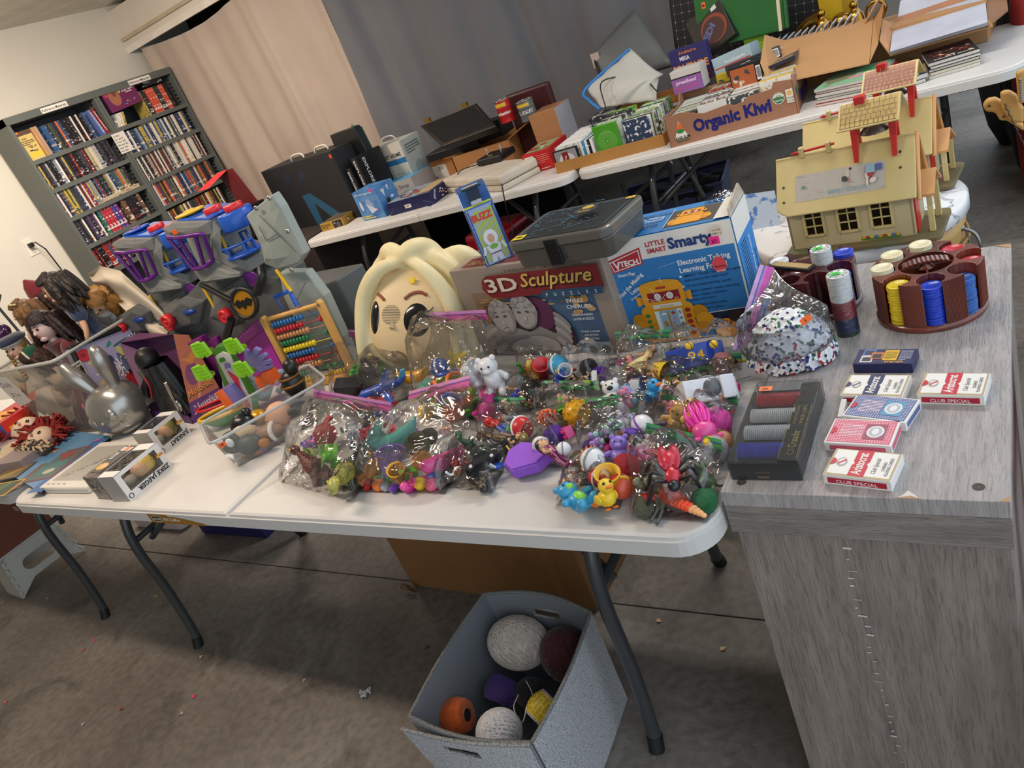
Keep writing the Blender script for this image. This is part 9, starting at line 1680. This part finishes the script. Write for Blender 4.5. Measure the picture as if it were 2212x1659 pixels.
 for s2,nm in((-1,'tower_roof'),(1,'tower_roof')):
  e0=V((tx-.072,yr+s2*.062,zrr+.052)); e1=V((tx+.072,yr+s2*.062,zrr+.052)); p0=V((tx-.072,yr,zrr+.102)); p1=V((tx+.072,yr,zrr+.102)); nn=(e1-e0).cross(p0-e0).normalized(); nn=nn if nn.z>0 else -nn
  rf2=obj(nm,MB().hexa([e0,e1,p1,p0],[v+nn*.005 for v in (e0,e1,p1,p0)]),ycream,t,bev=.002)
  if s2==-1:
   a=Art(t,e0+nn*.005,(1,0,0),(p0-e0),'printed_shingles'); hgt=(p0-e0).length; a.rect(.006,.005,.138,hgt-.003,shc); r=random.Random(3)
   for j in range(5):
    y=.006+j*(hgt-.012)/5; a.line(.007,y,.137,y+r.uniform(-.001,.001),.0012,'#4c2c1c'); x=.008
    while x<.135: a.line(x,y,x+.0005,y+(hgt-.012)/5,.0011,'#5c3820'); x+=r.uniform(.009,.014)
   a.done()
 obj('chimney',MB().box(tx-.035,yr-.012,zrr+.095,tx-.01,yr+.012,zrr+.118),redp,t,bev=.001)
 obj('flag_pole',MB().cyl((tx-.10,yr,zrr+.012),(tx-.20,yr,zrr+.006),.0035),redp,t); obj('pole_tip',MB().cyl((tx-.20,yr,zrr+.006),(tx-.215,yr,zrr+.005),.006,.001),redp,t)
 for x in(tx-.185,tx-.115): obj('pole_clip',MB().box(x-.006,yr-.010,zrr-.008,x+.006,yr+.006,zrr+.020),ycream,t,bev=.002)
 return t,P0,P1,P3,n,w_,ze_,y0,x0,x1,h0
t,P0,P1,P3,n,w_,ze_,y0,x0,x1,h0=school('nearer cream toy schoolhouse with a worn roof sticker and tan shingled bell tower',(1675,345),(1977,284),.915,'#b89a54')
v=(P3-P0); u=V((1,0,0)); hgt=v.length
a=Art(t,P0+n*.0,u,v,'worn_roof_sticker'); a.rect(w_*.15,hgt*.22,w_*.80,hgt*.66,'#b8b0a4')
r=random.Random(2)
for i in range(26): x,y=w_*r.uniform(.17,.78),hgt*r.uniform(.24,.64); a.line(x,y,x+r.uniform(-.02,.02),y+r.uniform(-.004,.004),.0008,r.choice(['#8c8278','#d4ccc0','#a89c8c']))
a.text('FAMILY SCHOOL',w_*.40,hgt*.27,.016,'#6c9cb0',w=w_*.28,bold=.0); a.blobs(w_*.47,hgt*.42,.03,.03,7,['#b84838','#3c3c3c','#c8b8a8'],.18,2); a.blobs(w_*.66,hgt*.30,.03,.04,8,['#a83838','#d8ccc0','#8c3c34'],.18,3); a.rect(w_*.67,hgt*.5,w_*.73,hgt*.63,'#8cb0c0'); a.rect(w_*.74,hgt*.52,w_*.78,hgt*.62,'#4c5c9c'); a.blobs(w_*.19,hgt*.40,.02,.012,4,['#5c8c6c','#b86858'],.2,3); a.done()
a=Art(t,(x0,y0,h0),(1,0,0),(0,0,1),'flower_print');
for i in range(9): x=(x1-x0)*.60+i*.0105; a.ell(x,.006,.007,.004,'#3c7c34',8); a.ell(x,.010,.0045,.0045,['#d8a02c','#b83828','#e0c040','#5c6cb8'][i%4],8)
a.done()
for f,g_ in((.06,.25),(.06,.5),(.90,.50),(.90,.74),(.56,.62)): p=P0+u*w_*f+v*g_; obj('pin_hole',MB().lathe([(.0005,.0006),(.0035,.0006)],10),mat('#3c2c1c',.7),t).matrix_local=Matrix.Translation(p+n*.0003)@n.to_track_quat('Z','Y').to_matrix().to_4x4()
school('farther cream toy schoolhouse with a reddish-brown shingled bell tower',(1733,266),(2014,205),.905,'#a0603c')
c0=V((.93,1.12,.30)); t=carton_box('low carton of handheld electronic games behind the robot box',V((.86,.98,.36)),-.10,.34,.40,.11,'#a0704c')
t2=tag(obj('carton_stand',MB().box(0,0,0,.36,.42,.358),mat('#6c5040',.7)),'brown closed carton under the handheld games','box'); t2.location=(.85,.97,0); t2.rotation_euler=(0,0,-.10)
bx=[PY(*x) for x in ((1604,455,1.42),(1672,440,1.42),(1674,415,1.56),(1603,425,1.56))]; bx[0].z=bx[1].z=.475; t3=thing('puzzle_board','blue printed board lid standing behind the robot box','box',bx[0]); obj('board',MB().hexa([v-bx[0] for v in bx],[v-bx[0]+V((0,.0,.006)) for v in bx]),mat('#4c7cc0',.4,h2='#b8c8dc',vs=30,thr=(.55,.6)),t3);
def hand(label,px,py,z,c_,btn,rz,w_=.10,h_=.14,rd=None):
 p=P(px,py,z); t=thing('handheld_game',label,'electronic game',p,rot=(-.0,0,rz)); obj('case',rbox(MB(),0,0,w_,h_,0,.026,.018,.0),mat(c_,.35),t,bev=.004); obj('screen',MB().box(w_*.2,h_*.2,.026,w_*.8,h_*.5,.0275),mat('#6c746c',.2),t)
 for i in range(5): obj('button',MB().sph((w_*(.2+.15*i),h_*(.72+.08*(i%2)),.027),(.008,.006,.004),9,6),mat(btn,.4),t)
 a=Art(t,(0,0,.0262),(1,0,0),(0,1,0),'printed_panel'); a.text('PROGRAMMED',w_*.12,h_*.06,.012,'#b89a5c',w=w_*.76,bold=.02); a.text('Galaxian',w_*.2,h_*.56,.010,'#a89868',w=w_*.5); a.done()
hand('black handheld game with yellow buttons, front of the carton',1628,590,.42,'#191a1c','#d8b81c',.35,.13,.19)
hand('dark blue handheld game with red buttons beside the schoolhouse',1655,522,.45,'#1c2238','#c02830',.30,.09,.14)
p=P(1622,500,.45); t=thing('handheld_game','maroon handheld game at the left of the carton','electronic game',p,.3); obj('case',rbox(MB(),-.04,-.02,.05,.09,0,.04,.02),mat('#5c1018',.3,coat=.4),t,bev=.006); obj('screen',MB().box(-.02,.02,.04,.03,.07,.0415),mat('#4c4c4c',.3),t)
p=P(1622,545,.43); t=thing('handheld_game','second maroon rounded game below the first','electronic game',p,.2); obj('case',MB().sph((0,0,.02),(.035,.06,.025),16,10),mat('#5c1018',.3,coat=.4),t)
tag(obj('red_stick',MB().box(0,0,0,.012,.10,.012),mat('#c02c2c',.4),bev=.002),'thin red-ended stick along the right of the games carton','stick').matrix_world=Matrix.Translation(P(1670,560,.47))@RZ(-.2)
# brown carton under the table
A=P(895,1255,0); B=P(1290,1322,0); B2=V((.60,.455,0)); w_=.72; t=Box('cardboard_box','large closed brown carton standing under the front table','box',V((-.13,.47,.001)),.72,.36,.38,mat('#8c6238',.75,h2='#7c5630',vs=3,bump=.05),-.02,.003)
a=t.front(); a.rect(.10,.29,.20,.37,'#b0aca4'); a.bars(.115,.31,.06,.04,bg='#b0aca4'); a.rect(.22,.27,.35,.37,'#b4b0a8'); a.lines(.23,.28,.11,.07,5,'#55504c'); a.rect(.60,.0,.64,.38,'#94693f'); a.done(); obj('torn_tape',MB().grid(8,4,lambda u,v:(-.02+.06*u,-.02-.02*v,.012+.02*math.sin(u*5)*math.sin(PI*v)+.01)),mat('#6c4c30',.6),t.t)
# grey fabric basket with yarn
def basket():
 rim=[(1045,1283),(1275,1323),(1148,1604),(884,1546)]   # back-left, back-right, front-right, front-left
 zb=.30; R=[P(*p,zb) for p in rim]
 c=sum(R,V((0,0,0)))/4; c.z=0; t=thing('fabric_basket','grey tweed fabric storage cube holding balls of yarn','basket',(c.x,c.y,0)); R=[v-c for v in R]
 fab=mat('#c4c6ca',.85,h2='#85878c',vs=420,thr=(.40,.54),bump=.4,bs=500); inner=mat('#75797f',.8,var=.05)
 Bt=[V((v.x*.985,v.y*.985,.002)) for v in R]
 def wall(i,bulge,hole=False):
  a,b=R[i],R[(i+1)%4]; a2,b2=Bt[i],Bt[(i+1)%4]; out=(b-a).cross(V((0,0,1))).normalized();
  if out.dot((a+b)/2)<0: out=-out
  def f(u,v,o=0):
   p=(a2.lerp(b2,u)).lerp(a.lerp(b,u),v); return p+out*(bulge*math.sin(PI*u)*(.35+.65*v)+o)
  mb=MB(); nu,nv=16,12; hb=(6,10,8,10)
  for k,o,fl in ((0,.003,0),(1,-.003,1)):
   vs=[f(i_/nu,j/nv,o) for j in range(nv+1) for i_ in range(nu+1)]; fs=[]
   for j in range(nv):
    for i_ in range(nu):
     if hole and 6<=i_<10 and j==9: continue
     q=(j*(nu+1)+i_,j*(nu+1)+i_+1,(j+1)*(nu+1)+i_+1,(j+1)*(nu+1)+i_); fs.append(q if fl==0 else q[::-1])
   mb.add(vs,fs,k,True)
  edge=[f(i_/nu,1) for i_ in range(nu+1)]
  w_=obj('wall',mb,[fab,inner],t); obj('stitched_edge',MB().tube(edge,.0045,6),mat('#8c8c88',.9,h2='#4c4c4c',vs=300),t)
  if hole: q=[f(x/nu,y/nv,.0) for x,y in ((6,9),(10,9),(10,10),(6,10))]; obj('handle_edge',MB().tube(q,.004,6,closed=True),mat('#b0b0ac',.9,h2='#4c4c4c',vs=300),w_)
 wall(0,.03,True); wall(1,.012); wall(2,.02,True); wall(3,.012)
 obj('bottom',MB().add([v for v in Bt],[(0,1,2,3)]),inner,t,solid=.004)
 a,b=R[2],R[3]
 q=[R[2]+V((0,-.006,0)),P(868,1574,.29)-c]; q+=[V((q[1].x+.03,q[1].y+.02,.01)),V((q[0].x,q[0].y,.01))]
 f=lambda u,v:q[0].lerp(q[1],u).lerp(q[3].lerp(q[2],u),v)+V((0,-.012*math.sin(PI*u),0)); nu,nv=15,12; vs=[];fs=[]
 for k,o in ((0,-.003),(1,.003)):
  b_=len(vs); vs+=[f(i/nu,j/nv)+V((0,o,0)) for j in range(nv+1) for i in range(nu+1)]
  fs+=[[b_+j*(nu+1)+i,b_+j*(nu+1)+i+1,b_+(j+1)*(nu+1)+i+1,b_+(j+1)*(nu+1)+i] for j in range(nv) for i in range(nu) if not(6<=i<10 and j==1)]
 fp=obj('front_panel',MB().add(vs,fs,0,True),fab,t); obj('stitched_edge',MB().tube([f(i/nu,0) for i in range(nu+1)],.0045,6),mat('#b0b0ac',.9,h2='#4c4c4c',vs=300),fp); obj('handle_edge',MB().tube([f(x/nu,y/nv) for x,y in ((6,1),(10,1),(10,2),(6,2))],.004,6,closed=True),mat('#c0c0bc',.9,h2='#4c4c4c',vs=300),fp)
 return c
bc_=basket()
def yarn(label,px,py,z,r,col,kind='ball',rot=(0,0,0),sc=(1,1,1),turns=60,th=.0016,seed=1,col2=None):
 p=P(px,py,z); t=thing('yarn_ball',label,'yarn',p,rot=rot if not isinstance(rot,Vector) else tuple(rot.to_track_quat('Z','Y').to_euler())); m=mat(col,.8,h2=col2 or hx(col,.86),vs=90,sheen=.3); r_=random.Random(seed)
 mb=MB()
 if kind=='ball':
  mb.sph((0,0,0),tuple(r*.97*s for s in sc),28,18); obj('core',mb,m,t); mb=MB()
  for k in range(9):
   ax=Euler((r_.uniform(-.5,.5)+k*.35,r_.uniform(-.3,.3)+.7,k*.7)).to_matrix()
   for j in range(9):
    o=(j-4)*.17+r_.uniform(-.02,.02); q=math.sqrt(max(.02,1-o*o)); pts=[]
    for i in range(22): a=2*PI*i/22; v=ax@V((q*math.cos(a),q*math.sin(a),o)); pts.append(V((v.x*r*sc[0],v.y*r*sc[1],v.z*r*sc[2]))*(1+.004*k/9))
    mb.tube(pts,th,4,closed=True)
  obj('strands',mb,m,t,kind='stuff')
 else:  # cone/spool: barrel wound with criss-cross
  h=r*1.5*sc[2]; prof=lambda u:r*(.80+.22*math.sin(PI*u))
  mb.lathe([(r*.35,h*.5)]+[(prof(1-i/10),h*(.5-i/10)) for i in range(11)]+[(r*.35,-h*.5)],32); obj('core',mb,m,t); mb=MB()
  for k in range(turns):
   a0=2*PI*k/turns*1.0
   for s2 in(-1,1): mb.tube([(prof(i/9)*1.006*math.cos(a0+s2*i*.14),prof(i/9)*1.006*math.sin(a0+s2*i*.14),h*(i/9-.5)) for i in range(10)],th,4,caps=False)
   mb.tube([(prof(1)*math.cos(a0),prof(1)*math.sin(a0),h*.5),(r*.36*math.cos(a0+.5),r*.36*math.sin(a0+.5),h*.5+.001)],th,4,caps=False)
  obj('strands',mb,m,t,kind='stuff'); obj('hole',MB().lathe([(r*.37,h*.5+.001),(r*.34,h*.3),(.0005,h*.3)],20),mat('#141414',.8),t)
 return t
yarn('large cream ball of crochet cotton at the back of the basket',1120,1388,.20,.072,'#e0d2c6',sc=(1.08,.9,.92),rot=(0,.3,.3),th=.0013,seed=2)
y=yarn('dark red fluffy yarn ball at the back right of the basket',1222,1415,.18,.062,'#5c0e1a',sc=(.95,.9,1.15),th=.0035,seed=3,col2='#220a0e')
yarn('purple spool of crochet thread in the middle of the basket',1083,1492,.15,.040,'#3c1c74','spool',rot=V((.15,.9,.35)),turns=44,th=.0011,seed=4)
yarn('orange spool of crochet thread at the left front',985,1548,.18,.042,'#d8600c','spool',rot=V((.95,.25,.12)),turns=46,th=.0011,seed=5)
yarn('bright white yarn ball at the front of the basket',1078,1580,.19,.050,'#e4e4ea',sc=(1.05,1,.9),th=.0018,seed=6)
yarn('black thread ball with white strands beside the purple spool',1145,1498,.13,.036,'#15171c',sc=(1,1,1),th=.0011,seed=7)
y=yarn('spool with yellow paper label lettered with tiny print at the right',1178,1535,.155,.042,'#d0c8c4','spool',rot=V((.45,.85,.25)),turns=20,th=.001,seed=8)
h=.042*1.5; mb=MB().lathe([(.042*(.80+.22*math.sin(PI*u))*1.03,h*(u-.5)) for u in [.08+.84*i/10 for i in range(11)]],36); obj('paper_label',mb,mat('#d8c020',.5),y)
mb=MB(); rr=random.Random(5)
for j in range(15):
 for k in range(26):
  if rr.random()<.25: continue
  u=.15+.7*j/14; R1=.042*(.80+.22*math.sin(PI*u))*1.04; a0=2*PI*k/26; a1=a0+.17; z=h*(u-.5); mb.add([(R1*math.cos(a0),R1*math.sin(a0),z),(R1*math.cos(a1),R1*math.sin(a1),z),(R1*math.cos(a1),R1*math.sin(a1),z+.0013),(R1*math.cos(a0),R1*math.sin(a0),z+.0013)],[(0,1,2,3)])
obj('printed_text',mb,mat('#4c4418',.6),y,kind='stuff')
yarn('dark navy yarn ball deep under the cream one',1055,1450,.06,.045,'#101430',seed=9)
tag(obj('loose_strand',MB().tube(sm([P(1120,1500,.17),P(1110,1530,.17),P(1128,1560,.18),P(1140,1520,.18),P(1150,1500,.17),P(1136,1470,.19)],6),.0012,5),mat('#d8d8d8',.8)),'white loose yarn loops between purple spool and yellow label','yarn')
# step stool at the lower left
A=P(62,1297,0); B=P(180,1190,0)
t=thing('step_stool','white plastic folding step stool with an oval grip hole','stool',V((-2.36,.12,0)),PI/2-.07); sp_=mat('#b8b8b0',.45,var=.04)
L_=.33; out=[(0,0),(.05,0),(.075,.06),(.24,.06),(.27,0),(.33,0),(.30,.22),(.03,.22)]; hole=rrect(.085,.095,.245,.165,.034,6)
def panel_hole(out,hole,th,T):
 mb=MB(); mb.T=T; n=48; cx,cy=.165,.13; inn=[]; ou=[]
 def cast(poly,a):
  d=(math.cos(a),math.sin(a)); best=1e9
  for i in range(len(poly)):
   (x1,y1),(x2,y2)=poly[i],poly[(i+1)%len(poly)]; x1-=cx;x2-=cx;y1-=cy;y2-=cy; ex,ey=x2-x1,y2-y1; de=d[0]*ey-d[1]*ex
   if abs(de)<1e-12: continue
   tt=(x1*ey-y1*ex)/de; s=(x1*d[1]-y1*d[0])/de
   if tt>1e-6 and -1e-9<=s<=1+1e-9: best=min(best,tt)
  return (cx+d[0]*best,cy+d[1]*best)
 for i in range(n): a=2*PI*i/n; inn.append(cast(hole,a)); ou.append(cast(out,a))
 vs=[(x,0,y) for x,y in inn]+[(x,0,y) for x,y in ou]+[(x,th,y) for x,y in inn]+[(x,th,y) for x,y in ou]
 fs=[]
 for i in range(n): j=(i+1)%n; fs+=[(i,n+i,n+j,j),(2*n+j,3*n+j,3*n+i,2*n+i),(n+i,3*n+i,3*n+j,n+j),(j,2*n+j,2*n+i,i)]
 mb.add(vs,fs); return mb
obj('side_panel',panel_hole(out,hole,.012,Matrix()),sp_,t); obj('side_panel',panel_hole(out,hole,.012,TR(0,.20,0)),sp_,t)
obj('top_board',MB().box(.02,-.005,.22,.31,.215,.235),sp_,t,bev=.004); obj('end_panel',MB().hexa([(.0,.012,0),(.012,.012,0),(.012,.2,0),(.0,.2,0)],[(.028,.012,.22),(.04,.012,.22),(.04,.2,.22),(.028,.2,.22)]),sp_,t)
for k in range(5): obj('hinge_knuckle',MB().cyl((.003+.006*k*.9,-.003,.02+.042*k),(.008+.006*k*.9,-.003,.042+.042*k),.007,n=8),sp_,t)
for k in range(4): obj('hinge_knuckle',MB().cyl((.328-.007*k,-.003,.02+.048*k),(.322-.007*k,-.003,.045+.048*k),.007,n=8),sp_,t)
b=Box('cardboard_box','reddish brown carton on the step stool under the left table','box',V((-2.72,.10,.238)),.38,.34,.24,mat('#6c3c28',.75,var=.06),-.05); a=b.front(); a.text('store',.05,.12,.05,'#5c4438',w=.2); a.done()
# things below the back tables
t=thing('plastic_crate','red plastic basket with round holes under the back table','crate',(-.98,2.62,.0),-.12); rc=mat('#9c1020',.35)
mb=MB().hexa([(0,0,.26),(.28,0,.26),(.28,.25,.26),(0,.25,.26)],[(-.02,-.02,.52),(.30,-.02,.52),(.30,.27,.52),(-.02,.27,.52)]); obj('crate_body',mb,rc,t,bev=.03,seg=3)
for i in range(5):
 for j in range(4):
  x=.285+.004*j; obj('round_hole',MB().cyl((.287+.0045*j,.03+.045*i,.315+.05*j),(.291+.0045*j,.03+.045*i,.315+.05*j),.015,n=12),mat('#14060a',.8),t)
a=Art(t,(.05,-.012,.36),(1,0,0),(0,-.08,1),'white_label',.004); a.rect(0,0,.05,.07,'#b0a8a8'); a.lines(.006,.01,.038,.05,4,'#554848'); a.done()
def tub(label,x,y,w_,d,h,c_,rz=0,z=0,c2=None):
 t=thing('storage_tub',label,'tub',(x,y,z),rz); m=mat(c_,.45); e=.03
 for (p0,p1) in (((0,0),(1,0)),((1,0),(1,1)),((1,1),(0,1)),((0,1),(0,0))):
  bt=lambda p:V((e+(w_-2*e)*p[0],e+(d-2*e)*p[1],.004)); tp=lambda p:V((w_*p[0],d*p[1],h)); nx=V((p1[1]-p0[1],p0[0]-p1[0],0))*-.004
  obj('wall',MB().hexa([bt(p0),bt(p1),bt(p1)+nx,bt(p0)+nx],[tp(p0),tp(p1),tp(p1)+nx,tp(p0)+nx]),m,t)
 obj('bottom',MB().box(e,e,0,w_-e,d-e,.004),m,t); obj('rim',MB().tube([(0,0,h),(w_,0,h),(w_,d,h),(0,d,h)],.012,6,closed=True),mat(c2 or c_,.45),t)
tub('teal plastic tub under the back table',-.62,2.62,.5,.42,.36,'#1c7c8c',-.1)
tub('dark grey tub with turquoise rim standing right of the red basket',-1.02,2.30,.44,.30,.25,'#14181c',.1,c2='#1c8c94')
tub('blue-grey plastic tub full of dark things beneath the disc tables',-.25,3.05,.62,.42,.34,'#3c4468',.15)
tub('black tub below the game cases',-.85,3.0,.5,.4,.30,'#15161a',.0)
t=thing('coal_heap','dark crumpled clothes in the blue-grey tub','clothes',(-.2,3.1,.02)); obj('cloth',MB().grid(24,16,lambda u,v:(.52*u,.30*v,.30+.05*mn.noise((u*6,v*6,1)))),mat('#16161a',.8),t,solid=.02)
o=tag(obj('rumpled_blanket',MB().grid(40,20,lambda u,v:V((-2.3+1.4*u,2.75+.6*v,.02+.16*abs(mn.noise((u*6,v*4,3)))+.12*math.sin(PI*v)))),mat('#5c5248',.85,var=.15,vs=4)),'rumpled grey-brown blanket on the floor under the left back table','blanket')
t=thing('subwoofer','black speaker cabinet on the floor behind the grey one','speaker',(-1.55,2.2,0),.2); obj('cabinet',MB().box(0,0,0,.34,.3,.52),mat('#0e0f11',.4),t,bev=.008)
tag(obj('storage_box',MB().box(-3.3,2.6,0,-2.84,3.2,.83),mat('#241a16',.7),bev=.005),'dark storage box carrying the red gift box','box')
tag(obj('storage_box',MB().box(-2.80,2.62,0,-2.19,3.25,.738),mat('#2c221c',.7),bev=.005),'dark storage box under the left part of the emblem box','box')
tag(obj('wooden_board',MB().box(-2.7,2.3,.0,-2.25,2.5,.66),mat('#5c4030',.6),bev=.01),'brown wooden board leaning before the dark storage boxes','board')
t=thing('folding_chair','grey tubular folding stand crossed under the disc table','stand',(0,0,0))
for a_,b_ in (((1325,465),(1450,350)),((1290,420),(1415,505)),((1345,395),(1372,505)),((1445,350),(1465,455)),((1470,340),(1520,425))):
 p0,p1=P(*a_,.1) if 0 else PY(*a_,2.85),PY(*b_,2.85); obj('tube',MB().cyl(p0,p1,.012),LG,t)
tag(obj('storage_box',MB().box(-1.55,.63,.0,-1.08,.95,.30),mat('#101a50',.5),bev=.01),'navy blue box on the floor far under the table fold','box')
tag(obj('white_tray',MB().prism(rrect(-2.15,.64,-1.72,1.0,.04,5),.0,.07),mat('#c8b4b4',.5),bev=.006),'white tray with red streak on the floor under the tables','tray')
# right edge
tub('frosted clear tub holding wooden squirrel-shaped puppets',1.86,1.62,.40,.36,.52,'#b0b4bc',.05)
wdp=mat('#c89c5c',.45,h2='#b8883c',vs=5)
def carved(label,pts,y,th,z0):
 q=[PY(px,py,y) for px,py in pts]; c=sum(q,V((0,0,0)))/len(q); t=thing('wooden_toy',label,'wooden toy',c); mb=MB(); n_=len(q); l=[v-c for v in q]
 ar=sum(l[i].x*l[(i+1)%n_].z-l[(i+1)%n_].x*l[i].z for i in range(n_)); l=l if ar>0 else l[::-1]
 mb.add(l+[v+V((0,th,0)) for v in l],[tuple(range(n_)),tuple(range(n_,2*n_))[::-1]]+[((i+1)%n_,i,n_+i,n_+(i+1)%n_) for i in range(n_)]); obj('board',mb,wdp,t,bev=.008,seg=3); return t,c
t,c=carved('curved pale wooden tail shape standing in the clear tub',[(2122,230),(2132,216),(2150,213),(2170,222),(2185,245),(2200,265),(2212,268),(2212,285),(2175,262),(2160,262),(2150,244),(2130,243)],1.72,.03,0)
for p in((2137,229),(2168,252)): q=PY(*p,1.716)-c; obj('hole',MB().cyl(q,q+V((0,-.001,0)),.004,n=8),mat('#5c3c1c',.6),t)
t,c=carved('wooden plank lettered in script with a spiral wire along its edge',[(2160,200),(2180,196),(2196,206),(2205,225),(2212,235),(2212,268),(2185,265),(2164,236)],1.69,.025,0)
obj('spiral_wire',MB().tube([PY(2170+2.2*i+2*math.sin(i*2.2),225+4.6*i,1.685)-c+V((0,.004*math.cos(i*2.2),0)) for i in range(22)],.0016,5),mat('#4c4c50',.3,metal=.8),t)
t,c=carved('upright wooden board with bead studs at the right edge',[(2194,158),(2212,150),(2212,225),(2200,225)],1.66,.025,0)
for i in range(9): q=PY(2204+.3*i,172+5.5*i,1.655)-c; obj('stud',MB().sph(q,.004,7,5),mat('#8c8c88',.3,metal=.6),t)
t=thing('red_sled','bright red plastic frame standing against the right of the grey stand','frame',(1.64,.22,0),0); rm=mat('#d81c1c',.35)
obj('upright',MB().box(0,0,.02,.03,.05,.70),rm,t,bev=.006); obj('upright',MB().box(0,.30,.02,.03,.36,.74),rm,t,bev=.006); obj('cross_arm',MB().box(0,.0,.60,.035,.36,.66),rm,t,bev=.006); obj('hook',MB().tube(sm([(.02,.28,.62),(.05,.22,.58),(.06,.16,.62),(.05,.14,.66)],4),.016,8),rm,t); obj('foot',MB().box(0,.0,.0,.10,.06,.14),rm,t,bev=.01)
t=thing('picture_box','white and black boxed game with a curved mark beside the stand','box',(1.640,-.02,.0)); obj('carton',MB().box(0,0,.0,.06,.12,.55),mat('#b8b0b4',.5),t,bev=.002); a=Art(t,(.0,0,.0),(1,0,0),(0,0,1),'printed_front'); a.rect(.001,.50,.059,.548,'#24242a'); a.text('station',.006,.515,.014,'#e0e0e0',w=.045,bold=.03); a.rect(.03,.25,.055,.48,'#6c2c3c'); a.ell(.02,.30,.015,.028,'#1c1c20'); a.ell(.017,.30,.013,.026,'#b8b0b4'); a.rect(.0,.12,.06,.19,'#d8b02c'); a.ell(.03,.155,.012,.02,'#c83030'); a.done()
tag(obj('blue_mat',MB().box(1.70,.30,.0,1.95,.60,.30),mat('#1c2468',.5),bev=.004),'blue printed carton behind the red frame','box')
for i,(x,y,w_,h,c_,l) in enumerate(((1.85,2.95,.30,.80,'#101114','tall black bag'),(2.0,2.70,.22,.55,'#16181c','black case'),(1.95,3.25,.35,1.0,'#1c1c20','dark upright board'),(2.12,2.55,.25,.62,'#5c1414','dark red jacket'),(2.25,2.95,.35,.9,'#0f1013','black hanging coat'))):
 tag(obj(('bag','case','board','jacket','coat')[i],MB().grid(14,14,lambda u,v:V((x+w_*.5+w_*.5*math.cos(2*PI*u)*(.6+.4*math.sin(PI*v)**.5),y+.12*math.sin(2*PI*u)*(.6+.4*math.sin(PI*v)**.5),h*v+.02*mn.noise((u*5,v*5,i))))),mat(c_,.7,bump=.3)),l+' among the clutter beyond the right end of the back table',('bag','case','board','jacket','coat')[i])
t=thing('red_strap','bright red plastic handle among the black clutter at the right','handle',(1.93,2.62,.60)); obj('grip',MB().tube(sm([(0,0,0),(.06,-.03,.06),(.14,-.03,.05),(.16,0,-.06),(.08,.0,-.12)],4),.022,8),mat('#b8281c',.4),t)
for i,(px,py,y,w_,h,c_,l) in enumerate(((2140,90,3.9,.45,1.35,'#121317','tall black coat on the rack'),(2185,60,3.6,.4,1.3,'#0e0f12','second black coat'),(2200,160,3.3,.3,.95,'#17181d','low dark duffel bag'),(2215,20,3.9,.5,1.5,'#1a1b20','dark hanging jacket'),(2195,110,3.15,.12,.9,'#8c1c18','red jacket'))):
 q=PY(px,py,y); tag(obj(('coat','coat','bag','jacket','jacket')[i],MB().grid(16,14,lambda u,v:V((q.x+w_*.5*math.cos(2*PI*u)*(.6+.4*math.sin(PI*v)**.5)+w_*.3,y+.13*math.sin(2*PI*u),h*v+.03*mn.noise((u*5,v*5,i))))),mat(c_,.8,bump=.3)),l+' beyond the right end of the comics table',('coat','coat','bag','jacket','jacket')[i])
lit=[(205,1383,'#e0507c'),(180,1405,'#c84c6c'),(418,1505,'#f0407c'),(435,1420,'#c8a0a0'),(427,1393,'#c8b040'),(436,1392,'#d8b848'),(338,1288,'#d8c030'),(13,1517,'#d86c4c'),(658,1470,'#b89a8c'),(393,1542,'#a8a49c'),(1563,1402,'#c8a884'),(1424,1342,'#c8a884'),(263,1532,'#8c3430'),(180,1565,'#b09c9c'),(923,1400,'#5c3c28'),(102,1293,'#b0aca4'),(5,1303,'#c8a084')]
for i,(px,py,c_) in enumerate(lit):
 p=P(px,py,.001); r=random.Random(i); o=tag(obj('paper_scrap',MB().add([(-.008,-.004,0),(.007,-.005,.002),(.008,.004,0),(-.002,.007,.003)],[(0,1,2,3)]),mat(c_,.7),solid=.0008),'tiny torn paper scrap lying on the concrete floor','scrap','paper scraps on the floor'); o.location=p; o.rotation_euler=(0,0,r.uniform(0,6)); o.location.z=.0025
p=P(793,1500,.001); mb=MB(); r=random.Random(1)
for i in range(40): a_=r.uniform(0,6.3); rr_2=r.uniform(0,.016); mb.sph((rr_2*math.cos(a_)*1.2,rr_2*math.sin(a_),.006+r.uniform(0,.008)),.004,6,4)
o=tag(obj('lint_tuft',mb,mat('#b8b8bc',.9)),'white tuft of lint on the floor below the table','lint'); o.location=p; o['kind']='thing'
